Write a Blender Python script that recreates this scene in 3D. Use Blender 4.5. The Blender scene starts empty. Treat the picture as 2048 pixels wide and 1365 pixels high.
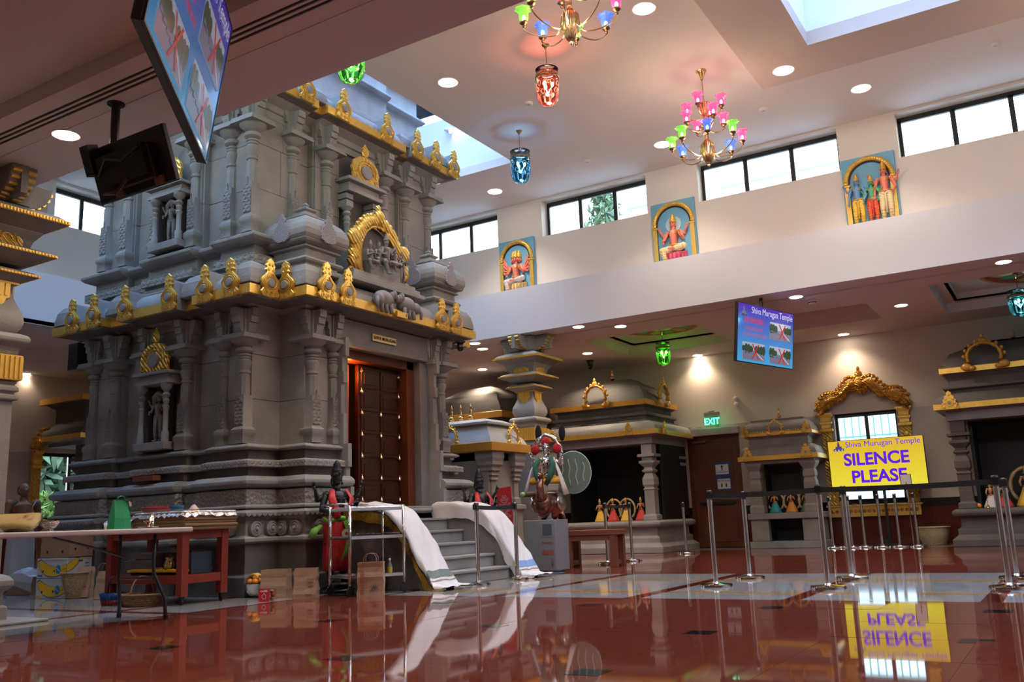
import bpy, bmesh, math, random
from mathutils import Vector, Matrix
random.seed(7)
PI=math.pi
S=bpy.context.scene
COL=S.collection
# ---------------------------------------------------------------- camera
CF=1810.0; CAM=Vector((0,0,.74))
yw,pt,rl=[math.radians(a) for a in (31.2,11.26,-2.2)]
fwd=Vector((-math.sin(yw)*math.cos(pt),math.cos(yw)*math.cos(pt),math.sin(pt)))
sd=Vector((math.cos(yw),math.sin(yw),0)); up=sd.cross(fwd)
rx=math.cos(rl)*sd+math.sin(rl)*up; ry=-math.sin(rl)*sd+math.cos(rl)*up
cd=bpy.data.cameras.new('camera'); cam=bpy.data.objects.new('camera',cd); COL.objects.link(cam)
cam.matrix_world=Matrix(((rx.x,ry.x,-fwd.x,CAM.x),(rx.y,ry.y,-fwd.y,CAM.y),(rx.z,ry.z,-fwd.z,CAM.z),(0,0,0,1)))
cd.sensor_width=36; cd.lens=CF/2048*36; cd.clip_start=.05; cd.clip_end=300
S.camera=cam
def P(x,y,**k):
    """world point seen at a pixel of the 2048x1365 frame on the plane X=, Y= or Z="""
    d=rx*((x-1024)/CF)-ry*((y-682.5)/CF)+fwd
    (a,v),=k.items(); i='XYZ'.index(a); t=(v-CAM[i])/d[i]
    return CAM+d*t
# ---------------------------------------------------------------- colour management, world
S.view_settings.view_transform='Standard'; S.view_settings.look='None'
S.view_settings.gamma=1; S.view_settings.use_curve_mapping=False
S.view_settings.exposure=1.2
try:
    S.cycles.max_bounces=9; S.cycles.diffuse_bounces=4; S.cycles.glossy_bounces=5; S.cycles.transmission_bounces=6
    S.cycles.transparent_max_bounces=12; S.cycles.sample_clamp_indirect=6; S.cycles.caustics_reflective=False; S.cycles.caustics_refractive=False
    S.cycles.use_denoising=True
except Exception: pass
W=bpy.data.worlds.new('overcast_sky'); S.world=W; W.use_nodes=True
nt=W.node_tree; nt.nodes.clear()
o=nt.nodes.new('ShaderNodeOutputWorld'); bg=nt.nodes.new('ShaderNodeBackground')
tc=nt.nodes.new('ShaderNodeTexCoord'); sp=nt.nodes.new('ShaderNodeSeparateXYZ'); cr=nt.nodes.new('ShaderNodeValToRGB')
nt.links.new(tc.outputs['Generated'],sp.inputs[0]); nt.links.new(sp.outputs['Z'],cr.inputs[0])
cr.color_ramp.elements[0].position=0.0; cr.color_ramp.elements[0].color=(.95,.98,1,1)
cr.color_ramp.elements[1].position=.95; cr.color_ramp.elements[1].color=(.24,.50,1,1)
e=cr.color_ramp.elements.new(.45); e.color=(.78,.9,1,1)
nt.links.new(cr.outputs[0],bg.inputs[0]); bg.inputs[1].default_value=5.2
nt.links.new(bg.outputs[0],o.inputs[0])
SPOT=95.0     # watts of one recessed lamp
# ---------------------------------------------------------------- materials
MATS={}
def mat(name,col,rough=.6,metal=0,noise=0,nscale=6,bump=0,bscale=40,emit=None,estr=1,coat=0,pattern=None,pscale=10,pbump=.5,spec=.5,alpha=1,detail=4,obj=False,trans=0):
    if name in MATS: return MATS[name]
    m=bpy.data.materials.new(name); m.use_nodes=True; n=m.node_tree.nodes; l=m.node_tree.links
    b=n['Principled BSDF']; b.inputs['Base Color'].default_value=(*col,1); b.inputs['Roughness'].default_value=rough
    b.inputs['Metallic'].default_value=metal; b.inputs['Specular IOR Level'].default_value=spec
    if coat: b.inputs['Coat Weight'].default_value=coat; b.inputs['Coat Roughness'].default_value=.04
    if trans: b.inputs['Transmission Weight'].default_value=trans
    if alpha<1: b.inputs['Alpha'].default_value=alpha
    if emit: b.inputs['Emission Color'].default_value=(*emit,1); b.inputs['Emission Strength'].default_value=estr
    geo=n.new('ShaderNodeTexCoord').outputs['Object']
    if obj: pass
    h=None
    if noise:
        t=n.new('ShaderNodeTexNoise'); t.inputs['Scale'].default_value=nscale; t.inputs['Detail'].default_value=detail; l.new(geo,t.inputs['Vector'])
        r=n.new('ShaderNodeMapRange'); r.inputs['From Min'].default_value=.3; r.inputs['From Max'].default_value=.7
        r.inputs['To Min'].default_value=1-noise; r.inputs['To Max'].default_value=1+noise*.6; l.new(t.outputs['Fac'],r.inputs['Value'])
        mx=n.new('ShaderNodeVectorMath'); mx.operation='SCALE'; mx.inputs[0].default_value=col; l.new(r.outputs[0],mx.inputs['Scale']); l.new(mx.outputs[0],b.inputs['Base Color'])
    if bump:
        t2=n.new('ShaderNodeTexNoise'); t2.inputs['Scale'].default_value=bscale; t2.inputs['Detail'].default_value=5; l.new(geo,t2.inputs['Vector'])
        bp=n.new('ShaderNodeBump'); bp.inputs['Strength'].default_value=bump; bp.inputs['Distance'].default_value=.02; l.new(t2.outputs['Fac'],bp.inputs['Height']); h=bp
    if pattern:
        if pattern=='voronoi':
            t3=n.new('ShaderNodeTexVoronoi'); t3.inputs['Scale'].default_value=pscale; l.new(geo,t3.inputs['Vector']); out=t3.outputs['Distance']
        elif pattern=='wave':
            t3=n.new('ShaderNodeTexWave'); t3.inputs['Scale'].default_value=pscale; t3.bands_direction='DIAGONAL'; t3.inputs['Distortion'].default_value=3; l.new(geo,t3.inputs['Vector']); out=t3.outputs['Fac']
        elif pattern=='rings':
            t3=n.new('ShaderNodeTexWave'); t3.inputs['Scale'].default_value=pscale; t3.bands_direction='Z'; t3.inputs['Distortion'].default_value=1.5; l.new(geo,t3.inputs['Vector']); out=t3.outputs['Fac']
        else:
            t3=n.new('ShaderNodeTexMagic'); t3.inputs['Scale'].default_value=pscale; t3.turbulence_depth=3; l.new(geo,t3.inputs['Vector']); out=t3.outputs['Fac']
        bp2=n.new('ShaderNodeBump'); bp2.inputs['Strength'].default_value=pbump; bp2.inputs['Distance'].default_value=.03; l.new(out,bp2.inputs['Height'])
        if h: l.new(h.outputs[0],bp2.inputs['Normal'])
        h=bp2
    if h: l.new(h.outputs[0],b.inputs['Normal'])
    MATS[name]=m; return m
def emat(name,col,s,facing=None):
    """a lit surface"""
    if name in MATS: return MATS[name]
    m=bpy.data.materials.new(name); m.use_nodes=True; n=m.node_tree.nodes; l=m.node_tree.links
    b=n['Principled BSDF']; b.inputs['Base Color'].default_value=(*[c*.2 for c in col],1); b.inputs['Roughness'].default_value=.25
    b.inputs['Emission Color'].default_value=(*col,1); b.inputs['Emission Strength'].default_value=s
    MATS[name]=m; return m
def glassmat(name,col,refl=.12,rough=.02,tr=1.0):
    """thin tinted pane: transparent with a mirror film"""
    if name in MATS: return MATS[name]
    m=bpy.data.materials.new(name); m.use_nodes=True; n=m.node_tree.nodes; l=m.node_tree.links; n.clear()
    o=n.new('ShaderNodeOutputMaterial'); t=n.new('ShaderNodeBsdfTransparent'); g=n.new('ShaderNodeBsdfGlossy'); mx=n.new('ShaderNodeMixShader')
    lw=n.new('ShaderNodeLayerWeight'); lw.inputs[0].default_value=refl
    t.inputs[0].default_value=(*col,1); g.inputs['Roughness'].default_value=rough
    l.new(lw.outputs['Fresnel'],mx.inputs[0]); l.new(t.outputs[0],mx.inputs[1]); l.new(g.outputs[0],mx.inputs[2]); l.new(mx.outputs[0],o.inputs[0])
    MATS[name]=m; return m
# ---------------------------------------------------------------- mesh builder
class MB:
    def __init__(s,off=(0,0,0)): s.v=[]; s.f=[]; s.off=Vector(off)
    def add(s,vs,fs):
        b=len(s.v); s.v+= [Vector(v) for v in vs]; s.f+=[[b+i for i in f] for f in fs]; return s
    def box(s,x0,y0,z0,x1,y1,z1):
        return s.add([(x0,y0,z0),(x1,y0,z0),(x1,y1,z0),(x0,y1,z0),(x0,y0,z1),(x1,y0,z1),(x1,y1,z1),(x0,y1,z1)],
            [(0,3,2,1),(4,5,6,7),(0,1,5,4),(1,2,6,5),(2,3,7,6),(3,0,4,7)])
    def cbox(s,c,d,rz=0,ry=0,rx=0):
        M=Matrix.Translation(c)@Matrix.Rotation(rz,4,'Z')@Matrix.Rotation(ry,4,'Y')@Matrix.Rotation(rx,4,'X')
        x,y,z=[q/2 for q in d]
        return s.add([M@Vector(p) for p in ((-x,-y,-z),(x,-y,-z),(x,y,-z),(-x,y,-z),(-x,-y,z),(x,-y,z),(x,y,z),(-x,y,z))],
            [(0,3,2,1),(4,5,6,7),(0,1,5,4),(1,2,6,5),(2,3,7,6),(3,0,4,7)])
    def rings(s,R,closed=True,caps=True,loop=False):
        b=len(s.v); n=len(R[0])
        for r in R: s.v+=[Vector(p) for p in r]
        m=len(R); 
        for i in range(m if loop else m-1):
            a=b+i*n; c=b+((i+1)%m)*n
            for j in range(n if closed else n-1):
                k=(j+1)%n; s.f.append([a+j,a+k,c+k,c+j])
        if caps and closed and not loop:
            s.f.append([b+j for j in range(n)][::-1]); s.f.append([b+(m-1)*n+j for j in range(n)])
        return s
    def lathe(s,prof,n=16,o=(0,0,0),caps=True,sx=1,sy=1,M=None,rot=0):
        R=[]
        for r,z in prof:
            ring=[Vector((max(r,1e-4)*sx*math.cos(2*PI*j/n+rot),max(r,1e-4)*sy*math.sin(2*PI*j/n+rot),z)) for j in range(n)]
            if M: ring=[M@p for p in ring]
            R.append([p+Vector(o) for p in ring])
        return s.rings(R,caps=caps)
    def tube(s,pts,r,n=8,caps=True,loop=False,flat=1):
        pts=[Vector(p) for p in pts]; m=len(pts); rr=r if isinstance(r,(list,tuple)) else [r]*m
        R=[]; prev=None
        for i,p in enumerate(pts):
            if loop: t=(pts[(i+1)%m]-pts[i-1])
            else: t=pts[min(i+1,m-1)]-pts[max(i-1,0)]
            if t.length<1e-9: t=Vector((0,0,1))
            t.normalize()
            if prev is None:
                a=Vector((0,0,1)) if abs(t.z)<.9 else Vector((1,0,0)); u=t.cross(a).normalized()
            else:
                u=prev-t*prev.dot(t)
                u=u.normalized() if u.length>1e-6 else t.orthogonal().normalized()
            prev=u; w=t.cross(u)
            R.append([p+(u*math.cos(2*PI*j/n)+w*flat*math.sin(2*PI*j/n))*rr[i] for j in range(n)])
        return s.rings(R,caps=caps,loop=loop)
    def ell(s,c,r,n=12,m=8,M=None):
        if not isinstance(r,(list,tuple)): r=(r,r,r)
        R=[]
        for i in range(m+1):
            a=PI*i/m; q=max(math.sin(a),.02)
            ring=[Vector((r[0]*q*math.cos(2*PI*j/n),r[1]*q*math.sin(2*PI*j/n),-r[2]*math.cos(a))) for j in range(n)]
            if M: ring=[M@p for p in ring]
            R.append([p+Vector(c) for p in ring])
        return s.rings(R)
    def caps_(s,a,b,ra,rb,n=10):
        a=Vector(a);b=Vector(b); d=(b-a); L=d.length or 1e-6; d=d/L
        pts=[];rr=[]
        for q in (-.95,-.7,-.3,0): pts.append(a+d*ra*q); rr.append(ra*math.sqrt(max(1-q*q,.02)))
        for q in (0,.3,.7,.95): pts.append(b+d*rb*q); rr.append(rb*math.sqrt(max(1-q*q,.02)))
        return s.tube(pts,rr,n)
    def prism(s,poly,d0,d1,fr=None,bev=0):
        """poly (u,v) extruded along w from d0 to d1; fr(u,v,w)->xyz"""
        fr=fr or (lambda u,v,w:(u,w,v))
        n=len(poly); 
        if bev:
            cx=sum(p[0] for p in poly)/n; cy=sum(p[1] for p in poly)/n
            out=[]
            for i,p in enumerate(poly):
                a=poly[i-1]; b=poly[(i+1)%n]; tx,ty=b[0]-a[0],b[1]-a[1]; L=math.hypot(tx,ty) or 1
                out.append((p[0]-ty/L*bev,p[1]+tx/L*bev))
            R=[[fr(u,v,d0) for u,v in poly],[fr(u,v,d1-(bev if d1>d0 else -bev)) for u,v in poly],[fr(u,v,d1) for u,v in out]]
        else: R=[[fr(u,v,d0) for u,v in poly],[fr(u,v,d1) for u,v in poly]]
        return s.rings(R)
    def sweep(s,inner,outer,prof,dref,cap_t=True,cap_b=True):
        R=[]
        for d,z in prof:
            t=d/dref; R.append([(a[0]+(b[0]-a[0])*t,a[1]+(b[1]-a[1])*t,z) for a,b in zip(inner,outer)])
        b=len(s.v); n=len(inner); s.rings(R,caps=False)
        if cap_t: s.f.append([b+(len(R)-1)*n+j for j in range(n)])
        if cap_b: s.f.append([b+j for j in range(n)][::-1])
        return s
    def xf(s,M,i0=0):
        for i in range(i0,len(s.v)): s.v[i]=M@s.v[i]
        return s
    def mesh(s,name,smooth=False):
        me=bpy.data.meshes.new(name); me.from_pydata([tuple(v-s.off) for v in s.v],[],s.f)
        bm=bmesh.new(); bm.from_mesh(me); bmesh.ops.recalc_face_normals(bm,faces=bm.faces)
        bm.to_mesh(me); bm.free()
        if smooth:
            for p in me.polygons: p.use_smooth=True
        return me
    def build(s,name,m,parent=None,smooth=False,loc=None,rz=0,bevel=0,angle=None,kind=None,label=None,remesh=0):
        me=s.mesh(name,smooth or angle is not None); me.materials.append(m)
        o=bpy.data.objects.new(name,me); COL.objects.link(o)
        if parent is not None: o.parent=parent
        if loc is not None: o.location=loc
        if rz: o.rotation_euler.z=rz
        if remesh:
            q=o.modifiers.new('r','REMESH'); q.mode='VOXEL'; q.voxel_size=remesh; q.use_smooth_shade=True
            q=o.modifiers.new('s','SMOOTH'); q.factor=.5; q.iterations=3
            bake(o)
        if bevel:
            q=o.modifiers.new('b','BEVEL'); q.width=bevel; q.segments=2; q.limit_method='ANGLE'; q.angle_limit=.7
        if angle is not None:
            try: me.set_sharp_from_angle(angle=angle)
            except Exception: pass
        if kind: o['kind']=kind
        if label: o['label']=label
        return o
def bake(o):
    dg=bpy.context.evaluated_depsgraph_get(); dg.update()
    me=bpy.data.meshes.new_from_object(o.evaluated_get(dg)); o.modifiers.clear(); o.data=me
    for p in me.polygons: p.use_smooth=True
def thing(name,label,cat,loc=(0,0,0),rz=0,group=None,scale=None):
    o=bpy.data.objects.new(name,None); COL.objects.link(o); o.empty_display_size=.1
    o.location=loc; o.rotation_euler.z=rz; o['label']=label; o['category']=cat
    if scale: o.scale=(scale,)*3 if not isinstance(scale,(tuple,list)) else scale
    if group: o['group']=group
    return o
def tag(o,label,cat,group=None):
    o['label']=label; o['category']=cat
    if group: o['group']=group
    return o
def struct(o): o['kind']='structure'; return o
def dup(root,loc,rz=None,label=None,group=None,scale=None):
    def cp(x,par):
        c=x.copy(); COL.objects.link(c)
        if par is not None: c.parent=par
        for ch in KIDS(x): cp(ch,c)
        return c
    r=cp(root,None); r.location=loc
    if rz is not None: r.rotation_euler.z=rz
    if label: r['label']=label
    if group: r['group']=group
    if scale: r.scale=(scale,)*3
    return r
def KIDS(x): return [c for c in x.children]
def copyto(o,parent,loc,rz=0,scale=None):
    """copy of a part (with its sub-parts) for repeats within one thing"""
    c=o.copy(); COL.objects.link(c); c.parent=parent; c.location=loc; c.rotation_euler.z=rz
    if scale: c.scale=scale if isinstance(scale,(tuple,list)) else (scale,)*3
    for ch in o.children:
        d=ch.copy(); COL.objects.link(d); d.parent=c
    return c
def text(name,s,size,m,parent=None,loc=(0,0,0),rot=(PI/2,0,0),ext=.002,sx=1,align='CENTER',bold=0,label=None):
    c=bpy.data.curves.new(name,'FONT'); c.body=s; c.size=size; c.extrude=ext; c.align_x=align; c.align_y='CENTER'; c.offset=bold
    o=bpy.data.objects.new(name,c); COL.objects.link(o)
    dg=bpy.context.evaluated_depsgraph_get(); me=bpy.data.meshes.new_from_object(o.evaluated_get(dg))
    bpy.data.objects.remove(o); me.materials.clear(); me.materials.append(m)
    o=bpy.data.objects.new(name,me); COL.objects.link(o)
    if parent is not None: o.parent=parent
    o.location=loc; o.rotation_euler=rot; o.scale=(sx,1,1)
    if label: o['label']=label
    return o
# ---- palette
white_paint=mat('white_paint',(.74,.70,.68),.75)
beige_paint=mat('beige_paint',(.66,.58,.50),.8)
ceil_paint=mat('ceiling_paint',(.72,.66,.63),.8)
fascia_paint=mat('cool_white_paint',(.70,.69,.74),.75)
warm_paint=mat('warm_white_paint',(.74,.68,.62),.75)
soffit_brown=mat('soffit_brown',(.56,.47,.43),.8)  # darker and browner than the ceiling colour
beige_tile=mat('beige_wall_tile',(.50,.44,.39),.45,noise=.08,nscale=2)
red_wain=mat('red_granite_wainscot',(.10,.018,.012),.15,noise=.2,nscale=30)
black_trim=mat('black_granite_trim',(.015,.015,.018),.2)
stone=mat('grey_granite',(.285,.283,.278),.72,noise=.22,nscale=2.5,bump=.35,bscale=60)
stone2=mat('grey_granite_block',(.30,.292,.278),.72,noise=.25,nscale=1.6,bump=.3,bscale=50)
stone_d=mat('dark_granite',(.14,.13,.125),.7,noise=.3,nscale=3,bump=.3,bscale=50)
carved=mat('carved_granite',(.30,.297,.29),.72,noise=.2,nscale=3,pattern='magic',pscale=9,pbump=.9)
carvedv=mat('carved_granite_diamond',(.30,.297,.29),.72,noise=.2,nscale=3,pattern='voronoi',pscale=22,pbump=.8)
gold=mat('gold_paint',(.80,.50,.10),.32,metal=.55,noise=.12,nscale=20)
gold_c=mat('gold_paint_carved',(.80,.50,.10),.32,metal=.55,pattern='wave',pscale=9,pbump=.6)
gold_o=mat('gold_ochre_paint',(.55,.27,.04),.4,metal=.3,noise=.1,nscale=8)
brass=mat('brass',(.70,.47,.17),.22,metal=1)
copper=mat('copper',(.75,.36,.18),.2,metal=1)
chrome=mat('brushed_steel',(.78,.76,.74),.10,metal=1)
silver=mat('silver_repousse',(.7,.68,.66),.18,metal=1,pattern='voronoi',pscale=45,pbump=.18)
black_pl=mat('black_plastic',(.012,.012,.013),.35)
black_al=mat('black_aluminium',(.015,.016,.018),.4)
wood_door=mat('red_brown_wood',(.12,.026,.008),.35,noise=.3,nscale=4,pattern='rings',pscale=1.2,pbump=.05)
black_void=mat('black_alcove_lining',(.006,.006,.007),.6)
# ================================================================ the room
XW,XE,YS,YN=-19.0,7.0,-3.0,19.6
ZA,ZC,ZF=4.27,7.1,5.17            # aisle ceiling, nave ceiling, top of the fascia
YF0,YF1=4.95,14.65                # the two long fascias
YC0,YC1=4.4,15.2                  # clerestory wall faces
XF,XC=-14.4,-14.95                # west fascia and clerestory
def portal(loc,rot,sx,sy):
    l=bpy.data.lights.new('window_portal','AREA'); l.shape='RECTANGLE'; l.size=sx; l.size_y=sy; l.cycles.is_portal=True
    o=bpy.data.objects.new('window_portal',l); COL.objects.link(o); o.location=loc; o.rotation_euler=rot; return o
# floor ----------------------------------------------------------
red_t=mat('red_floor_stone',(.18,.040,.024),.035,noise=.16,nscale=5,spec=.7)
white_t=mat('grey_white_floor_stone',(.33,.315,.295),.06,noise=.2,nscale=5,spec=.4)
black_t=mat('black_floor_stone',(.012,.014,.016),.05,spec=.8)
or_t=mat('ochre_floor_stone',(.60,.28,.04),.05,noise=.1,nscale=9,spec=.5)
mred_t=mat('maroon_floor_stone',(.13,.014,.010),.05,noise=.15,nscale=9,spec=.8)
fl=struct(MB().box(XW-.3,YS-.3,-.2,XE+.3,YN+.3,-.006).build('floor',mat('floor_joint_mortar',(.06,.03,.025),.5)))
fl2=[]
def tilep(x0,y0,x1,y1,m,g=.0012,tilt=.0010,name='floor_tile',up=0):
    mb=MB(); cx,cy=(x0+x1)/2,(y0+y1)/2; w,h=(x1-x0)/2-g,(y1-y0)/2-g
    a=random.uniform(-tilt,tilt)*1.6; b=random.uniform(-tilt,tilt)*1.6; z=up
    c=lambda u,v: z+a*u+b*v
    mb.add([(-w,-h,-.006),(w,-h,-.006),(w,h,-.006),(-w,h,-.006),(-w,-h,c(-w,-h)),(w,-h,c(w,-h)),(w,h,c(w,h)),(-w,h,c(-w,h))],
        [(0,3,2,1),(4,5,6,7),(0,1,5,4),(1,2,6,5),(2,3,7,6),(3,0,4,7)])
    return mb.build(name,m,fl,loc=(cx,cy,0))
gx=[-7.35,-6.89,-6.10,-5.31,-4.52,-3.73,-2.94,-2.15,-1.36,-.57,.22,1.01,1.8]
gy=[1.78,2.57,3.36,4.15,4.94,5.73,6.52,7.31,7.95]
for i in range(len(gx)-1):
    for j in range(len(gy)-1): tilep(gx[i],gy[j],gx[i+1],gy[j+1],red_t)
for i,x in enumerate((-5.31,-3.73,-2.15,-.57,1.01)):
    for j,y in enumerate((2.57,4.15,5.73,7.31)):
        if (i+j)%1==0: tilep(x-.09,y-.09,x+.09,y+.09,black_t,name='black_inlay',tilt=0,up=.0009)
# white panels beyond the red field, split by maroon and ochre strips
sx_=[-7.35,-6.6,-5.15,-3.63,-2.17,-.66,.85]
YY=[7.95,8.56,8.70,10.08,10.22,11.25]
for i in range(len(sx_)-1):
    x0=sx_[i]+(.075 if i else 0); x1=sx_[i+1]-.075
    for j in range(5):
        o_=j in (1,3)
        tilep(x0,YY[j],x1,YY[j+1],or_t if o_ else white_t,name='ochre_strip' if o_ else 'floor_tile')
for i in range(2,len(sx_)-1): tilep(sx_[i]-.075,7.95,sx_[i]+.075,11.25,mred_t,name='maroon_strip')
# white panels beside the big shrine on the near side
tilep(-7.36,1.78,-7.30,7.4,mred_t,name='maroon_strip',up=.0006)
for (x0,x1) in ((-8.32,-7.36),(-10.4,-8.46)):
    for (y0,y1) in ((1.78,3.2),(3.2,4.5),(4.5,5.83),(5.97,7.2),(7.2,8.6)): tilep(x0,y0,x1,y1,white_t)
for (y0,y1) in ((1.78,4.5),(4.5,8.6)): tilep(-8.46,y0,-8.32,y1,mred_t,name='maroon_strip')
tilep(-8.32,5.83,-7.36,5.97,mred_t,name='maroon_strip'); tilep(-10.4,5.83,-8.46,5.97,mred_t,name='maroon_strip')
for j in range(4): tilep(-13.5+.0,1.78+j*1.7,-10.4,3.48+j*1.7,white_t)
# far aisle
x=-18.9
ys=[11.25,12.4,13.5,14.65,16.2,17.6]
while x<2:
    for j in range(len(ys)-1): tilep(x,ys[j],x+1.5,ys[j+1],red_t if x>-8.9 or j>1 else white_t)
    tilep(x,17.6,x+1.5,18.4,red_t); tilep(x,18.4,x+1.5,19.6,white_t); x+=1.5
for (x0,x1) in ((-18.9,-16.2),(-16.2,-13.5)):
    for j in range(6): tilep(x0,1.78+j*1.6,x1,3.38+j*1.6,red_t if j%2 else white_t)
for j in range(7): tilep(1.8,1.78+j*1.35,4.0,3.13+j*1.35,red_t)

# ceilings --------------------------------------------------------
def slab(x0,x1,y0,y1,z0,z1,holes=()):
    xs=sorted({x0,x1,*[h[0] for h in holes],*[h[1] for h in holes]}); ys=sorted({y0,y1,*[h[2] for h in holes],*[h[3] for h in holes]})
    xs=[v for v in xs if x0<=v<=x1]; ys=[v for v in ys if y0<=v<=y1]
    mb=MB()
    for i in range(len(xs)-1):
        for j in range(len(ys)-1):
            cx,cy=(xs[i]+xs[i+1])/2,(ys[j]+ys[j+1])/2
            if any(h[0]<cx<h[1] and h[2]<cy<h[3] for h in holes): continue
            mb.box(xs[i],ys[j],z0,xs[i+1],ys[j+1],z1)
    return mb
def recess(hole,z0,z1,m,step=None):
    x0,x1,y0,y1=hole; t=.06
    mb=MB()
    mb.box(x0-t,y0-t,z0+.07,x0,y1+t,z1).box(x1,y0-t,z0+.07,x1+t,y1+t,z1).box(x0,y0-t,z0+.07,x1,y0,z1).box(x0,y1,z0+.07,x1,y1+t,z1)
    mb.box(x0-t,y0-t,z1,x1+t,y1+t,z1+.03)
    return struct(mb.build('ceiling_recess',m))
slotY=[P(0,y,Z=ZA).y for y in (288,279,270)]
stepY=P(0,238,Z=ZA).y
sl=[(XW,XE,slotY[0]-.012,slotY[0]+.012),(XW,XE,slotY[1]-.012,slotY[1]+.012),(XW,XE,slotY[2]-.012,slotY[2]+.012)]
sl=[(XW,XE,a-.015,a+.015) for a in (slotY[0],(slotY[0]+slotY[2])/2,slotY[2])]
struct(slab(XW,XE,stepY,YF0,ZA,ZA+.07,sl).build('ceiling',ceil_paint))
struct(MB().box(XW,YS,ZA+.14,XE,stepY,ZA+.2).build('ceiling',ceil_paint))
struct(MB().box(XW,stepY,ZA+.07,XE,stepY+.03,ZA+.2).build('trim_1',ceil_paint))
slot_m=mat('diffuser_slot_dark',(.012,.010,.010),.6)
struct(MB().box(XW,min(slotY)-.03,ZA+.010,XE,max(slotY)+.03,ZA+.066).build('trim_2',slot_m))
# north aisle with its coffers
c1=[P(1175,684,Z=ZA),P(1273,714,Z=ZA),P(1454,679,Z=ZA)]
H1=(c1[0].x,c1[2].x,c1[0].y-.1,(c1[1].y+c1[2].y)/2)
c2=[P(1856,572,Z=ZA),P(1868,646,Z=ZA)]
H2=(c2[0].x,c2[0].x+3.2,c2[0].y,c2[0].y+2.6)
c3=[P(1732,607,Z=ZA),P(1762,637,Z=ZA)]
H3=(c3[0].x-1.9,c3[0].x,c3[0].y,c3[1].y)
HN=[H1,H2,H3]
nsl=[P(1484,612,Z=ZA).y]
NS=[(XW,XE,nsl[0]-.045+k*.04,nsl[0]-.025+k*.04) for k in range(3)]
struct(slab(XW,XE,YF1+.001,YN,ZA+.001,ZA+.07,HN+NS).build('ceiling',ceil_paint))
struct(MB().box(XW,nsl[0]-.06,ZA+.012,XE,nsl[0]+.09,ZA+.066).build('trim_3',slot_m))
coffer_g=mat('coffer_paint',(.62,.62,.5),.8)
def coffer(H,z=.30,m=ceil_paint):
    x0,x1,y0,y1=H; s=.22
    # two steps
    mb=MB(); t=.05
    for k,(e,za,zb) in enumerate(((0,.07,.17),(s,.17,z))):
        a,b,c,d=x0+e,x1-e,y0+e,y1-e
        mb.box(a-t,c-t,ZA+za,a,d+t,ZA+zb).box(b,c-t,ZA+za,b+t,d+t,ZA+zb).box(a,c-t,ZA+za,b,c,ZA+zb).box(a,d,ZA+za,b,d+t,ZA+zb)
    e=s
    mb.box(x0,y0,ZA+.17,x0+e,y1,ZA+.2).box(x1-e,y0,ZA+.17,x1,y1,ZA+.2).box(x0+e,y0,ZA+.17,x1-e,y0+e,ZA+.2).box(x0+e,y1-e,ZA+.17,x1-e,y1,ZA+.2)
    mb.box(x0,y0,ZA+z,x1,y1,ZA+z+.03)
    return struct(mb.build('ceiling_recess',m))
coffer(H1); coffer(H2); recess(H3,ZA,ZA+.32,ceil_paint)
# painted lotus roundels in the coffers
def roundel(c,r,label):
    t=thing('ceiling_painting',label,'ceiling painting',(c[0],c[1],ZA+.30))
    mr=mat('roundel_red',(.45,.07,.04),.6); mg=mat('roundel_green',(.10,.32,.16),.6); mo=mat('roundel_ochre',(.62,.36,.14),.6); mc=mat('roundel_cream',(.7,.55,.35),.6)
    MB().lathe([(r,-.012),(r,-.001)],40).build('rim',mo,t)
    MB().lathe([(r*.93,-.016),(r*.93,-.008)],40).build('ground',mr,t)
    pm=MB()
    L=[(0,0),(.16,.10),(.30,.13),(.42,.0),(.30,-.13),(.16,-.10)]
    pet=None
    for k in range(12):
        a=2*PI*k/12
        mb=MB(); mb.prism([(r*(.42+u)*1.0,v*r) for u,v in L],-.022,-.012,lambda u,v,w:(u,v,w))
        o=mb.build('petal',mg if k%2 else mo,t) if pet is None or k<2 else None
        if k==0: p0=o
        if k==1: p1=o
        if k<2: o.rotation_euler.z=a
        else: copyto(p1 if k%2 else p0,t,(0,0,0),a)
        pet=1
    MB().lathe([(r*.36,-.024),(r*.36,-.015)],24).build('inner_disc',mc,t)
    MB().lathe([(r*.24,-.028),(r*.24,-.02)],24).build('inner_lotus',mr,t)
    return t
cc1=((H1[0]+H1[1])/2,(H1[2]+H1[3])/2); roundel(cc1,min(H1[1]-H1[0],H1[3]-H1[2])/2-.24,'painted red, green and ochre lotus roundel above the green glass lantern')
cc2=((H2[0]+H2[1])/2+.1,(H2[2]+H2[3])/2); roundel(cc2,1.02,'painted lotus roundel in the stepped recess above the teal lantern, far right')
# west aisle
struct(slab(XW,XF,YF0,YF1,ZA,ZA+.07,[(-17.6,-15.6,9.5,12.6)]).build('ceiling',ceil_paint)); recess((-17.6,-15.6,9.5,12.6),ZA,ZA+.3,ceil_paint)
# nave ceiling
SH=(-13.2,-7.85,6.3,13.25)     # opening round the shrine tower
tx,ty=-3.17,12.7
TH=(-2.28,4.2,7.8,11.77)
struct(slab(XC-.4,XE,YC0-.4,YC1+.4,ZC,ZC+.15,[SH,(tx+.3,5.6,7.2,12.4)]).build('ceiling',ceil_paint))
struct(slab(tx,6.2,6.9,ty,6.9,ZC-.002,[TH]).build('ceiling',soffit_brown))
shaft_p=mat('shaft_paint',(.80,.82,.84),.7)
def shaft(H,z0,z1,name='skylight_shaft',bot=0):
    x0,x1,y0,y1=H; t=.12
    mb=MB().box(x0-t,y0-t,z0,x0,y1+t,z1).box(x1,y0-t,z0,x1+t,y1+t,z1).box(x0,y0-t,z0,x1,y0,z1).box(x0,y1,z0,x1,y1+t,z1)
    return struct(mb.build(name,shaft_p))
shaft(SH,ZC+.15,8.35); shaft(TH,6.9+.2,8.2)
sky_glass=glassmat('skylight_glass',(.93,.97,1.0),.2)
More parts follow.
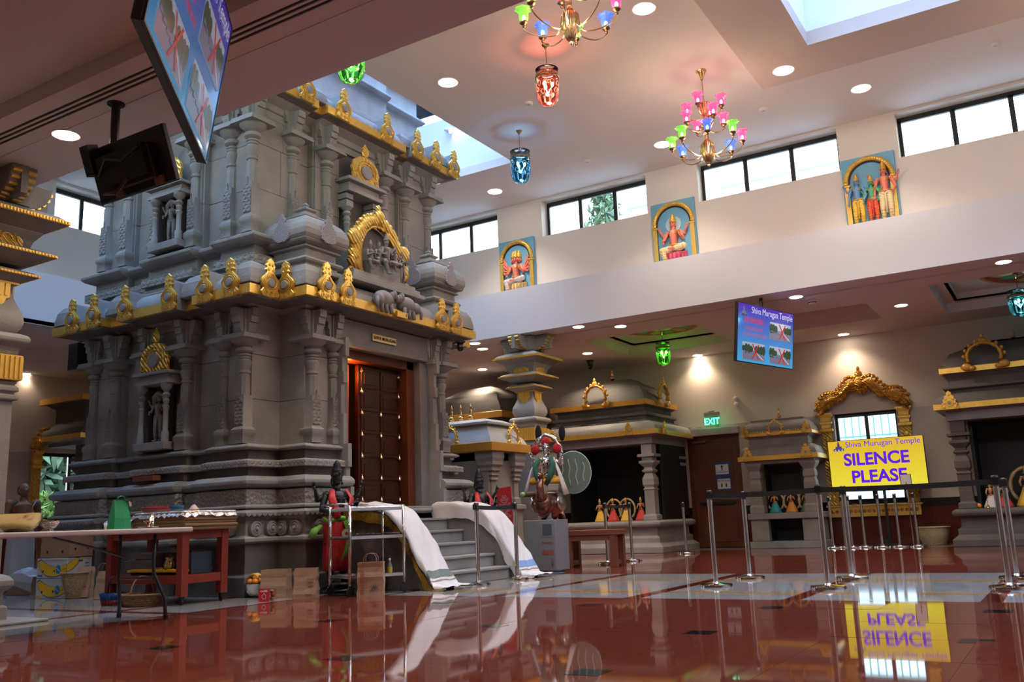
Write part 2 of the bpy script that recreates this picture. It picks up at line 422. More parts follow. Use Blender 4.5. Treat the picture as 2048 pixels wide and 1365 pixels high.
struct(slab(SH[0],SH[1],SH[2],SH[3],8.36,8.38,[(-11.9,-8.55,7.75,11.85)]).build('skylight_glass_sheet',sky_glass))
struct(MB().box(TH[0],TH[2],8.21,TH[1],TH[3],8.23).build('skylight_glass_sheet',sky_glass))
mb=MB()
for k in range(1,4): mb.box(TH[0]+k*1.6,TH[2],8.12,TH[0]+k*1.6+.05,TH[3],8.2)
struct(mb.build('skylight_bars',white_paint))
portal(((SH[0]+SH[1])/2,(SH[2]+SH[3])/2,8.5),(0,0,0),SH[1]-SH[0],SH[3]-SH[2])
portal(((TH[0]+TH[1])/2,(TH[2]+TH[3])/2,8.3),(0,0,0),TH[1]-TH[0],TH[3]-TH[2])
# fascias ---------------------------------------------------------
struct(MB().box(XF,YF1,ZA,XE,YF1+.12,ZF).box(XF,YF1+.12,ZF-.08,XE,YC1+.05,ZF).build('wall_north_fascia',fascia_paint))
struct(MB().box(XF,YC0-.05,ZA-.005,XE,YF0,ZF).build('wall_south_fascia',fascia_paint))
struct(MB().box(XC-.05,YC0,ZA-.006,XF,YC1,ZF-.001).build('wall_west_fascia',fascia_paint))
# clerestory walls with windows
WZ0,WZ1=6.30,7.06
def clere(axis,c,outw,spans,lo,hi,name):
    """wall face at c, outward direction outw (+1/-1), window spans along the wall"""
    t=.35; a,b=(c,c+t*outw) if outw>0 else (c+t*outw,c)
    def bx(mb,u0,u1,z0,z1,a=a,b=b):
        if axis=='Y': mb.box(u0,a,z0,u1,b,z1)
        else: mb.box(a,u0,z0,b,u1,z1)
    mb=MB(); bx(mb,lo,hi,ZF-.3,WZ0); 
    e=[lo]+[q for s in spans for q in s]+[hi]
    for i in range(0,len(e),2): bx(mb,e[i],e[i+1],WZ0,ZC)
    for s in spans: bx(mb,s[0],s[1],WZ1,ZC)
    return struct(mb.build(name,warm_paint))
pane_g=glassmat('window_glass',(.92,.97,.96),.25)
WN=0
def win(axis,c,outw,u0,u1,z0,z1,n=3,fw=.055,label=None):
    """black framed strip window, its frame, mullions and panes as parts"""
    global WN; WN+=1
    w=bpy.data.objects.new('window_%d'%WN,None); COL.objects.link(w); w['kind']='structure'
    fc=c+.27*outw; w.location=((u0+u1)/2,fc,z0) if axis=='Y' else (fc,(u0+u1)/2,z0)
    off=w.location
    def bx(mb,p0,p1,q0,q1,d0=-.03,d1=.03):
        a,b=sorted((fc+d0*outw,fc+d1*outw))
        if axis=='Y': mb.box(p0,a,q0,p1,b,q1)
        else: mb.box(a,p0,q0,b,p1,q1)
    mb=MB(off); bx(mb,u0,u1,z0,z0+fw);bx(mb,u0,u1,z1-fw*1.5,z1);bx(mb,u0,u0+fw,z0+fw,z1-fw);bx(mb,u1-fw,u1,z0+fw,z1-fw); mb.build('window_frame',black_al,w)
    for k in range(1,n):
        u=u0+(u1-u0)*k/n; mb=MB(off); bx(mb,u-fw*.7,u+fw*.7,z0+fw,z1-fw); mb.build('mullion',black_al,w)
    for k in range(n):
        a=u0+(u1-u0)*k/n+fw*.8; b=u0+(u1-u0)*(k+1)/n-fw*.8; mb=MB(off); bx(mb,a,b,z0+fw,z1-fw,-.004,.004); mb.build('pane',pane_g,w)
    pz=(z0+z1)/2; pc=fc+.08*outw
    if axis=='Y': portal(((u0+u1)/2,pc,pz),(-PI/2 if outw>0 else PI/2,0,0),u1-u0,z1-z0)
    else: portal((pc,(u0+u1)/2,pz),(0,(PI/2 if outw>0 else -PI/2),0),z1-z0,u1-u0)
    return w
NW=[(-11.9,-9.45),(-8.4,-6.13),(-5.12,-2.64),(-1.71,.78),(1.75,4.2)]
clere('Y',YC1,1,NW,XC-.35,XE,'wall_north_upper'); clere('Y',YC0,-1,NW,XC-.35,XE,'wall_south_upper')
WWs=[(5.4,8.3),(9.0,11.0),(12.0,14.6)]
clere('X',XC,-1,WWs,YC0,YC1,'wall_west_upper')
for s in NW: win('Y',YC1,1,s[0],s[1],WZ0,WZ1); win('Y',YC0,-1,s[0],s[1],WZ0,WZ1)
for s in WWs: win('X',XC,-1,s[0],s[1],WZ0,WZ1,2 if s[0]==5.4 else 3)
struct(MB().box(XE,YC0-.4,ZA,XE+.2,YC1+.4,ZC).build('wall_east_upper',white_paint))
# outer walls -----------------------------------------------------
# north wall with the gold framed window and the door
nw0,nw1=P(1666,824,Y=YN).x,P(1792,822,Y=YN).x; nz1=P(1730,824,Y=YN).z; nz0=P(1740,1003,Y=YN).z
dx0,dx1=P(1381,980,Y=YN).x,P(1487,980,Y=YN).x; dz=P(1425,868,Y=YN).z-.02
HZ=P(1811,817,Y=YN).z
def wallY(y,t,x0,x1,z0,z1,holes,name,m):
    xs=sorted({x0,x1,*[min(max(v,x0),x1) for h in holes for v in h[:2]]}); zs=sorted({z0,z1,*[min(max(v,z0),z1) for h in holes for v in h[2:]]})
    mb=MB()
    for i in range(len(xs)-1):
        for j in range(len(zs)-1):
            cx,cz=(xs[i]+xs[i+1])/2,(zs[j]+zs[j+1])/2
            if any(h[0]<cx<h[1] and h[2]<cz<h[3] for h in holes): continue
            mb.box(xs[i],min(y,y+t),zs[j],xs[i+1],max(y,y+t),zs[j+1])
    return struct(mb.build(name,m))
NH=[(nw0,nw1,nz0,nz1),(dx0,dx1,0,dz)]
wallY(YN,.3,XW,XE,HZ,ZA+.5,NH,'wall_north',beige_paint)
wallY(YN-.012,.3,XW,XE,.88,HZ,NH,'wall_north',beige_tile)
wallY(YN-.02,.3,XW,XE,.72,.88,NH,'trim_4',black_trim)
wallY(YN-.015,.3,XW,XE,0,.72,NH,'wall_north',red_wain)
win('Y',YN-.1,1,nw0,nw1,nz0,nz1,2,.05)
# west wall
wy0,wy1=P(84,900,X=XW).y,13.0; wz1=P(90,905,X=XW).z; wz0=P(110,1040,X=XW).z
H_=(wy0,wy1,wz0,wz1)
def wallX(x,t,y0,y1,z0,z1,holes,name,m):
    ys=sorted({y0,y1,*[min(max(v,y0),y1) for h in holes for v in h[:2]]}); zs=sorted({z0,z1,*[min(max(v,z0),z1) for h in holes for v in h[2:]]})
    mb=MB()
    for i in range(len(ys)-1):
        for j in range(len(zs)-1):
            cy,cz=(ys[i]+ys[i+1])/2,(zs[j]+zs[j+1])/2
            if any(h[0]<cy<h[1] and h[2]<cz<h[3] for h in holes): continue
            mb.box(min(x,x+t),ys[i],zs[j],max(x,x+t),ys[i+1],zs[j+1])
    return struct(mb.build(name,m))
hzw=P(40,904,X=XW).z
wallX(XW,-.3,YS,YN,hzw,ZA+.5,[H_],'wall_west',beige_paint); wallX(XW+.012,-.3,YS,YN,.88,hzw,[H_],'wall_west',beige_tile)
wallX(XW+.02,-.3,YS,YN,0,.88,[],'wall_west',red_wain)
win('X',XW+.1,-1,wy0,wy1,wz0,wz1,2,.05)
struct(MB().box(XW,YS-.3,0,XE,YS,ZA+.5).build('wall_south',beige_paint))
struct(MB().box(XE,YS,0,XE+.3,YN,ZA+.5).build('wall_east',beige_paint))
# exterior --------------------------------------------------------
struct(MB().box(-90,-60,-.9,90,130,-.6).build('ground_outside',mat('asphalt',(.2,.2,.19),.9)))
leafm=mat('pine_foliage',(.055,.10,.05),.7,noise=.4,nscale=3); leaf2=mat('light_foliage',(.14,.24,.05),.6,noise=.3,nscale=4); bark=mat('bark',(.12,.09,.07),.9)
def tree(loc,h,r,label,m,n=900,ls=.16,group='trees outside the windows',core=True):
    t=thing('tree',label,'tree',loc,group=group); rnd=random.Random(int(loc[0]*7+loc[1]*13))
    MB().tube([(0,0,0),(.1,0,h*.4),(0,.1,h*.95)],[.16,.12,.03],7).build('trunk',bark,t)
    mb=MB()
    for k in range(n):
        z=rnd.uniform(.28,1); rr=r*math.sin(PI*min(1,(z-.2)/.85)**.8)*rnd.uniform(.25,1); a=rnd.uniform(0,2*PI)
        c=Vector((rr*math.cos(a),rr*math.sin(a),z*h)); d=Vector((rnd.gauss(0,1),rnd.gauss(0,1),rnd.gauss(0,1)-.2)).normalized()*ls*rnd.uniform(.7,1.5); w=d.orthogonal().normalized()*ls*.28
        mb.add([c-d,c+w,c+d,c-w],[(0,1,2,3)])
    mb.build('foliage',m,t,kind='stuff')
    if core: MB().ell((0,0,h*.58),(r*.62,r*.62,h*.36),14,9).build('sky_block_core',mat('shaded_foliage',(.03,.06,.025),.9,noise=.5,nscale=5),t,smooth=True)  # solid dark core added in the crown to block the bright sky
    bm=MB()
    for k in range(9):
        a=k*2.4; z=h*(.35+.06*k); bm.tube([(0,0,z),(r*.5*math.cos(a),r*.5*math.sin(a),z+.4),(r*.8*math.cos(a),r*.8*math.sin(a),z+.5)],[.05,.03,.012],5)
    bm.build('branch',bark,t)
    return t
tree((-23.6,P(100,950,X=-23.6).y,-.6),6.2,1.9,'tall pine tree outside the gold framed window on the left',leafm,7000,.3)
tree((-21.2,P(92,1000,X=-21.2).y,-.6),2.3,.75,'low bright green shrub outside the left window',leaf2,1500,.2)
tree((-28.5,P(130,950,X=-28.5).y,-.6),7.5,2.6,'broad pine tree further back behind the left window',leafm,5000,.3)
tree((-26.0,24.0,-.6),7.5,2.0,'pine tree further right behind the left window',leafm,6000,.3)
tree((-11.8,25.5,-.6),11.8,1.6,'tall conifer seen through the middle clerestory window',leafm,2500,.18,core=False)
tree((-20.5,24.5,-.6),10.6,2.0,'conifer outside behind the leftmost clerestory panes',leafm,2500,.22)
def building(loc,d,label):
    t=thing('building',label,'building',loc); x,y,z=d; wm=mat('pale_stucco',(.62,.64,.64),.8); gm=mat('dark_glazing',(.2,.26,.3),.15)
    MB().box(-x/2,0,0,x/2,y,z).build('wall',wm,t); MB().box(-x/2-.2,-.2,z,x/2+.2,y+.2,z+.25).build('parapet',mat('grey_coping',(.45,.47,.48),.7),t)
    n=int(x/2)
    w0=None
    for k in range(n):
        for r_ in range(max(1,int(z/3.2))):
            l=(-x/2+1+k*2,-.02,1.4+r_*3.2)
            if w0 is None: w0=MB().box(0,-.02,0,1.1,.05,1.4).build('window',gm,t,loc=l)
            else: copyto(w0,t,l)
    return t
building((-8.2,30,-.6),(9,6,12.6),'pale flat-roofed building seen through the third clerestory window')
building((-17,31,-.6),(7,6,11.5),'pale building seen through the left clerestory panes')
# building with a balcony behind the gold-framed north window
t=thing('building','white building with a green balcony rail behind the gold framed window','building',(-4.6,24.5,-.6))
MB().box(-4,0,0,4,4,3.1).build('wall',mat('white_stucco',(.8,.8,.78),.8),t); MB().box(-4,2.2,3.1,4,2.6,6.5).build('back_wall',mat('pale_stucco',(.62,.64,.64),.8),t)
b0=MB().box(0,0,3.1,.03,.03,4.0).build('baluster',mat('green_rail',(.08,.25,.2),.4),t,loc=(-3.9,.05,0))
for k in range(1,44): copyto(b0,t,(-3.9+k*.18,.05,0))
MB().box(-4,.03,3.95,4,.1,4.02).box(-4,.03,3.12,4,.1,3.16).build('rail',mat('green_rail',(.08,.25,.2),.4),t)
# ================================================================ recessed lamps
lamp_glow=emat('lamp_glow',(1,.86,.68),14); lamp_ring=mat('lamp_ring',(.8,.78,.75),.4)
def downlight(c,r=.11,label='',w=SPOT,grp='recessed round ceiling lamps'):
    t=thing('recessed_lamp',label,'ceiling lamp',c,group=grp)
    MB().lathe([(r,-.004),(r*1.18,-.008),(r*1.2,0),(r,.0)],24,caps=False).build('trim_ring',lamp_ring,t)
    MB().lathe([(r,-.010),(r,-.002)],24).build('lens',lamp_glow,t)
    l=bpy.data.lights.new('lamp_light','SPOT'); l.energy=w; l.color=(1,.77,.56) if w<SPOT else (1,.86,.72); l.spot_size=2.15 if w<SPOT else 1.75; l.spot_blend=.8; l.shadow_soft_size=.1
    o=bpy.data.objects.new('lamp_light',l); COL.objects.link(o); o.parent=t; o.location=(0,0,-.03)
    return t
HI=[((1288,17),'recessed lamp nearest the chandelier at the top edge, in the high ceiling'),((896,165),'recessed lamp beside the skylight opening over the stone shrine'),
((1722,177),'recessed lamp outside the dropped soffit, above the right window strip'),((1325,289),'recessed lamp just left of the small chandelier'),((990,383),'recessed lamp above the leftmost painted relief')]
for p,lb in HI: downlight(P(*p,Z=ZC),.13,lb,w=SPOT*1.1,grp='lamps in the high nave ceiling')
downlight(P(1567,141,Z=6.9),.13,'recessed lamp in the dropped soffit beside the bright skylight',w=SPOT*1.1,grp='lamps in the high nave ceiling')
LO=[((132,270),'large recessed lamp between the slot grille and the left pillar'),((2007,524),'recessed lamp at the right edge of the far aisle'),((1592,594),'recessed lamp above the hanging blue screen'),
((1802,611),'recessed lamp right of the shallow ceiling recess'),((1687,669),'recessed lamp above the gold framed window'),((1241,653),'recessed lamp at the left corner of the painted roundel recess'),
((1137,647),'recessed lamp right above the far stone pillar capital'),((1175,707),'recessed lamp above the black dome camera in the far aisle'),((1395,711),'recessed lamp above the exit door side of the far aisle'),
((965,698),'middle lamp of the three just right of the shrine eave'),((965,739),'lower lamp right of the shrine, left of the far pillar'),((940,775),'lowest recessed lamp, above the three brass finials'),
((930,682),'recessed lamp beside the black camera on the shrine eave'),((50,748),'recessed lamp behind the near left pillar')]
def LP_(p):
    q=P(*p,Z=ZA)
    if 14.0<q.y<14.85: q.y=14.85
    return q
for p,lb in LO: downlight(LP_(p),.10,lb,w=SPOT*(.5 if p in ((1687,669),(1395,711)) else .8),grp='lamps in the low aisle ceilings')
# lamps of the same rows that stand behind the shrine or out of the frame
for c,lb in (((-4.5,1.2,ZA+.14),'second'),((-1.5,1.2,ZA+.14),'third'),((1.8,1.2,ZA+.14),'fourth'),((-8.6,1.6,ZA+.14),'first'),((2.4,4.4,ZA),'fifth'),((-11.5,1.8,ZA+.14),'sixth')): downlight(c,.12,lb+' recessed lamp of the near aisle, above and behind the viewer',w=SPOT*2.0,grp='lamps of the near aisle outside the picture')
for c,lb in (((-4.6,7.2,ZC),'left'),((-2.0,6.3,ZC),'middle'),((1.5,6.3,ZC),'right'),((2.2,13.3,ZC),'far right'),((-6.9,6.6,ZC),'near shrine')): downlight(c,.13,lb+' recessed lamp of the high ceiling above the top edge of the picture',w=SPOT*1.6,grp='high ceiling lamps outside the picture')
for c,lb in (((-11.5,15.9,ZA),'nearest the far pillar'),((-14,15.9,ZA),'second from the far pillar'),((-13,17.9,ZA),'close to the back wall'),((-16.7,8.5,ZA),'in the left aisle, first'),((-16.7,13.4,ZA),'in the left aisle, second')): downlight(c,.10,'recessed lamp hidden behind the big shrine, '+lb,w=SPOT*.98,grp='lamps hidden behind the big shrine')
# ================================================================ the great stone shrine
TC=(-10.2,9.8,0)
temple=thing('stone_temple_shrine','large two-tiered carved grey granite shrine with gilded eaves and a tall wooden doorway','shrine',TC)
IN=[(-11.8,7.85),(-11.15,7.85),(-11.15,7.97),(-10.6,7.97),(-10.6,7.85),(-9.65,7.85),(-9.65,7.97),(-9.12,7.97),(-9.12,7.85),(-8.6,7.85),(-8.6,8.35),(-8.15,8.35)]
OU=[(-12.15,7.5),(-11.08,7.5),(-11.08,7.64),(-10.58,7.64),(-10.58,7.5),(-9.55,7.5),(-9.55,7.64),(-9.21,7.64),(-9.21,7.5),(-8.25,7.5),(-8.25,8.0),(-7.8,8.0)]
BK_I=[(-8.15,11.25),(-8.6,11.25),(-8.6,11.75),(-11.8,11.75)]; BK_O=[(-7.8,11.6),(-8.25,11.6),(-8.25,12.1),(-12.15,12.1)]
DY0,DY1=9.08,10.66     # stone door opening
JI=[(-8.15,8.88),(-9.4,8.88),(-9.4,10.86),(-8.15,10.86)]; JO=[(-7.8,8.88),(-9.4,8.88),(-9.4,10.86),(-7.8,10.86)]
pin=IN+JI+BK_I; pou=OU+JO+BK_O
full_i=IN+BK_I; full_o=OU+BK_O
DR=.35
# plinth below the door sill
MB(TC).sweep(full_i,full_o,[(.38,0),(.38,.22),(.33,.25),(.33,.58),(.37,.60)],DR).build('plinth',stone_d,temple,bevel=.008)
MB(TC).sweep(full_i,full_o,[(.37,.60),(.40,.62),(.40,.66),(.33,.69),(.33,.86),(.36,.9),(.40,.93),(.40,.955),(.34,.99)],DR).build('scroll_course',stone,temple,bevel=.006)
MB(TC).sweep(full_i,full_o,[(.30,.98),(.30,1.0)],DR).build('door_sill',stone,temple)
def course(name,prof,m,b=.008): return MB(TC).sweep(pin,pou,prof,DR).build(name,m,temple,bevel=b)
course('lower_moulding',[(.36,1.0),(.36,1.03),(.30,1.05)],stone)
course('carved_block_course',[(.30,1.04),(.30,1.22),(.27,1.235)],carvedv)
course('round_moulding',[(.22,1.235),(.33,1.26),(.36,1.29),(.36,1.33),(.31,1.375),(.25,1.39)],stone)
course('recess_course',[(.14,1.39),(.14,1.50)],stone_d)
course('carved_band',[(.18,1.50),(.24,1.505),(.24,1.575),(.16,1.60)],carved)
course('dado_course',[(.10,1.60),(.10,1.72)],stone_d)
course('ledge',[(.16,1.72),(.2,1.735),(.2,1.755),(.12,1.79),(.03,1.80)],stone)
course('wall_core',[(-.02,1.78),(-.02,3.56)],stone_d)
# scallop row and scroll bosses of the base
sc=MB(TC); 
def along(pts,step):
    out=[]
    for a,b in pts:
        a=Vector(a);b=Vector(b);n=max(1,int((b-a).length/step)); d=(b-a)/n; nrm=Vector((d.y,-d.x,0)).normalized()
        for k in range(n): out.append((a+d*(k+.5),d.normalized(),nrm,d.length))
    return out
def offs(d): return [Vector((a[0]+(b[0]-a[0])*d/DR,a[1]+(b[1]-a[1])*d/DR,0)) for a,b in zip(full_i,full_o)]
vis=[(i,i+1) for i in range(0,11)]
o4=offs(.40); 
segs=[(o4[i],o4[i+1]) for i in range(0,11)]+[(o4[11],Vector((o4[11].x,8.95,0))),(Vector((o4[11].x,10.8,0)),o4[12])]
for c,d,nn,L in along(segs,.075):
    if L<.04: continue
    pts=[(-.5,0),(-.42,-.5),(0,-.85),(.42,-.5),(.5,0)]
    sc.prism([(u*L,v*.045) for u,v in pts],-.01,.012,lambda u,v,w,c=c,d=d,nn=nn:c+d*u+nn*w+Vector((0,0,.945+v)))
sc.build('scallop_row',stone,temple,kind='stuff')
def boss(w=.09):
    mb=MB(); mb.lathe([(w,0),(w,.05),(w*.8,.06),(w*.72,.05),(w*.5,.065),(w*.3,.055),(w*.2,.08),(.001,.085)],16); return mb
b0=None
o37=offs(.33)
for i in range(0,12):
    a=o37[i]; b=o37[i+1] if i<11 else Vector((a.x,8.8,0))
    L=(b-a).length
    if L<.4: continue
    n=max(2,round(L/.42)); d=(b-a).normalized(); nn=Vector((d.y,-d.x,0))
    for k in range(n):
        c=a+d*L*(k+.5)/n+Vector((0,0,.765))
        if b0 is None: b0=boss().xf(Matrix.Rotation(PI/2,4,'X')).build('scroll_boss',stone,temple,loc=c-Vector(TC),angle=.6); b0.rotation_euler.z=math.atan2(nn.y,nn.x)+PI/2
        else: copyto(b0,temple,c-Vector(TC),math.atan2(nn.y,nn.x)+PI/2)
# wall blocks: coursed granite slabs with open joints
def blocks(a,b,z0,z1,nn,rows,lens,seed):
    rnd=random.Random(seed); a=Vector(a);b=Vector(b);L=(b-a).length; d=(b-a).normalized(); n=Vector(nn)
    for r in range(rows):
        za=z0+(z1-z0)*r/rows; zb=z0+(z1-z0)*(r+1)/rows; x=0
        while x<L-.02:
            w=min(rnd.uniform(*lens),L-x)
            if L-x-w<.2: w=L-x
            e=rnd.uniform(0,.006); g=.0035
            mb=MB(TC); p=lambda u,z,q: a+d*u+Vector((0,0,z))+n*q
            mb.add([p(x+g,za+g,-.02),p(x+w-g,za+g,-.02),p(x+w-g,zb-g,-.02),p(x+g,zb-g,-.02),p(x+g,za+g,.02+e),p(x+w-g,za+g,.02+e),p(x+w-g,zb-g,.02+e),p(x+g,zb-g,.02+e)],
                [(0,3,2,1),(4,5,6,7),(0,1,5,4),(1,2,6,5),(2,3,7,6),(3,0,4,7)])
            mb.build('stone_block',stone2,temple); x+=w
def wallrun(P_,z0,z1,rows,lens,seed,skip=()):
    for i in range(len(P_)-1):
        if i in skip: continue
        a,b=P_[i],P_[i+1]; d=Vector((b[0]-a[0],b[1]-a[1],0)).normalized(); nn=(d.y,-d.x,0)
        blocks((a[0],a[1],0),(b[0],b[1],0),z0,z1,nn,rows,lens,seed+i)
wallrun(IN+[(-8.15,8.9)],1.79,3.5,3,(.4,.75),1,skip=(4,))
blocks((-10.6,7.85,0),(-10.42,7.85,0),1.79,3.5,(0,-1,0),3,(.5,.9),71); blocks((-9.85,7.85,0),(-9.65,7.85,0),1.79,3.5,(0,-1,0),3,(.5,.9),72)
blocks((-10.42,7.85,0),(-9.85,7.85,0),2.85,3.5,(0,-1,0),1,(.5,.9),73)
wallrun([(-8.15,10.86),(-8.15,11.25),(-8.6,11.25),(-8.6,11.75)],1.79,3.5,3,(.4,.9),9)
# --- pilaster kit; unit height: base 0 .. abacus top 1.36, front face at -Y
def pil_kit(h=1.36,w=.17,octo=True):
    s=h/1.36; sq=lambda r,z:(r,z)
    kit={}
    mb=MB(); q=PI/4
    R2=lambda r:r*math.sqrt(2)
    mb.lathe([(R2(w*.62),0),(R2(w*.62),.10*s),(R2(w*.72),.12*s),(R2(w*.72),.17*s),(R2(w*.55),.20*s),(R2(w*.5),.21*s),(R2(w*.5),.60*s)],4,rot=q)
    mb.lathe([(w*.50,.60*s),(w*.50,.84*s)],8,rot=PI/8)
    mb.lathe([(w*.50,.84*s),(w*.42,.855*s),(w*.42,.87*s),(w*.52,.88*s),(w*.52,.90*s),(w*.40,.915*s),(w*.58,.99*s),(w*.60,1.03*s),(w*.45,1.055*s),(w*.52,1.065*s),(w*.52,1.08*s),(w*.45,1.09*s),(w*.55,1.10*s),(w*.55,1.115*s),(w*.42,1.13*s),(w*.60,1.14*s),(w*.74,1.155*s),(w*.76,1.175*s),(w*.70,1.195*s),(w*.46,1.205*s),(w*.48,1.215*s),(w*.75,1.235*s),(w*1.12,1.275*s),(w*1.22,1.305*s)],16)
    kit['shaft']=mb
    kit['carved_panel']=MB().prism([(-w*.46,.23*s),(w*.46,.23*s),(w*.46,.52*s),(w*.25,.55*s),(w*.12,.56*s),(0,.66*s),(-w*.12,.56*s),(-w*.25,.55*s),(-w*.46,.52*s)],-w*.56,-w*.3)
    A=w*1.42
    kit['abacus']=MB().box(-A,-A,1.30*s,A,A,1.325*s).box(-A*.94,-A*.94,1.325*s,A*.94,A*.94,1.36*s)
    # bracket: cruciform stepped corbel under the eave
    mb=MB(); z=1.36*s
    def corb(dx):
        mb2=MB(); ww=w*.40
        prof=[(0,0),(w*.50,0),(w*.78,.03),(w*.92,.09),(w*.92,.15),(w*1.12,.155),(w*1.12,.235),(w*1.3,.24),(w*1.3,.33),(0,.33)]
        mb2.prism([(u,v) for u,v in prof],-ww,ww,lambda u,v,q:(u,q,z+v)); return mb2
    for k in range(3):
        c=corb(0); c.xf(Matrix.Rotation(-PI/2+ (k-1)*PI/2,4,'Z')); mb.add(c.v,c.f)
    mb.box(-w*.6,-w*.6,z,w*.6,w*.6,z+.33)
    kit['bracket']=mb
    return kit
def make_pil(kit,name='pilaster',parent=temple,m=stone):
    o=kit['shaft'].build(name,m,parent,angle=.7)
    kit['carved_panel'].build('carved_panel',mat('carved_granite_vine',(.25,.24,.24),.7,noise=.2,nscale=3,pattern='magic',pscale=14,pbump=1),o)
    kit['abacus'].build('abacus',m,o); kit['bracket'].build('bracket',m,o)
    return o
KL=pil_kit(1.36,.15); KS=pil_kit(1.36,.125)
pl=[(-8.65,7.80,0,1),(-9.03,7.83,0,0),(-9.73,7.80,0,1),(-10.52,7.80,0,0),(-11.22,7.80,0,1),(-11.70,7.80,0,0)]
PL0=make_pil(KL); PS0=make_pil(KS)
used=[0,0]
def place(kind,x,y,z,rz,src=None,sc=(1,1,1)):
    s=(PL0,PS0)[kind] if src is None else src
    if not s.get('placed'): s['placed']=1; s.location=Vector((x,y,z))-Vector(TC); s.rotation_euler.z=rz; s.scale=sc; return s
    c=copyto(s,temple,Vector((x,y,z))-Vector(TC),rz,sc); return c
for x,y,rz,k in pl: place(0 if k else 1,x,y,1.80,rz)
place(0,-8.10,8.42,1.80,PI/2); place(1,-8.10,8.80,1.80,PI/2)
place(1,-8.10,10.96,1.80,PI/2); place(0,-8.10,11.20,1.80,PI/2); place(1,-8.57,11.66,1.80,PI/2)
# beam between the brackets
MB(TC).sweep(pin,pou,[(.03,3.30),(.03,3.40),(.06,3.41),(.06,3.5),(.20,3.56)],DR).build('beam',stone,temple,bevel=.006)
# --- eave: gilded band and rounded stone roof edge
EI=full_i; EO=full_o
def ering(d,z): return (d,z)
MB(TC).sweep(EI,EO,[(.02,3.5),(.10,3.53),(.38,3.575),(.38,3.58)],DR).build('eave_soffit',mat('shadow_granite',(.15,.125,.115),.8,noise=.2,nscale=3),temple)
MB(TC).sweep(EI,EO,[(.40,3.575),(.42,3.58),(.42,3.70),(.40,3.705)],DR).build('gold_band',gold,temple,label='gilded band along the lower eave')
MB(TC).sweep(EI,EO,[(.37,3.70),(.36,3.76),(.31,3.84),(.22,3.92),(.10,3.97),(.02,3.985),(.02,4.0)],DR).build('eave_roof',stone,temple,angle=.9)
# finial (flame shaped gable ornament) with its stone dormer
def outline(ctrl,n=6):
    return ctrl+[(-x,y) for x,y in reversed(ctrl) if abs(x)>1e-6]
FC=[(.10,0),(.24,.015),(.31,.06),(.33,.12),(.28,.18),(.24,.22),(.30,.30),(.33,.38),(.30,.46),(.22,.53),(.15,.58),(.12,.64),(.17,.69),(.14,.74),(.17,.80),(.12,.86),(.13,.91),(.06,.96),(0,1.0)]
def finial_parts(h=.5,w=.62,m=gold,disc=stone,dorm=True,name='gable_finial',parent=temple,depth=.35):
    pol=[(x*h*w*1.25,y*h) for x,y in outline(FC)]
    mb=MB(); mb.prism(pol,0,-.035*h/.5,bev=.006)
    zc=.36*h
    for r in (.20,.135):
        mb.tube([(r*h*w*1.25*math.cos(a),-.04*h/.5,zc+r*h*.78*math.sin(a)) for a in [2*PI*k/18 for k in range(18)]],.014*h,6,loop=True)
    for cx in (-.17,0,.17):
        for r in (.085,.045):
            mb.tube([(cx*h*w*1.3+r*h*.7*math.cos(a),-.04*h/.5,.09*h+r*h*.7*math.sin(a)) for a in [2*PI*k/12 for k in range(12)]],.010*h,5,loop=True)
    # flowing ridges
    for sx in (-1,1):
        for off in (0,.05):
            mb.tube([(sx*(.20-off)*h*w*1.25,-.038*h/.5,.16*h),(sx*(.27-off)*h*w*1.25,-.043*h/.5,.30*h),(sx*(.27-off)*h*w*1.25,-.043*h/.5,.42*h),(sx*(.17-off)*h*w*1.25,-.043*h/.5,.52*h),(sx*(.08-off*.5)*h*w*1.25,-.043*h/.5,.60*h)],.011*h,5)
        mb.ell((sx*.075*h*w*1.3,-.035,.70*h),(.045*h,.02*h,.045*h),8,5); mb.ell((sx*.05*h,-.035,.82*h),(.035*h,.02*h,.04*h),8,5)
    o=mb.build(name,m,parent,angle=.6)
    MB().lathe([(.115*h,0),(.115*h,.03),(.09*h,.036),(.001,.038)],14,M=Matrix.Translation((0,-.025*h/.5,zc))@Matrix.Rotation(PI/2,4,'X')).build('disc',disc,o,label='grey stone disc in the gilded finial')
    if dorm:
        # waisted stone dormer behind
        R=[]
        sec=[(-.28,.02),(-.30,.25),(-.22,.45),(-.12,.58),(-.10,.78),(0,.86),(.10,.78),(.12,.58),(.22,.45),(.30,.25),(.28,.02)]
        for q in (0.01,depth*.5,depth): R.append([(x*h*w*1.2,q,y*h*(1-.05*q)) for x,y in sec])
        MB().rings(R).build('stone_dormer',stone,o,angle=.8)
    return o
F0=finial_parts(.50,.74)
def fin(x,y,z,rz,src=None,sc=1,par=temple,off=TC):
    s=src or F0
    if not s.get('placed'): s['placed']=1; s.location=Vector((x,y,z))-Vector(off); s.rotation_euler.z=rz; s.scale=(sc,)*3; return s
    return copyto(s,par,Vector((x,y,z))-Vector(off),rz,sc)
ye=7.43
for px_ in (148,190,252,340,411,463):
    q=P(px_,640,Y=ye); fin(q.x,ye-.015,3.56,0)
fin(-8.16,7.72,3.56,PI/2)
xe=-7.72
for px_ in (651,694,882,911): fin(xe,P(px_,620,X=xe).y,3.56,PI/2)
fin(P(572,580,Y=7.92).x,7.93,3.56,0)

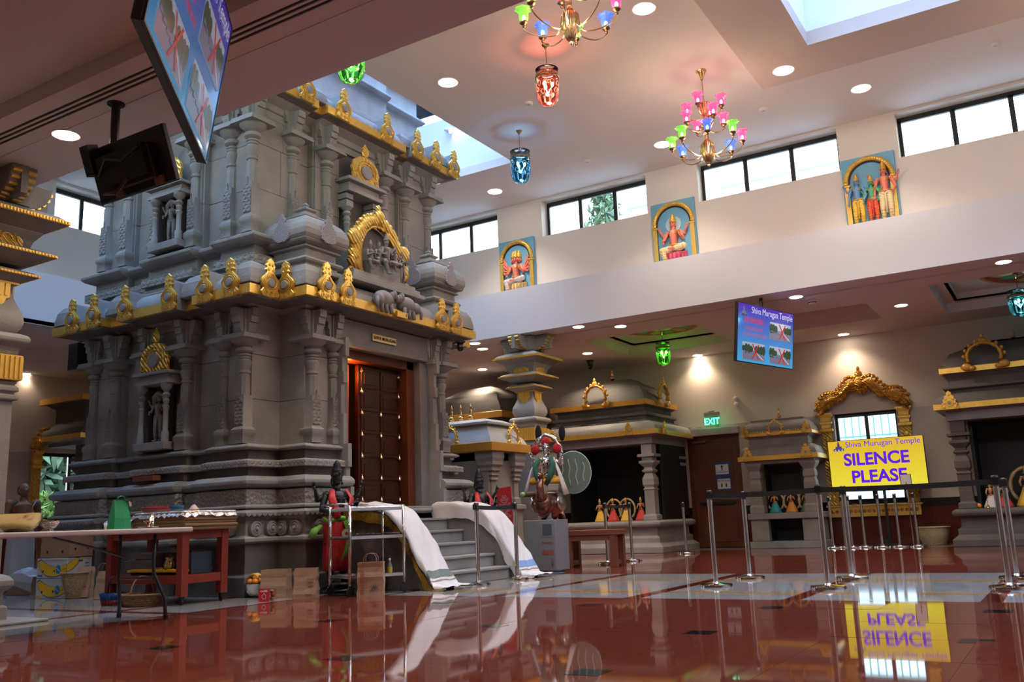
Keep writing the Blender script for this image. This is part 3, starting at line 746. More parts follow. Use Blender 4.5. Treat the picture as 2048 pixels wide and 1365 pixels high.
# corner hips of the eave roof
def hip(x,y,rz=0,s=1,z=3.72):
    mb=MB(); R=[]
    for t,zz in ((1,0),(.97,.08),(.85,.19),(.6,.27),(.25,.31),(.02,.32)): 
        a=.19*t*s; R.append([(-a,-a,zz*s),(a,-a,zz*s),(a,a,zz*s),(-a,a,zz*s)])
    o=mb.rings(R).build('corner_hump',stone,temple,bevel=.01,loc=Vector((x,y,z))-Vector(TC),rz=rz); return o
for x,y in ((-8.36,7.62),(-7.93,8.12),(-7.93,11.45),(-9.33,7.66),(-10.85,7.66),(-12.0,7.62)): hip(x,y)
# niche on the left face
def niche(cx,y,z0,z1,w,tag_=''):
    """recess frame with two slim colonnettes, lintel and gilded horseshoe"""
    n=MB(TC); n.box(cx-w/2-.13,y-.22,z0-.10,cx+w/2+.13,y+.02,z0); n.build('niche_sill',stone,temple,bevel=.006); n=MB(TC); n.box(cx-w/2-.16,y-.22,z1,cx+w/2+.16,y+.02,z1+.05).box(cx-w/2-.13,y-.18,z1+.05,cx+w/2+.13,y+.02,z1+.13).box(cx-w/2-.19,y-.24,z1+.13,cx+w/2+.19,y+.02,z1+.17)
    o=n.build('niche_surround',stone,temple,bevel=.006)
    n=MB(TC); n.box(cx-w/2-.02,y-.004,z0,cx+w/2+.02,y+.01,z1).box(cx-w/2-.03,y-.14,z0-.02,cx-w/2-.005,y,z1).box(cx+w/2+.005,y-.14,z0-.02,cx+w/2+.03,y,z1)
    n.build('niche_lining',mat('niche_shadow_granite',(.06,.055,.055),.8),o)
    h=z1-z0
    for s in (-1,1):
        c=MB((0,0,0)).lathe([(.05,0),(.05,.12),(.035,.14),(.035,h*.55),(.045,h*.6),(.03,h*.63),(.045,h*.70),(.03,h*.74),(.055,h*.80),(.03,h*.85),(.07,h*.92),(.08,h*.95),(.08,h)],10)
        c.build('colonnette',stone,o,loc=Vector((cx+s*(w/2+.065),y-.15,z0))-Vector(TC),angle=.7)
    return o
def horseshoe(w,h,m=gold_c,disc=stone,parent=temple):
    pts=[]
    n=14
    for k in range(n+1):
        a=-.25+ (PI+.5)*k/n; rr=1+.05*(k%2)
        pts.append((math.cos(a)*w/2*rr,h*.42+math.sin(a)*h*.5*rr))
    pol=[(-w*.5,0),(w*.5,0)]+[p for p in pts if p[1]>0.02]
    mb=MB(); mb.prism(pol,0,-.04,bev=.01)
    for r,t in ((.30,.012),(.40,.01)):
        mb.tube([(r*w*math.cos(a)*.95,-.045,h*.40+r*h*.95*math.sin(a)) for a in [-.3+(PI+.6)*k/16 for k in range(17)]],t,6)
    for s in (-1,1): mb.tube([(s*w*.38+.05*w*math.cos(a),-.045,h*.12+.05*w*math.sin(a)) for a in [2*PI*k/10 for k in range(10)]],.012,5,loop=True)
    mb.lathe([(.001,0),(.05,.01),(.075,.06),(.07,.12),(.03,.17),(.001,.21)],10,o=(0,-.02,h*.93),sy=.4)
    o=mb.build('horseshoe_gable',m,parent,angle=.6,label='gilded horseshoe gable with a teardrop tip')
    MB().lathe([(w*.20,0),(w*.20,.03),(w*.16,.04),(.001,.042)],16,M=Matrix.Translation((0,-.03,h*.36))@Matrix.Rotation(PI/2,4,'X')@Matrix.Diagonal((1,1.15*h/w,1,1))).build('disc',disc,o,label='grey stone disc')
    return o
NX=(P(300,800,Y=7.8).x+P(350,800,Y=7.8).x)/2+.03
niche(NX,7.80,1.92,2.68,.36)
hs=horseshoe(.56,.42); hs.location=Vector((NX,7.66,2.86))-Vector(TC)
# door: stone jambs, lintel, wooden frame, leaf, curtain
MB(TC).box(-9.0,DY0-.2,1.0,-8.08,DY0,3.3).build('door_jamb',mat('dressed_granite',(.20,.19,.19),.6,noise=.15,nscale=4,bump=.2,bscale=70),temple,bevel=.01)
MB(TC).box(-9.0,DY1,1.0,-8.08,DY1+.2,3.3).build('door_jamb',MATS['dressed_granite'],temple,bevel=.01)
MB(TC).box(-9.0,DY0-.2,3.18,-8.06,DY1+.2,3.5).box(-8.9,DY0-.2,3.13,-8.02,DY1+.2,3.18).build('door_lintel',MATS['dressed_granite'],temple,bevel=.01)
# stepped edges of the jambs
for s,yy in ((0,DY0-.2),(1,DY1+.2)):
    mb=MB(TC)
    for z0,z1,d in ((1.0,1.25,.24),(1.25,1.5,.17),(1.5,1.8,.20),(1.8,2.2,.12),(2.2,2.6,.08),(2.6,2.75,.12),(2.75,2.95,.10),(2.95,3.2,.16)):
        a,b=(yy-.05,yy+.02) if s==0 else (yy-.02,yy+.05)
        mb.box(-8.2,a,z0,-8.06+d,b,z1)
    mb.build('door_jamb_edge',stone,temple,bevel=.005)
dw=mat('door_wood',(.14,.035,.012),.38,noise=.3,nscale=5,pattern='rings',pscale=1.5,pbump=.06)
fr_=MB(TC).box(-8.45,DY0,1.0,-8.2,DY0+.10,3.13).box(-8.45,DY1-.16,1.0,-8.2,DY1,3.13).box(-8.45,DY0,3.0,-8.2,DY1,3.13).build('door_frame',dw,temple,bevel=.008)
leaf=MB(TC).box(-8.42,9.60,1.02,-8.36,DY1-.16,2.98).build('door_leaf',mat('door_leaf_wood',(.055,.013,.006),.36,noise=.3,nscale=5),temple,bevel=.006)
ly0,ly1=9.60,DY1-.16
for c in range(2):
    for r in range(6):
        y0=ly0+.05+(ly1-ly0-.05)*c/2; y1=y0+(ly1-ly0-.05)/2-.06; z0=1.06+r*.32; z1=z0+.27
        q=MB(TC).box(-8.362,y0,z0,-8.345,y1,z1).box(-8.35,y0+.05,z0+.05,-8.335,y1-.05,z1-.05); q.build('door_panel',MATS['door_leaf_wood'],leaf,bevel=.004)
bell=None
for c in range(3):
    for r in range(7):
        if (c,r) in ((1,6),(1,5)): continue
        q=Vector((-8.33,ly0+.04+(ly1-ly0-.08)*c/2,1.06+.02+r*.30))-Vector(TC)
        if bell is None:
            bell=MB().lathe([(.001,.0),(.008,.0),(.028,-.0),(.025,.015),(.014,.045),(.007,.06),(.001,.062)],10).lathe([(.006,-.012),(.008,-.006),(.001,0)],6).tube([(0,0,.04),(.005,0,.055),(-.006,0,.075),(-.018,0,.08)],.004,5).build('bell',mat('pale_brass',(.85,.7,.45),.2,metal=1),leaf,loc=q,smooth=True)
        else: copyto(bell,leaf,q)
for z in (1.1,2.05,2.75): MB(TC).box(-8.335,DY1-.175,z,-8.32,DY1-.15,z+.13).build('hinge',MATS['pale_brass'],leaf)
# curtain, with an unseen orange light just in front of it
cm=mat('orange_curtain',(.75,.06,.01),.8)
mb=MB(TC); R=[]
for k in range(22):
    y=DY0+.26+.20*k/21; xx=-8.50+.02*math.sin(k*1.4); 
    zt=2.98-.0*k; R.append([(xx,y,1.0),(xx+.012,y,1.0),(xx+.012,y,zt),(xx,y,zt)])
mb.rings(R).build('curtain',cm,temple,label='glowing orange red curtain inside the doorway')
MB(TC).box(-9.4,8.88,1.0,-9.38,10.86,3.5).build('sanctum_wall',stone_d,temple)
l=bpy.data.lights.new('curtain_light','POINT'); l.energy=5; l.color=(1,.30,.06); l.shadow_soft_size=.05
o=bpy.data.objects.new('curtain_light',l); COL.objects.link(o); o.parent=temple; o.location=Vector((-8.36,9.42,2.85))-Vector(TC)
# name plate
pa,pb=P(743,657,X=-8.05),P(792,676,X=-8.05)
pz=(P(744,672,X=-8.05).z+P(744,657,X=-8.05).z)/2; ph=P(744,657,X=-8.05).z-P(744,672,X=-8.05).z
pc=Vector((-8.045,(pa.y+pb.y)/2,3.325))
MB().box(-.26,-.008,-.05,.26,.0,.05).build('name_plate',mat('plate_gold',(.75,.55,.22),.35,metal=.5),temple,loc=pc-Vector(TC),rz=PI/2,bevel=.003)
text('name_plate_lettering','SHIVA MURUGAN',.066,mat('engraved_black',(.02,.015,.01),.5),temple,pc-Vector(TC)+Vector((.012,0,0)),(PI/2,0,PI/2),.001,.93,bold=.001)
# name plate of the red inscription on the base
MB(TC).box(-10.35,7.50,1.42,-9.95,7.62,1.485).build('inscription_strip',mat('faded_red',(.20,.06,.03),.7),temple)
# ---------------------------------------------------------------- upper storey
ZB=3.98
UI=[(-11.75,7.9),(-11.1,7.9),(-11.1,8.0),(-10.6,8.0),(-10.6,7.88),(-9.62,7.88),(-9.62,8.0),(-9.15,8.0),(-9.15,7.9),(-8.62,7.9),(-8.62,8.68),(-8.72,8.68),(-8.72,8.95),(-8.6,8.95),(-8.6,10.6),(-8.72,10.6),(-8.72,10.9),(-8.62,10.9),(-8.62,11.72),(-11.75,11.72)]
UO=[(-12.0,7.62),(-11.05,7.62),(-11.05,7.75),(-10.62,7.75),(-10.62,7.60),(-9.55,7.60),(-9.55,7.75),(-9.2,7.75),(-9.2,7.62),(-8.35,7.62),(-8.35,8.72),(-8.45,8.72),(-8.45,8.9),(-8.33,8.9),(-8.33,10.65),(-8.45,10.65),(-8.45,10.85),(-8.35,10.85),(-8.35,12.0),(-12.0,12.0)]
def uc(name,prof,m,b=.007,dr=.28): return MB(TC).sweep(UI,UO,prof,dr).build(name,m,temple,bevel=b)
uc('upper_base',[(.22,3.9),(.22,3.96),(.17,3.98),(.17,4.02),(.13,4.04),(.13,4.08)],stone)
uc('upper_carved_band',[(.19,4.08),(.19,4.20),(.12,4.215)],carved)
uc('upper_dado',[(.08,4.21),(.08,4.36)],stone)
uc('upper_cornice',[(.10,4.35),(.20,4.385),(.24,4.42),(.24,4.46),(.10,4.52),(.02,4.53)],stone)
uc('upper_wall_core',[(-.02,4.5),(-.02,6.5)],stone_d)
wallrun(UI[:19],4.52,6.42,3,(.4,.8),31,skip=(4,13,18))
for a,b in ((-10.6,-10.34),(-9.88,-9.62)): blocks((a,7.88,0),(b,7.88,0),4.52,6.42,(0,-1,0),3,(.5,.9),a)
blocks((-10.34,7.88,0),(-9.88,7.88,0),5.45,6.42,(0,-1,0),1,(.5,.9),3)
for a,b in ((8.95,9.45),(10.10,10.6)): blocks((-8.6,a,0),(-8.6,b,0),4.52,6.42,(1,0,0),3,(.5,.9),a)
KU=pil_kit(1.56,.15); PU0=make_pil(KU)
for x,y,rz in ((-8.65,7.86,0),(-9.05,7.88,0),(-9.72,7.84,0),(-10.5,7.84,0),(-11.2,7.86,0),(-11.66,7.86,0),(-8.60,8.52,PI/2),(-8.56,9.15,PI/2),(-8.56,10.42,PI/2),(-8.60,11.0,PI/2),(-8.60,11.60,PI/2)):
    place(0,x,y,4.53,rz,src=PU0)
MB(TC).sweep(UI,UO,[(.03,6.2),(.03,6.3),(.06,6.31),(.06,6.4),(.20,6.47)],.28).build('upper_beam',stone,temple,bevel=.006)
TO=[(a[0]+(b[0]-a[0])/.28*.28,a[1]+(b[1]-a[1])/.28*.28) for a,b in zip(UI,UO)]
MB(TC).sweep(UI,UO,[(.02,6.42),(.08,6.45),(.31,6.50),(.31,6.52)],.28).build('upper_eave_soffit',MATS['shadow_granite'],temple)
MB(TC).sweep(UI,UO,[(.32,6.50),(.34,6.505),(.34,6.62),(.32,6.63)],.28).build('upper_gold_band',gold,temple,label='gilded band along the upper eave')
MB(TC).sweep(UI,UO,[(.30,6.62),(.29,6.68),(.24,6.76),(.16,6.83),(.05,6.87),(0,6.88)],.28).build('upper_eave_roof',stone,temple,angle=.9)
for yy in (7.75,8.47,9.2,10.18,10.94,11.45,11.95): fin(-8.27,yy,6.49,PI/2)
for xx in (-8.5,-9.0,-9.7,-10.4,-11.1,-11.8): fin(xx,7.56,6.49,0)
for x,y in ((-8.47,8.8),(-8.47,10.75),(-8.45,11.7),(-8.45,7.72)): hip(x,y,0,.8,6.64)
niche(-10.11,7.84,4.64,5.30,.36)
hs2=copyto(hs,temple,Vector((-10.11,7.70,5.48))-Vector(TC))
# front niche of the upper storey
def rotpart(o,c,rz):
    return o
nf=MB(TC); w=.5; yc=9.78
nf.box(-8.62,yc-.38,5.52,-8.34,yc+.38,5.58).box(-8.62,yc-.34,5.58,-8.38,yc+.34,5.68).box(-8.62,yc-.42,5.68,-8.30,yc+.42,5.73)
nf.box(-8.6,yc-.37,5.30,-8.40,yc-.22,5.40).box(-8.6,yc-.37,5.42,-8.40,yc-.22,5.50).box(-8.6,yc+.22,5.30,-8.40,yc+.37,5.40).box(-8.6,yc+.22,5.42,-8.40,yc+.37,5.50)
o=nf.build('niche_surround',stone,temple,bevel=.006)
MB(TC).box(-8.95,yc-.24,4.55,-8.94,yc+.24,5.52).box(-8.95,yc-.26,4.55,-8.5,yc-.24,5.52).box(-8.95,yc+.24,4.55,-8.5,yc+.26,5.52).build('niche_lining',stone_d,o)
for s in (-1,1):
    MB().lathe([(.06,0),(.06,.12),(.04,.14),(.04,.5),(.055,.55),(.04,.58),(.055,.62),(.04,.66),(.07,.70),(.04,.74),(.085,.79),(.09,.80)],10).build('colonnette',stone,o,loc=Vector((-8.46,yc+s*.30,4.5))-Vector(TC),angle=.7)
hs3=copyto(hs,temple,Vector((-8.38,yc,5.73))-Vector(TC),PI/2,1.05)
# ---------------------------------------------------------------- third tier in the skylight shaft
T3I=[(-11.6,8.05),(-8.85,8.05),(-8.85,8.95),(-8.7,8.95),(-8.7,10.65),(-8.85,10.65),(-8.85,11.6),(-11.6,11.6)]
T3O=[(-11.85,7.8),(-8.6,7.8),(-8.6,8.95),(-8.45,8.95),(-8.45,10.65),(-8.6,10.65),(-8.6,11.85),(-11.85,11.85)]
st3=mat('pale_granite',(.36,.36,.37),.7,noise=.15,nscale=4,bump=.25,bscale=60)
MB(TC).sweep(T3I,T3O,[(.2,6.86),(.2,6.92),(.14,6.94),(.14,7.0),(.05,7.02),(.05,7.45),(.12,7.47),(.16,7.50),(.16,7.53),(.12,7.55),(.12,7.57),(.05,7.60),(.05,7.9),(.14,7.93),(.18,7.96),(.18,8.02),(.06,8.10),(.0,8.12),(0,8.6)],.25).build('third_tier',st3,temple,bevel=.008)
MB(TC).sweep(T3I,T3O,[(-.1,8.6),(-.1,9.9),(.1,10.0),(-.2,10.3),(-.6,10.9),(-.9,11.2)],.25).build('tower_top',st3,temple)
# kuta (corner miniature shrines) standing on the lower roof
def kuta(x,y,s=1,name='miniature_shrine'):
    mb=MB(); 
    def sq(prof): 
        R=[[(-r,-r,z),(r,-r,z),(r,r,z),(-r,r,z)] for r,z in prof]; mb.rings(R)
    sq([(.52,0),(.52,.05),(.45,.07),(.45,.11),(.40,.12),(.40,.16),(.46,.19),(.48,.22),(.46,.26),(.38,.28),(.38,.42),(.44,.44),(.44,.47),(.40,.49),(.50,.53),(.52,.56),(.52,.58)])
    o=mb.build(name,stone,temple,bevel=.006,loc=Vector((x,y,ZB-.04))-Vector(TC),rz=0)
    d=MB(); d.rings([[(-r,-r,z),(r,-r,z),(r,r,z),(-r,r,z)] for r,z in ((.52,.58),(.55,.64),(.55,.74),(.52,.84),(.45,.95),(.36,1.02),(.24,1.06),(.28,1.07),(.28,1.10),(.18,1.12),(.13,1.20),(.11,1.22),(.15,1.25),(.15,1.28),(.07,1.32),(.04,1.34),(.06,1.37),(.01,1.42))])
    d.build('roof',stone,o,bevel=.012)
    lf=MB().prism([(u*.42,v*.52) for u,v in outline([(.2,0),(.42,.1),(.45,.3),(.4,.5),(.2,.65),(.25,.75),(.12,.85),(.14,.93),(0,1)])],0,-.03,bev=.008)
    for k,(dx,dy,rz) in enumerate(((0,-.55,0),(.55,0,PI/2))):
        L=(MB().add(lf.v,lf.f)).build('carved_leaf',mat('carved_leaf_granite',(.33,.33,.37),.7,pattern='magic',pscale=22,pbump=1),o,loc=(dx,dy,.54),rz=rz); L.rotation_euler.x=.0
    o.scale=(s,)*3
    return o
kuta(-8.20,8.38,.74); kuta(-8.20,11.10,.74)
# ================================================================ square stacked column
def sqr(prof,dx=0,dy=0): return [[(dx-r,dy-r,z),(dx+r,dy-r,z),(dx+r,dy+r,z),(dx-r,dy+r,z)] for r,z in prof]
pst=mat('pillar_granite',(.27,.26,.25),.7,noise=.2,nscale=2,bump=.3,bscale=50)
def big_pillar(loc,label):
    t=thing('stone_pillar',label,'pillar',loc)
    MB().rings(sqr([(.52,0),(.52,.025),(.50,.03),(.27,.031),(.27,.15),(.24,.17),(.24,.28),(.28,.31),(.30,.34),(.30,.38),(.27,.42),(.22,.44)])).build('base',pst,t,bevel=.01)
    MB().rings(sqr([(.215,.43),(.215,2.04)])).build('shaft',pst,t,bevel=.012)
    MB().rings(sqr([(.225,2.04),(.25,2.05),(.25,2.09),(.22,2.10),(.22,2.12),(.25,2.13),(.25,2.17),(.22,2.19),(.24,2.22)])).build('ringed_neck',pst,t,bevel=.008)
    g=MB().rings(sqr([(.25,2.23),(.262,2.235),(.262,2.47),(.25,2.475)])).build('gold_tassel_band',gold,t)
    mb=MB()
    for k in range(4):
        M=Matrix.Rotation(k*PI/2,4,'Z')
        for j in range(11):
            u=-.235+.047*j; i0=len(mb.v); mb.box(u-.009,-.275,2.245,u+.009,-.26,2.46); mb.xf(M,i0)
    mb.build('tassels',gold,g,kind='stuff')
    MB().rings(sqr([(.225,2.475),(.235,2.52),(.235,2.55),(.26,2.57),(.30,2.60),(.305,2.635),(.29,2.665),(.23,2.69)])).build('cushion',pst,t,bevel=.012)
    MB().rings(sqr([(.20,2.69),(.235,2.74),(.25,2.80),(.24,2.88),(.205,2.96),(.175,3.04),(.165,3.12),(.17,3.18)])).build('bulb',pst,t,angle=.9)
    # hanging gold pendants on each face
    pp=[(-.12,.0),(-.12,-.14),(-.085,-.16),(-.07,-.2),(-.03,-.235),(0,-.25),(.03,-.235),(.07,-.2),(.085,-.16),(.12,-.14),(.12,0)]
    p0=MB().prism([(u,v) for u,v in pp],-.185,-.205,lambda u,v,w:(u,w,v)).build('gold_pendant',gold,t,loc=(0,0,3.18))
    mb=MB()
    for j in range(4): mb.box(-.10+.056*j,-.215,-.13,-.075+.056*j,-.20,-.01)
    mb.build('fluting',gold,p0)
    for k in (1,2,3): copyto(p0,t,(0,0,3.18),k*PI/2)
    def plate(z,h,r,name='stone_plate'):
        o=MB().rings(sqr([(r*.52,z),(r*.60,z+.02),(r*.97,z+h*.5),(r,z+h*.52),(r*.99,z+h*.62),(r*.86,z+h*.82),(r*.6,z+h),(r*.55,z+h)])).build(name,pst,t,angle=.5)
        MB().rings(sqr([(r*.985,z+h*.50),(r*1.012,z+h*.50),(r*1.012,z+h*.64),(r*.985,z+h*.64)])).build('gold_rim',gold,o)
        mb=MB(); n=int(r*2/.032)
        for k in range(4):
            M=Matrix.Rotation(k*PI/2,4,'Z')
            for j in range(n):
                u=-r+ (j+.5)*2*r/n; i0=len(mb.v); mb.box(u-.009,-r*1.02-.007,z+h*.515,u+.009,-r*1.01,z+h*.625); mb.xf(M,i0)
        mb.build('gold_beading',gold,o,kind='stuff')
        return o
    plate(3.17,.16,.33); MB().rings(sqr([(.19,3.17),(.205,3.175),(.205,3.20),(.19,3.21)])).build('gold_collar',gold,t)
    plate(3.36,.19,.43)
    MB().rings(sqr([(.24,3.53),(.26,3.56),(.28,3.62),(.34,3.70),(.34,3.72)])).build('waisted_block',pst,t,bevel=.01)
    plate(3.66,.28,.50)
    # gold medallions on the waisted block
    med=[(.16,0),(.17,.06),(.13,.12),(.07,.15),(.05,.19),(.06,.24)]
    m0=MB().prism([(u,v) for u,v in outline(med+[(0,.25)])],-.25,-.29,bev=.01)
    for r in (.10,.06): m0.tube([(r*math.cos(a),-.295,.06+r*.8*math.sin(a)) for a in [PI*k/8 for k in range(9)]],.010,6)
    m0=m0.build('gold_medallion',gold_c,t,loc=(0,0,3.53))
    for k in (1,2,3): copyto(m0,t,(0,0,3.53),k*PI/2)
    MB().rings(sqr([(.22,3.92),(.22,4.0)])).build('neck_block',pst,t)
    # four corbel arms with gilded ribbed undersides
    arm=MB().prism([(.10,.02),(.26,0),(.38,.03),(.47,.10),(.52,.20),(.53,.27),(.10,.27)],-.125,.125,lambda u,v,w:(w,-u,v)).build('corbel_arm',pst,t,loc=(0,0,3.995),bevel=.01)
    for s in (-1,1):
        mb=MB()
        for j in range(7):
            a=-.15+1.45*j/6; cx,cz=.24+.29*math.sin(a),.29-.285*math.cos(a)
            mb.tube([(s*.075-.042,-cx,cz),(s*.075+.042,-cx,cz)],.024,8)
        mb.build('gold_ribs',gold,arm)
    MB().box(-.035,-.535,-.005,.035,-.1,.27).build('corbel_rib',pst,arm)
    for k in (1,2,3): copyto(arm,t,(0,0,3.995),k*PI/2)
    MB().box(-.24,-.24,3.98,.24,.24,4.268).build('core_block',pst,t)
    return t
big_pillar((-8.8,15.1,0),'tall stone pillar with gilded plates beyond the staircase, under the far ceiling edge')
big_pillar((-8.70,4.60,0),'near stone pillar at the left edge with gilded capital and tassel band')
# ================================================================ side shrines
def kalasha(parent,loc,s=1,m=None):
    o=MB().lathe([(.001,0),(.035,.0),(.045,.015),(.025,.03),(.02,.045),(.05,.07),(.065,.10),(.055,.135),(.02,.155),(.03,.17),(.038,.185),(.02,.205),(.032,.225),(.02,.25),(.012,.27),(.022,.285),(.014,.32),(.002,.38)],14).build('finial',m or brass,parent,smooth=True,loc=loc); o.scale=(s,)*3; return o
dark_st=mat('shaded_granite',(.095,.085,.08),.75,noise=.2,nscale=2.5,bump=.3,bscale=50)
def rect(x0,x1,y0,y1,d): return [(x0-d,y0-d),(x1+d,y0-d),(x1+d,y1+d),(x0-d,y1+d)]
def rsweep(mb,R,prof): 
    return mb.rings([[(x,y,z) for x,y in rect(*R,d)] for d,z in prof])
def mini_fin(h=.28,parent=None,m=gold,seg=None):
    FC2=[(.42,0),(.45,.10),(.36,.18),(.42,.30),(.32,.40),(.36,.50),(.24,.58),(.26,.70),(.12,.78),(.14,.88),(0,1)]
    mb=MB().prism([(x*h*.95,y*h) for x,y in outline(FC2)],0,-.03,bev=.006)
    for (cx,cz) in ((-.28,.12),(.28,.12),(-.25,.34),(.25,.34),(-.18,.55),(.18,.55),(0,.78)):
        mb.ell((cx*h,-.032,cz*h),(.075*h,.014,.075*h),8,5)
    mb.tube([(.15*h*math.cos(a),-.034,.33*h+.15*h*math.sin(a)) for a in [2*PI*k/14 for k in range(14)]],.012,5,loop=True)
    o=mb.build('gable_finial',m,parent,angle=.6)
    MB().lathe([(.09*h,0),(.07*h,.015),(.001,.016)],12,M=Matrix.Translation((0,-.025,.33*h))@Matrix.Rotation(PI/2,4,'X')).build('disc',pst,o)
    return o
def arch_gable(w,h,m,parent,inner=True):
    """gilded horseshoe arch made of two scrolled limbs and a peak"""
    mb=MB(); pts=[]
    for k in range(25):
        a=-.35+(PI+.7)*k/24; pts.append((math.cos(a)*w*.38,0,h*.36+math.sin(a)*h*.40))
    rr=[w*.075*(1+.25*math.sin(k*1.9)) for k in range(25)]
    mb.tube(pts,rr,8,flat=.6)
    for s in (-1,1):
        mb.ell((s*w*.42,-.01,h*.10),(w*.13,.03,h*.11),10,6); mb.ell((s*w*.30,-.01,h*.05),(w*.09,.025,h*.07),8,6)
    mb.ell((0,-.01,h*.82),(w*.11,.03,h*.11),10,6); mb.ell((0,-.01,h*.95),(w*.05,.02,h*.09),8,6)
    for k in range(9):
        a=.1+(PI-.2)*k/8; mb.ell((math.cos(a)*w*.46,0,h*.36+math.sin(a)*h*.47),(w*.045,.02,w*.055),7,5)
    return mb.build('arch_gable',m,parent,smooth=True)
def corner_shrine(R,label,lo=.65,beam=(2.25,2.42),front_w=.36,roof=True,pill=True,m=stone,cols=(),fx=(),fz=.0,goldz=.06,back=19.58):
    x0,x1,y0,y1=R; t=thing('side_shrine',label,'shrine',((x0+x1)/2,(y0+y1)/2,0)); off=t.location
    b0,b1=beam
    rsweep(MB(off),R,[(.12,0),(.12,.12),(.02,.20),(.02,.30),(-.04,.34),(-.04,.5),(.06,.53),(.08,.57),(.08,.61),(.02,.65)]).build('base',m,t,bevel=.01)
    for cx,cy in cols:
        c=MB().rings(sqr([(.15,0),(.15,.10),(.11,.13),(.11,.62),(.13,.64),(.10,.68),(.13,.74),(.13,.86),(.09,.96),(.08,.98),(.12,1.01),(.13,1.04),(.09,1.07),(.09,1.10),(.14,1.16),(.17,1.19),(.17,1.24)]))
        s=(b0-lo)/1.6; c.box(-.12,-.12,1.24,.12,.12,1.32).box(-.19,-.19,1.32,.19,.19,1.38).box(-.12,-.12,1.38,.12,.12,1.6)
        o=c.build('column',m,t,bevel=.01,loc=(cx-off.x,cy-off.y,lo)); o.scale=(1,1,s)
    rsweep(MB(off),(x0,x1,y0,y1),[(-.02,b0),(-.02,b1-.04),(.03,b1-.02),(.14,b1)]).build('beam',mat('dressed_blue_granite',(.22,.21,.23),.6,noise=.1,nscale=4),t,bevel=.008)
    rsweep(MB(off),R,[(.14,b1),(.15,b1),(.15,b1+goldz+.04),(.14,b1+goldz+.04)]).build('gold_band',gold,t)
    z=b1+goldz+.04
    rsweep(MB(off),R,[(.13,z),(.12,z+.06),(.06,z+.14),(-.06,z+.19),(-.1,z+.20)]).build('eave_roof',m,t,angle=.9)
    return t,z+.2,off
# corner shrine with the dark alcove (beside the exit door)
R=(-9.9,-7.3,17.5,19.36)
t,z,off=corner_shrine(R,'grey stone alcove shrine with domed roof beside the exit door',cols=((-7.48,17.68),(-9.72,17.68),(-7.48,19.2)),beam=(2.22,2.40))
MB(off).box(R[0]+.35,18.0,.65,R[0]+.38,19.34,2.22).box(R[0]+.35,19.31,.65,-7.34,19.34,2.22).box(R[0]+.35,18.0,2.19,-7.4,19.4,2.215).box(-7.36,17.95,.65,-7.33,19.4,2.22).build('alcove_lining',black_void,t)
for (x,y,rz) in ((-9.55,17.33,0),(-7.75,17.33,0),(-7.13,17.75,PI/2)):
    o=mini_fin(.27,t); o.location=Vector((x,y,2.40))-off; o.rotation_euler.z=rz
R2=(R[0]+.2,R[1]-.2,R[2]+.2,R[3])
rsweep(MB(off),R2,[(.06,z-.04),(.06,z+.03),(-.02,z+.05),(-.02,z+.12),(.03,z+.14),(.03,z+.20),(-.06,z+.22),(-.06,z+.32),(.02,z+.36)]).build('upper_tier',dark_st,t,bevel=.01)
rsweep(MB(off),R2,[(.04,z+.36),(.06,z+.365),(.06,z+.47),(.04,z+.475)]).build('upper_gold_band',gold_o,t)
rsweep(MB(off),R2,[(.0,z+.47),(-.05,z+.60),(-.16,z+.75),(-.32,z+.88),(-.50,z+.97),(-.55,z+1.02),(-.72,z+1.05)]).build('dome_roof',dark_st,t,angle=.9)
o=arch_gable(.62,.62,gold_o,t); o.location=Vector(((R2[0]+R2[1])/2,R2[2]-.10,z+.38))-off
o=arch_gable(.62,.62,gold_o,t); o.location=Vector((R2[1]+.10,(R2[2]+R2[3])/2,z+.38))-off; o.rotation_euler.z=PI/2
kalasha(t,Vector(((R2[0]+R2[1])/2,(R2[2]+R2[3])/2,z+1.03))-off,.9,copper)
# shrine behind the far pillar, dark roof with ochre bands
R=(-12.9,-10.7,17.0,19.4)
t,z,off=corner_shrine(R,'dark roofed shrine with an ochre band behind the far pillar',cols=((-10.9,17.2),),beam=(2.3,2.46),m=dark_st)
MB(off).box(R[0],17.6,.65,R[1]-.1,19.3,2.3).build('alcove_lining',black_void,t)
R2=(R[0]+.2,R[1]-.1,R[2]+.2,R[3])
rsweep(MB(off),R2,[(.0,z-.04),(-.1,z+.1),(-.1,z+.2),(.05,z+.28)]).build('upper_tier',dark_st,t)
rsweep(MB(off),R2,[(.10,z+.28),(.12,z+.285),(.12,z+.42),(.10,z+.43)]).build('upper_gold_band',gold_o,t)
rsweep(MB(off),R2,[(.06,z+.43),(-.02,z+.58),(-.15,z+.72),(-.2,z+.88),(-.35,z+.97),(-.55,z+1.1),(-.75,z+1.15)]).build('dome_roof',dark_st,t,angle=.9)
# right hand shrine at the right edge
R=(-1.85,1.6,18.1,19.36)
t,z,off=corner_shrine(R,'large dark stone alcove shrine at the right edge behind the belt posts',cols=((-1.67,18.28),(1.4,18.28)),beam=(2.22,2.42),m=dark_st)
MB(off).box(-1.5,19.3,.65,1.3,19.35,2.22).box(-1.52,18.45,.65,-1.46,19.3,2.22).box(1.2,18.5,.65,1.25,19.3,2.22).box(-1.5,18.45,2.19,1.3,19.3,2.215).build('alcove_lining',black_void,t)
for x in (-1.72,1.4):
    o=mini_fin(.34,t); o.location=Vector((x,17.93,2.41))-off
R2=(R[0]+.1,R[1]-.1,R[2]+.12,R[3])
rsweep(MB(off),R2,[(.0,z-.04),(.0,z+.05),(.08,z+.08),(.08,z+.12),(-.02,z+.15),(-.02,z+.27),(.02,z+.32),(.06,z+.36)]).build('upper_tier',dark_st,t,bevel=.01)
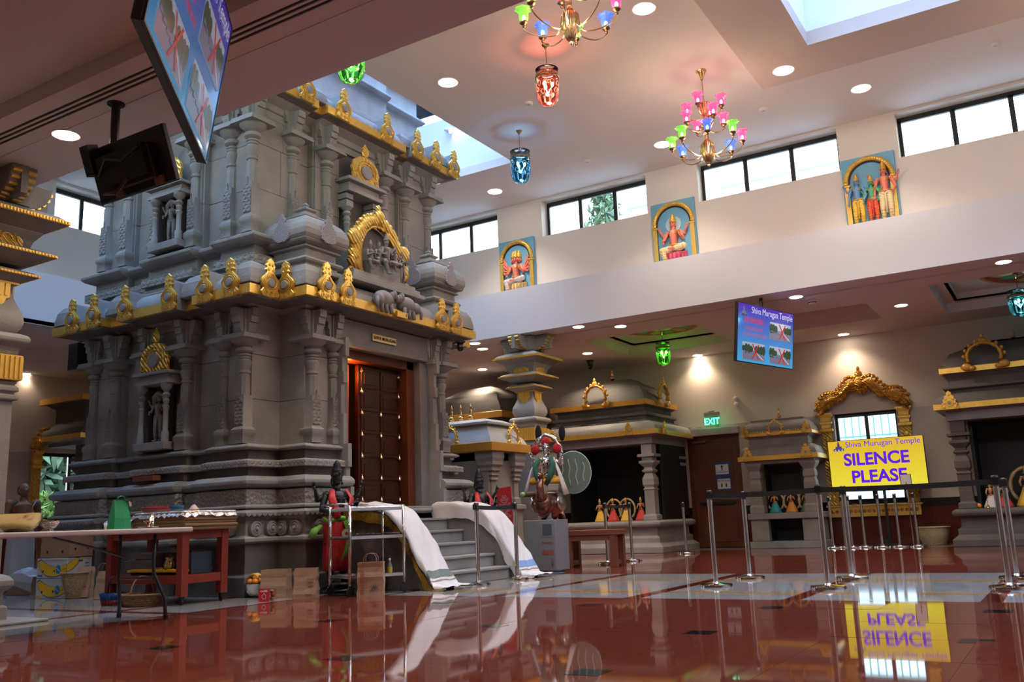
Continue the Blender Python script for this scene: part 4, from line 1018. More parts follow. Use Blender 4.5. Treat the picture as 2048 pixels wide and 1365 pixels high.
rsweep(MB(off),R2,[(.08,z+.36),(.10,z+.365),(.10,z+.46),(.08,z+.47)]).build('upper_gold_band',gold,t)
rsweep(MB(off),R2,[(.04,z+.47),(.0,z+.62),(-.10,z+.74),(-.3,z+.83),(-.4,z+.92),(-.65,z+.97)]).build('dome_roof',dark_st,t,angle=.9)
for x in (-1.08,.1,1.1):
    o=arch_gable(.72,.62,gold_o,t); o.location=Vector((x,R2[2]-.14,z+.38))-off
for x in (-.6,.2): kalasha(t,Vector((x,(R2[2]+R2[3])/2,z+.94))-off,.6,copper)
# small cabinet shrine
R=(-5.75,-4.45,18.75,19.45)
t=thing('cabinet_shrine','small grey stone cabinet shrine with gilded eaves left of the gold window','shrine',(-5.1,19.1,0)); off=t.location
m_=mat('dry_granite',(.24,.23,.225),.75,noise=.2,nscale=3,bump=.3,bscale=50)
mb=MB(off); mb.box(-5.82,18.7,0,-4.36,19.5,.14).box(-5.78,18.75,.14,-5.42,19.5,.58).box(-4.74,18.75,.14,-4.40,19.5,.58).box(-5.42,19.4,.14,-4.74,19.5,.58).box(-5.82,18.7,.58,-4.36,19.5,.70)
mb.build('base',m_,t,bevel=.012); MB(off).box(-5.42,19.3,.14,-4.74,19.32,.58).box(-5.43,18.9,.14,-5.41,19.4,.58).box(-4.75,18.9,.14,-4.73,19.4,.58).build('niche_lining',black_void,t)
for x in (-5.62,-4.52):
    o=MB().rings(sqr([(.15,0),(.15,.14),(.12,.17),(.12,.38),(.09,.42),(.12,.47),(.12,.60),(.10,.68),(.12,.72),(.12,.80),(.10,.86),(.14,.93),(.16,.97),(.16,1.02)])).build('column',m_,t,bevel=.01,loc=(x+5.1,18.88-19.1,.70))
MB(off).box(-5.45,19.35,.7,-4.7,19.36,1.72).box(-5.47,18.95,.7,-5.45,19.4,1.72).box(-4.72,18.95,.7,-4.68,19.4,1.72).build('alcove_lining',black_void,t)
RR_=(-5.8,-4.38,18.72,19.48)
rsweep(MB(off),RR_,[(-.02,1.70),(.0,1.75),(.08,1.77)]).build('beam',m_,t)
rsweep(MB(off),RR_,[(.08,1.77),(.10,1.77),(.10,1.86),(.08,1.865)]).build('gold_band',gold,t)
rsweep(MB(off),RR_,[(.07,1.86),(.06,1.93),(.02,2.02),(-.06,2.07)]).build('eave_roof',m_,t,angle=.9)
rsweep(MB(off),RR_,[(-.10,2.06),(-.10,2.22),(-.02,2.27)]).build('upper_tier',m_,t,bevel=.008)
rsweep(MB(off),RR_,[(.0,2.27),(.02,2.275),(.02,2.33),(.0,2.34)]).build('upper_gold_band',gold,t)
mb=MB(off)
for k in range(30): mb.ell((-5.8+1.42*k/29,18.69,2.345),.018,6,4)
mb.build('gold_beading',gold,t,kind='stuff')
rsweep(MB(off),RR_,[(.0,2.33),(-.02,2.42),(-.08,2.52),(-.16,2.58),(-.16,2.62),(-.22,2.63)]).build('roof',m_,t,angle=.9)
for x in (-5.68,-4.50):
    o=mini_fin(.27,t); o.location=Vector((x,18.62,1.79))-off
o=arch_gable(.34,.34,gold,t); o.location=Vector((-5.09,18.68,2.28))-off
for x,rz in ((-5.72,-.5),(-4.48,.5)):
    o=mini_fin(.24,t); o.location=Vector((x,18.72,2.28))-off; o.rotation_euler.z=rz
kalasha(t,Vector((-5.09,19.1,2.62))-off,.75,copper)
# side shrine with three brass finials, just right of the big shrine
R=(-10.2,-8.60,13.3,14.35)
t=thing('side_shrine','pale roofed stone shrine with three brass finials right of the big shrine','shrine',(-9.4,14.0,0)); off=t.location
st_l=mat('pale_blue_granite',(.36,.37,.37),.7,noise=.15,nscale=3,bump=.25,bscale=50)
rsweep(MB(off),R,[(.1,0),(.1,.2),(0,.28),(0,.9),(.05,.95),(.05,1.02),(-.06,1.05)]).build('base',stone,t,bevel=.01)
mb=MB(off); mb.box(-9.75,13.33,1.02,-8.66,14.3,1.96).box(-10.15,13.33,1.8,-8.66,14.3,1.96).box(-10.18,13.33,1.02,-10.1,14.3,1.96); mb.build('wall',stone,t,bevel=.01)
for (x,y) in ((-8.70,13.45),(-8.70,14.2),(-9.60,13.40)):
    o=MB().rings(sqr([(.10,0),(.10,.1),(.075,.12),(.075,.40),(.11,.42),(.09,.47),(.12,.50),(.10,.55),(.14,.58),(.13,.64),(.17,.68),(.17,.74),(.19,.80),(.19,.92)])).build('column',stone,t,loc=(x+9.4,y-14,1.04),bevel=.008)
MB(off).box(-10.02,13.28,1.0,-9.80,13.33,1.80).build('door_leaf',wood_door,t)
b_=None
for k in range(5):
    for dx in (-9.96,-9.86):
        q=Vector((dx,13.25,1.14+k*.14))-off
        if b_ is None: b_=MB().lathe([(.001,0),(.022,0),(.018,.015),(.006,.04),(.001,.045)],8).build('bell',MATS['pale_brass'],t,loc=q,smooth=True)
        else: copyto(b_,t,q)
rsweep(MB(off),R,[(.10,1.95),(.14,1.96),(.14,2.10),(.12,2.11)]).build('gold_band',gold_o,t)
rsweep(MB(off),R,[(.10,2.10),(.05,2.2),(-.05,2.33),(-.12,2.44),(-.04,2.45),(-.04,2.49),(-.14,2.52),(-.22,2.56),(-.30,2.57)]).build('roof',st_l,t,angle=.6)
for x,y,rz in ((-9.4,13.22,0),(-8.52,14.0,PI/2)):
    o=arch_gable(.42,.42,gold,t); o.location=Vector((x,y,2.09))-off; o.rotation_euler.z=rz
for p_ in ((904,13.7),(922,13.7),(942,13.7)):
    q=P(p_[0],835,Y=14.0); kalasha(t,Vector((q.x,14.0,2.565))-off,1.0)
# ================================================================ gilded window surround (north and west)
def gold_window(loc,rz,w,z0,z1,label,archh=.62):
    t=thing('gold_window_frame',label,'window frame',loc,rz)
    gw=.26
    for s in (-1,1):
        x=s*(w/2+gw/2+.02)
        o=MB().box(x-gw/2+.03,-.06,z0-.05,x+gw/2-.03,0,z1-.35).build('side_panel',gold_c,t)
        mb=MB()
        for k in range(7): mb.ell((x,-.065,z0+.08+k*(z1-z0-.5)/6.5),(.05,.02,.06),8,5)
        mb.build('panel_boss_row',gold,o,kind='stuff')
        prof=[(.11,z1-.36),(.13,z1-.34),(.13,z1-.30),(.09,z1-.28),(.09,z1-.22),(.12,z1-.19),(.12,z1-.16),(.09,z1-.14),(.10,z1-.07),(.13,z1-.03),(.15,z1),(.15,z1+.03)]
        MB().rings([[(x-r,-.07-r*.3,z),(x+r,-.07-r*.3,z),(x+r,0,z),(x-r,0,z)] for r,z in prof]).build('capital',gold,t)
    mb=MB().box(-w/2-gw,-.10,z0-.30,w/2+gw,0,z0-.06); mb.box(-w/2-gw-.04,-.14,z0-.10,w/2+gw+.04,0,z0-.06); o=mb.build('sill_panel',gold,t,bevel=.006)
    mb=MB(); n=int((w+.4)/.085)
    for k in range(n): mb.ell((-w/2-.18+(w+.36)*k/(n-1),-.11,z0-.19),(.035,.02,.035),8,5)
    mb.build('rosette_row',copper,o,kind='stuff')
    # makara arch: scrolled limbs of foliage
    for s in (-1,1):
        mb=MB(); pts=[];rr=[]
        W=w/2+gw
        for k in range(15):
            u=k/14; x=s*(W*(1-u)+.02); zz=z1+.06+archh*(.0+.95*math.sin(u*PI/2)**1.1)+.05*math.sin(u*9); pts.append((x,-.10,zz)); rr.append(.14-.02*math.cos(u*12)+.0*u)
        mb.tube(pts,rr,9,flat=.7)
        pts2=[(p[0]*.93,-.15,p[2]-.04+.05*math.sin(i*1.4)) for i,p in enumerate(pts)]; mb.tube(pts2,[.06]*15,7)
        rnd=random.Random(5)
        for k in range(70):
            i=rnd.randrange(15); p=pts[i]; a=rnd.uniform(0,2*PI); r_=rr[i]*rnd.uniform(.2,.95)
            mb.ell((p[0]+r_*math.cos(a),-.17-.05*(1-r_/rr[i]),p[2]+r_*math.sin(a)),rnd.uniform(.014,.03),6,4)
        for k in range(13):
            p=pts[k+1]; mb.ell((p[0]*1.0+s*.06,-.10,p[2]+rr[k+1]),(.05,.03,.045),7,5)
        mb.build('arch_limb',mat('gold_scrollwork',(.75,.38,.07),.24,metal=.8,pattern='wave',pscale=12,pbump=.7),t,smooth=True)
    mb=MB(); zc=z1+archh+.05
    mb.ell((0,-.16,zc),(.17,.06,.17),12,8); mb.ell((0,-.2,zc),(.10,.07,.10),10,6); mb.ell((0,-.14,zc+.2),(.08,.05,.10),10,6); mb.ell((0,-.14,zc+.32),(.035,.03,.06),8,5)
    for k in range(12): 
        a=2*PI*k/12; mb.ell((.17*math.cos(a),-.15,zc+.17*math.sin(a)),.04,7,5)
    mb.build('arch_crest',MATS['gold_scrollwork'],t,smooth=True)
    return t
gold_window(((nw0+nw1)/2,YN-.02,0),0,nw1-nw0,nz0,nz1,'gilded scrollwork window surround behind the yellow screen',.50)
gold_window((XW+.03,(wy0+wy1)/2,0),PI/2,wy1-wy0,wz0,wz1,'gilded scrollwork window surround at the left, behind the priests',.62)
# ================================================================ exit door
t=bpy.data.objects.new('door_1',None); COL.objects.link(t); t['kind']='structure'; dc=(dx0+dx1)/2; t.location=(dc,YN,0); off=t.location; dwid=dx1-dx0
MB().box(-dwid/2,.02,0,-dwid/2+.09,.2,dz).box(dwid/2-.09,.02,0,dwid/2,.2,dz).box(-dwid/2+.09,.02,dz-.09,dwid/2-.09,.2,dz).build('door_frame',wood_door,t)
MB().box(-dwid/2,.14,-.01,dwid/2,.28,dz).build('light_stop_board',black_pl,t)  # unseen board added behind the leaf to stop daylight leaking in
lf=MB().box(-dwid/2+.09,.05,.01,dwid/2-.09,.10,dz-.09).build('door_leaf',mat('exit_door_wood',(.13,.032,.012),.4,noise=.25,nscale=3),t)
for k,(a,b) in enumerate(((.12,.80),(.92,1.0),(1.1,dz-.25))):
    if k==1: continue
    MB().box(-dwid/2+.2,.035,a,dwid/2-.2,.05,b).build('door_panel',MATS['exit_door_wood'],lf,bevel=.008)
MB().box(-.4,.0,.93,.4,.045,.99).build('push_bar',black_pl,lf)
MB().box(-dwid/2-.04,-.16,dz-.02,dwid/2+.04,.02,dz+.13).build('header_box',mat('grey_metal_box',(.45,.43,.40),.45,metal=.2),t,bevel=.006)
MB().box(-dwid/2+.12,-.02,dz-.17,-dwid/2+.45,.05,dz-.12).tube([(-dwid/2+.4,-.02,dz-.14),(-dwid/2+.6,-.06,dz-.13)],.012,6).build('door_closer',chrome,t)
blu=mat('sign_blue_board',(.02,.06,.25),.5); wp=mat('sign_white_paper',(.75,.75,.78),.6); ink=mat('black_ink',(.02,.02,.02),.6)
pA,pB=P(1447,945,Y=YN+.02),P(1447,968,Y=YN+.02)
def sign(c,label,txt,arrow):
    s=thing('door_sign',label,'sign',(c.x,YN+.028,c.z)); MB().box(-.17,-.006,-.155,.17,0,.155).build('backing',blu,s)
    MB().box(-.145,-.010,-.11,.145,-.006,.105).build('sheet',wp,s)
    text('sign_lettering',txt,.052,ink,s,(0,-.012,-.065 if arrow else .06),ext=.001,sx=.95)
    if arrow: MB().prism([(-.012,-.03),(.012,-.03),(.012,.045),(.035,.045),(0,.095),(-.035,.045),(-.012,.045)],-.010,-.013).build('arrow',ink,s)
    else:
        for x in (-.05,.05): MB().prism([(x-.008,-.08),(x+.008,-.08),(x+.02,-.03),(x+.008,-.0),(x-.008,-.0),(x-.02,-.03)],-.010,-.013).lathe([(.001,0),(.012,.012),(.001,.024)],8,o=(x,-.012,.004)).build('pictogram',ink,s)
c_=P(1444,939,Y=YN+.02); sign(c_,'upper door sign with an arrow and the word PRASADAM','PRASADAM',True)
c_=P(1448,968,Y=YN+.02); sign(c_,'lower door sign reading RESTROOMS with two figures','RESTROOMS',False)
# exit sign
q=P(1424,843,Y=19.3)
t=thing('exit_sign','green lit glass EXIT sign above the wooden door','exit sign',(q.x,19.3,q.z))
MB().box(-.17,-.03,.11,.17,.05,.20).box(-.06,-.02,.20,.06,.04,.235).build('housing',MATS['grey_metal_box'],t,bevel=.005)
MB().box(-.15,-.006,-.13,.15,.006,.11).build('glass_plate',glassmat('exit_glass',(.72,.92,.80),.2),t)
text('exit_lettering','EXIT',.20,emat('exit_green',(.05,1.0,.45),2.6),t,(0,-.012,-.01),ext=.003,sx=.85,bold=.004)
MB().box(-.03,.05,.12,.03,.31,.18).build('wall_arm',MATS['grey_metal_box'],t)
q=P(1473,805,Y=YN); t=thing('wall_sensor','small white two-lobed sensor high on the beige wall','sensor',(q.x,YN-.005,q.z))
MB().lathe([(.05,0),(.05,.05),(.03,.06),(.001,.062)],12,M=Matrix.Rotation(PI/2,4,'X'),o=(0,0,.08)).build('upper_lobe',white_paint,t); MB().lathe([(.055,0),(.055,.05),(.03,.06),(.001,.062)],12,M=Matrix.Rotation(PI/2,4,'X'),o=(.01,0,-.05)).build('lower_lobe',white_paint,t)
q=P(1398,857,Y=YN); t=thing('conduit_box','small junction box with bent conduit left of the exit sign','junction box',(q.x,YN-.01,q.z))
MB().box(-.05,-.06,-.03,.05,0,.03).build('box',MATS['grey_metal_box'],t); MB().tube([(-.05,-.03,0),(-.14,-.03,.01),(-.17,-.03,-.03),(-.17,-.03,-.12)],.008,6).build('conduit',white_paint,t)

# shrine half seen beyond the left end of the great shrine
R=(-18.75,-17.5,11.45,12.9)
t,z,off=corner_shrine(R,'small dark shrine with an ochre band, half hidden left behind the big shrine',cols=((-17.65,11.6),),beam=(2.66,2.78),m=dark_st)
rsweep(MB(off),R,[(.0,z-.04),(-.1,z+.1),(-.1,z+.4),(.05,z+.5)]).build('upper_tier',dark_st,t)
rsweep(MB(off),R,[(.12,z+.5),(.14,z+.505),(.14,z+.62),(.12,z+.63)]).build('upper_gold_band',gold_o,t)
o=arch_gable(.40,.34,gold_o,t); o.location=Vector((-17.30,11.8,2.76))-off; o.rotation_euler.z=PI/2
# ================================================================ screens
def screen(loc,yaw,tilt,w,h,label,name='hanging_screen',kind='blue'):
    t=thing(name,label,'screen',loc,0); t.rotation_euler=(tilt,0,yaw+PI/2)     # local -Y is the lit side
    MB().box(-w/2,0,-h/2,w/2,.05,h/2).box(-w*.35,.05,-h*.32,w*.35,.085,h*.25).build('housing',black_pl,t,bevel=.006)
    b=.012
    bz=MB().box(-w/2,-.012,-h/2,w/2,0,-h/2+b).box(-w/2,-.012,h/2-b,w/2,0,h/2).box(-w/2,-.012,-h/2+b,-w/2+b,0,h/2-b).box(w/2-b,-.012,-h/2+b,w/2,0,h/2-b).build('bezel',black_pl,t)
    return t
def grad(name,c0,c1,s,axis=2,rough=.08,z0=-.45,z1=.45):
    m=bpy.data.materials.new(name); m.use_nodes=True; n=m.node_tree.nodes;l=m.node_tree.links; b=n['Principled BSDF']
    tc=n.new('ShaderNodeTexCoord'); sp=n.new('ShaderNodeSeparateXYZ'); l.new(tc.outputs['Object'],sp.inputs[0])
    mr=n.new('ShaderNodeMapRange'); mr.inputs['From Min'].default_value=z0; mr.inputs['From Max'].default_value=z1; l.new(sp.outputs[axis],mr.inputs[0])
    cr=n.new('ShaderNodeValToRGB'); cr.color_ramp.elements[0].color=(*c0,1); cr.color_ramp.elements[1].color=(*c1,1); l.new(mr.outputs[0],cr.inputs[0])
    b.inputs['Base Color'].default_value=(.01,.01,.012,1); b.inputs['Roughness'].default_value=rough; l.new(cr.outputs[0],b.inputs['Emission Color']); b.inputs['Emission Strength'].default_value=s
    return m
def temple_logo(t,x,z,s,m1,m2):
    mb=MB(); mb.box(x-.5*s,-.016,z-.45*s,x+.5*s,-.014,z-.2*s).box(x-.3*s,-.016,z-.2*s,x+.3*s,-.014,z)
    mb.prism([(x-.14*s,z),(x+.14*s,z),(x+.09*s,z+.3*s),(x+.03*s,z+.5*s),(x-.03*s,z+.5*s),(x-.09*s,z+.3*s)],-.016,-.014)
    mb.build('temple_emblem',m1,t); MB().box(x-.4*s,-.018,z-.45*s,x-.25*s,-.016,z-.28*s).box(x-.08*s,-.018,z-.45*s,x+.08*s,-.016,z-.28*s).box(x+.25*s,-.018,z-.45*s,x+.4*s,-.016,z-.28*s).build('emblem_doors',m2,t)
SB=1.0; EM=emat
def blue_slide(t,w,h,k_=.38):
    g=grad('slide_blue_gradient_%d'%len(bpy.data.materials),(.05,.42,.78),(.10,.02,.48),k_,z0=-h/2,z1=h/2)
    MB().box(-w/2+.012,-.008,-h/2+.012,w/2-.012,-.002,h/2-.012).build('display',g,t)
    SB=.7 if k_>.3 else .35; dm='' if k_>.3 else 'dim_'; emat=lambda n,c,s_: EM(dm+n,c,s_)
    tw=emat('slide_grey_lettering',(.55,.58,.72),.6*SB); rd=emat('slide_red_lettering',(.42,.03,.05),.8*SB); rdd=emat('slide_red_stroke',(.38,.02,.015),.7*SB)
    text('slide_lettering','Shiva Murugan Temple',.125*h/.8,tw,t,(w*.10,-.012,h*.40),ext=.0005,sx=.90)
    text('slide_lettering','NO PARKING',.10*h/.8,rd,t,(-w*.22,-.012,h*.22),ext=.0005,sx=.75,bold=.003)
    text('slide_lettering','TEMPLE NEIGHBORS',.06*h/.8,rd,t,(-w*.22,-.012,h*.08),ext=.0005,sx=.8)
    text('slide_lettering','DO NOT BLOCK DRIVEWAY',.06*h/.8,rd,t,(-w*.20,-.012,-h*.02),ext=.0005,sx=.72)
    temple_logo(t,-w*.40,h*.36,.14*h/.8,emat('slide_emblem',(.12,.12,.22),.5),emat('slide_emblem_dark',(.01,.01,.05),.5))
    sky=emat('photo_sky',(.32,.38,.50),.6*SB); grd=emat('photo_road',(.16,.15,.22),.6*SB); tr=emat('photo_trees',(.035,.06,.035),.6*SB); car=emat('photo_cars',(.10,.13,.22),.6*SB); kerb=emat('photo_kerb',(.40,.42,.52),.6*SB)
    for i,(cx,cz) in enumerate(((w*.25,h*.12),(-w*.22,-h*.30),(w*.25,-h*.30))):
        a,b=w*.19,h*.15
        p=MB().box(cx-a,-.012,cz-b,cx+a,-.010,cz+b).build('slide_photo',sky,t)
        MB().prism([(cx-a,cz-b),(cx+a,cz-b),(cx+a,cz+b*.0),(cx-a,cz+b*.2)],-.0125,-.0135).build('photo_road',grd,p)
        mb=MB()
        rnd=random.Random(i)
        for k in range(9):
            u=cx-a*.9+a*1.8*k/8; 
            if abs(k-4)<(2-i%2): continue
            mb.ell((u,-.014,cz+b*.25),(a*.17,.0012,b*rnd.uniform(.3,.62)),9,5)
        mb.build('photo_trees',tr,p)
        mb=MB()
        for k in range(4): mb.box(cx-a*.95+k*a*.26,-.0165,cz-b*.15-k*b*.08,cx-a*.75+k*a*.26,-.0155,cz+b*.02-k*b*.08)
        mb.build('photo_cars',car,p); MB().prism([(cx+a*.1,cz+b*.0),(cx+a*.2,cz),(cx+a*.95,cz-b*.85),(cx+a*.8,cz-b*.85)],-.0145,-.015).build('photo_kerb',kerb,p)
        for s in (-1,1): MB().prism([(cx+a*.15-s*a*.28-a*.05,cz-b*.85),(cx+a*.15-s*a*.28+a*.05,cz-b*.85),(cx+a*.15+s*a*.28+a*.05,cz+b*.85),(cx+a*.15+s*a*.28-a*.05,cz+b*.85)],-.017,-.018).build('red_cross_stroke',rdd,p)
def ceil_pole(t,x,y,z,zc,off):
    pass
s_=1.21
T1=Vector((-3.36*s_,12.32*s_,.74+(3.11-.74)*s_))
t=screen(T1,math.radians(-16),math.radians(7.4),1.70,.97,'hanging screen with a blue NO PARKING slide under the far ceiling edge'); blue_slide(t,1.70,.97)
MB().tube([(0,.07,.3),(0,.12,.70)],.03,8).box(-.15,.05,.1,.15,.12,.4).build('ceiling_bracket',black_pl,t)
s_=1.36
T2=Vector((-2.77*s_,2.2*s_,.74+(2.75-.74)*s_))
t=screen(T2,math.radians(40.7),math.radians(8.4),1.66,.95,'large hanging screen seen from below at the top left, with red crossed photographs'); blue_slide(t,1.66,.95,.16)
MB().tube([(0,.07,.2),(0,.16,.95)],.035,8).box(-.3,.05,-.1,.3,.12,.3).build('ceiling_bracket',black_pl,t)
MB().tube([(-.83,.03,.36),(-.93,.05,.40),(-.99,.05,.36),(-1.0,.06,.33)],.012,6).tube([(-.83,.04,.22),(-.88,.05,.24),(-.91,.05,.16),(-.86,.04,.10)],.008,6).build('cable_loop',black_pl,t)
# screen seen from its back, facing away
mp=P(243,212,Z=ZA)
wbk=.92
t=thing('hanging_screen','dark back of a hanging screen on a black ceiling pole left of the shrine','screen',(-6.0,4.25,3.62)); t.rotation_euler=(math.radians(-20),0,PI)
MB().box(-wbk/2,0,-.22,wbk/2,.05,.22).build('housing',black_pl,t,bevel=.01)
MB().box(-wbk*.33,.05,-.16,wbk*.33,.10,.12).build('back_cover',mat('dark_brown_plastic',(.03,.018,.016),.35),t,bevel=.01)
MB().box(-.28,.10,-.12,.28,.14,.12).box(.30,.06,.0,.40,.16,.24).tube([(-.25,.14,.1),(-.1,.2,.02),(.1,.18,.08),(.28,.14,-.02)],.012,6).tube([(-.05,.14,-.1),(.1,.17,-.2),(.3,.12,-.16)],.012,6).build('mount_arm',black_pl,t)
for x in (-.30,.18): MB().box(x-.05,.05,-.21,x+.05,.07,-.15).build('label_plate',mat('copper_brown_label',(.20,.10,.07),.35),t)
p_=MB(); o=thing('ceiling_pole','black pole fixed to the ceiling that carries the dark back-turned screen','pole',(mp.x,mp.y-.05,ZA))
MB().lathe([(.035,-.60),(.035,0)],12).build('tube',black_pl,o); MB().lathe([(.07,-.012),(.07,0)],16).build('ceiling_plate',black_pl,o)
# yellow floor standing screen
a,b=P(1654,884,Y=19.0),P(1846,872,Y=19.0); wy=b.x-a.x; cz=P(1750,925,Y=19.0).z
hh=wy*.5625
t=thing('standing_screen','bright yellow SILENCE PLEASE screen on a black floor stand','screen',((a.x+b.x)/2,19.0,0))
zc=a.z-hh/2
MB().box(-wy/2,0,zc-hh/2,wy/2,.05,zc+hh/2).build('housing',black_pl,t,bevel=.004)
MB().box(-wy/2+.012,-.006,zc-hh/2+.012,wy/2-.012,-.001,zc+hh/2-.012).build('display',grad('slide_yellow_gradient',(.92,.80,.05),(.80,.50,.03),.40,z0=zc-hh/2,z1=zc+hh/2),t)
pu=emat('slide_purple_lettering',(.10,.01,.65),.45)
text('slide_lettering','Shiva Murugan Temple',.155,pu,t,(wy*.08,-.010,zc+hh*.40),ext=.0005,sx=.98)
text('slide_lettering','SILENCE',.33,pu,t,(.0,-.010,zc+hh*.10),ext=.0005,sx=1,bold=.010)
text('slide_lettering','PLEASE',.33,pu,t,(.02,-.010,zc-hh*.24),ext=.0005,sx=1,bold=.010)
temple_logo(t,-wy*.38,zc+hh*.38,.20,emat('slide_logo_dark',(.05,.03,.12),.6),emat('slide_logo_light',(.25,.3,.5),.6))
MB().box(-.10,.02,.03,-.05,.07,zc).box(.05,.02,.03,.10,.07,zc).build('stand_post',black_pl,t)
MB().lathe([(.46,.0),(.46,.02),(.42,.035),(.1,.05)],28,sy=.6,o=(0,.05,0)).build('stand_base',black_pl,t)
MB().box(-.06,.0,.05,.06,.12,.13).build('cable_box',black_pl,t)
# small framed notice in front of the yellow screen
q=P(1812,964,Y=18.6); t=thing('notice_holder','small framed notice on a slim pole before the yellow screen','notice',(q.x,18.6,q.z)); MB().lathe([(.012,-q.z+.02),(.012,-.14)],10,o=(0,.02,0)).build('pole',chrome,t); MB().lathe([(.13,-q.z),(.13,-q.z+.015),(.02,-q.z+.025)],24,o=(0,.02,0)).build('base',chrome,t,angle=.6)
MB().box(-.10,-.005,-.14,.10,.005,.14).build('frame',chrome,t); MB().box(-.088,-.009,-.128,.088,-.005,.128).build('sheet',wp,t); MB().prism([(-.02,-.1),(.02,-.1),(.0,0)],-.009,-.011).build('motif',emat('notice_red',(.35,.05,.05),.2),t)
# ================================================================ belt posts
def post(loc,label,r=.026,h=.98,base=.165,group='chrome belt posts',tall=True):
    t=thing('belt_post',label,'stanchion',loc,group=group)
    MB().lathe([(base,0),(base,.018),(base*.97,.03),(base*.6,.036),(r*1.5,.042),(r,.055)],32).build('base',chrome,t,angle=.5)
    MB().lathe([(r,.04),(r,h-.09)],20).build('tube',chrome,t,angle=.5)
    MB().lathe([(r*1.12,h-.10),(r*1.18,h-.09),(r*1.18,h-.01),(r*1.0,h)],20).build('belt_head',mat('dark_chrome',(.30,.30,.31),.18,metal=1),t,angle=.5)
    MB().box(-.03,-.034,h-.085,.03,-.022,h-.02).build('belt_slot',black_pl,t)
    return t
belt_m=mat('black_belt',(.012,.012,.013),.75)
def belt(a,b,label,z=.925,sag=.012,w=.05):
    a=Vector(a);b=Vector(b); d=(b-a); L=d.length; d.normalize(); n=Vector((-d.y,d.x,0))
    o=thing('retractable_belt',label,'belt',a)
    mb=MB(a); R=[]
    for k in range(13):
        u=k/12; zz=z-sag*4*u*(1-u); c=a+d*(L*u); R.append([c+n*.0015+Vector((0,0,zz-w/2)),c-n*.0015+Vector((0,0,zz-w/2)),c-n*.0015+Vector((0,0,zz+w/2)),c+n*.0015+Vector((0,0,zz+w/2))])
    mb.rings(R).build('webbing',belt_m,o); MB(a).cbox(b+Vector((0,0,z)),(.02,.02,w+.012),math.atan2(d.y,d.x)).build('belt_end',black_pl,o); return o
A1=(-3.27,9.26,0);A2=(-3.27,10.40,0);A3=(-2.11,9.07,0);A4=(-2.14,10.30,0);A5=(-.60,9.17,0);A6=(-.60,10.33,0)
post(A1,'leftmost belt post of the front row, before the wooden exit door'); post(A2,'belt post behind the leftmost one, before the small cabinet shrine')
post(A3,'tallest-looking belt post at the left edge of the yellow screen'); post(A4,'belt post just behind the one left of the yellow screen')
post(A5,'right front belt post before the right-hand alcove shrine'); post(A6,'right rear belt post, almost hidden by the one before it')
belt(A1,A3,'black belt between the left and middle front posts'); belt(A3,A5,'long black belt across the foot of the yellow screen')
belt(A2,A1,'short black belt joining the two left posts'); 
B1=P(957,1171,Z=0);B2=P(1035,1160,Z=0)
post(B1,'belt post left of the two before the white cloth draped stairs',base=.15); post(B2,'belt post right of the two before the white cloth draped stairs',base=.15); belt(B1,B2,'short black belt between the two posts before the staircase')
C1=P(1216,1129,Z=0);C2=P(1265,1123,Z=0);C3=P(1290,1097,Z=0)
post(C1,'belt post beside the brown wooden bench'); post(C2,'belt post right of the one beside the brown bench'); post((-6.55,17.0,0),'belt post before the corner column of the domed alcove shrine')
belt(C1,C2,'black belt before the dark alcove shrine'); 
for k,(bx_,by_) in enumerate(((1662,1087),(1687,1086),(1700,1088),(1726,1088),(1760,1088),(1795,1088),(1832,1086))):
    q=P(bx_,by_+9,Z=0); q.y=18.35+.1*(k%2); 
    s=P(bx_,by_-40,Y=q.y); q.x=s.x
    post((q.x,q.y,0),'stored belt post, number %s from the left, in the row under the yellow screen'%('one two three four five six seven'.split()[k]),base=.15,group='stored belt posts under the yellow screen')
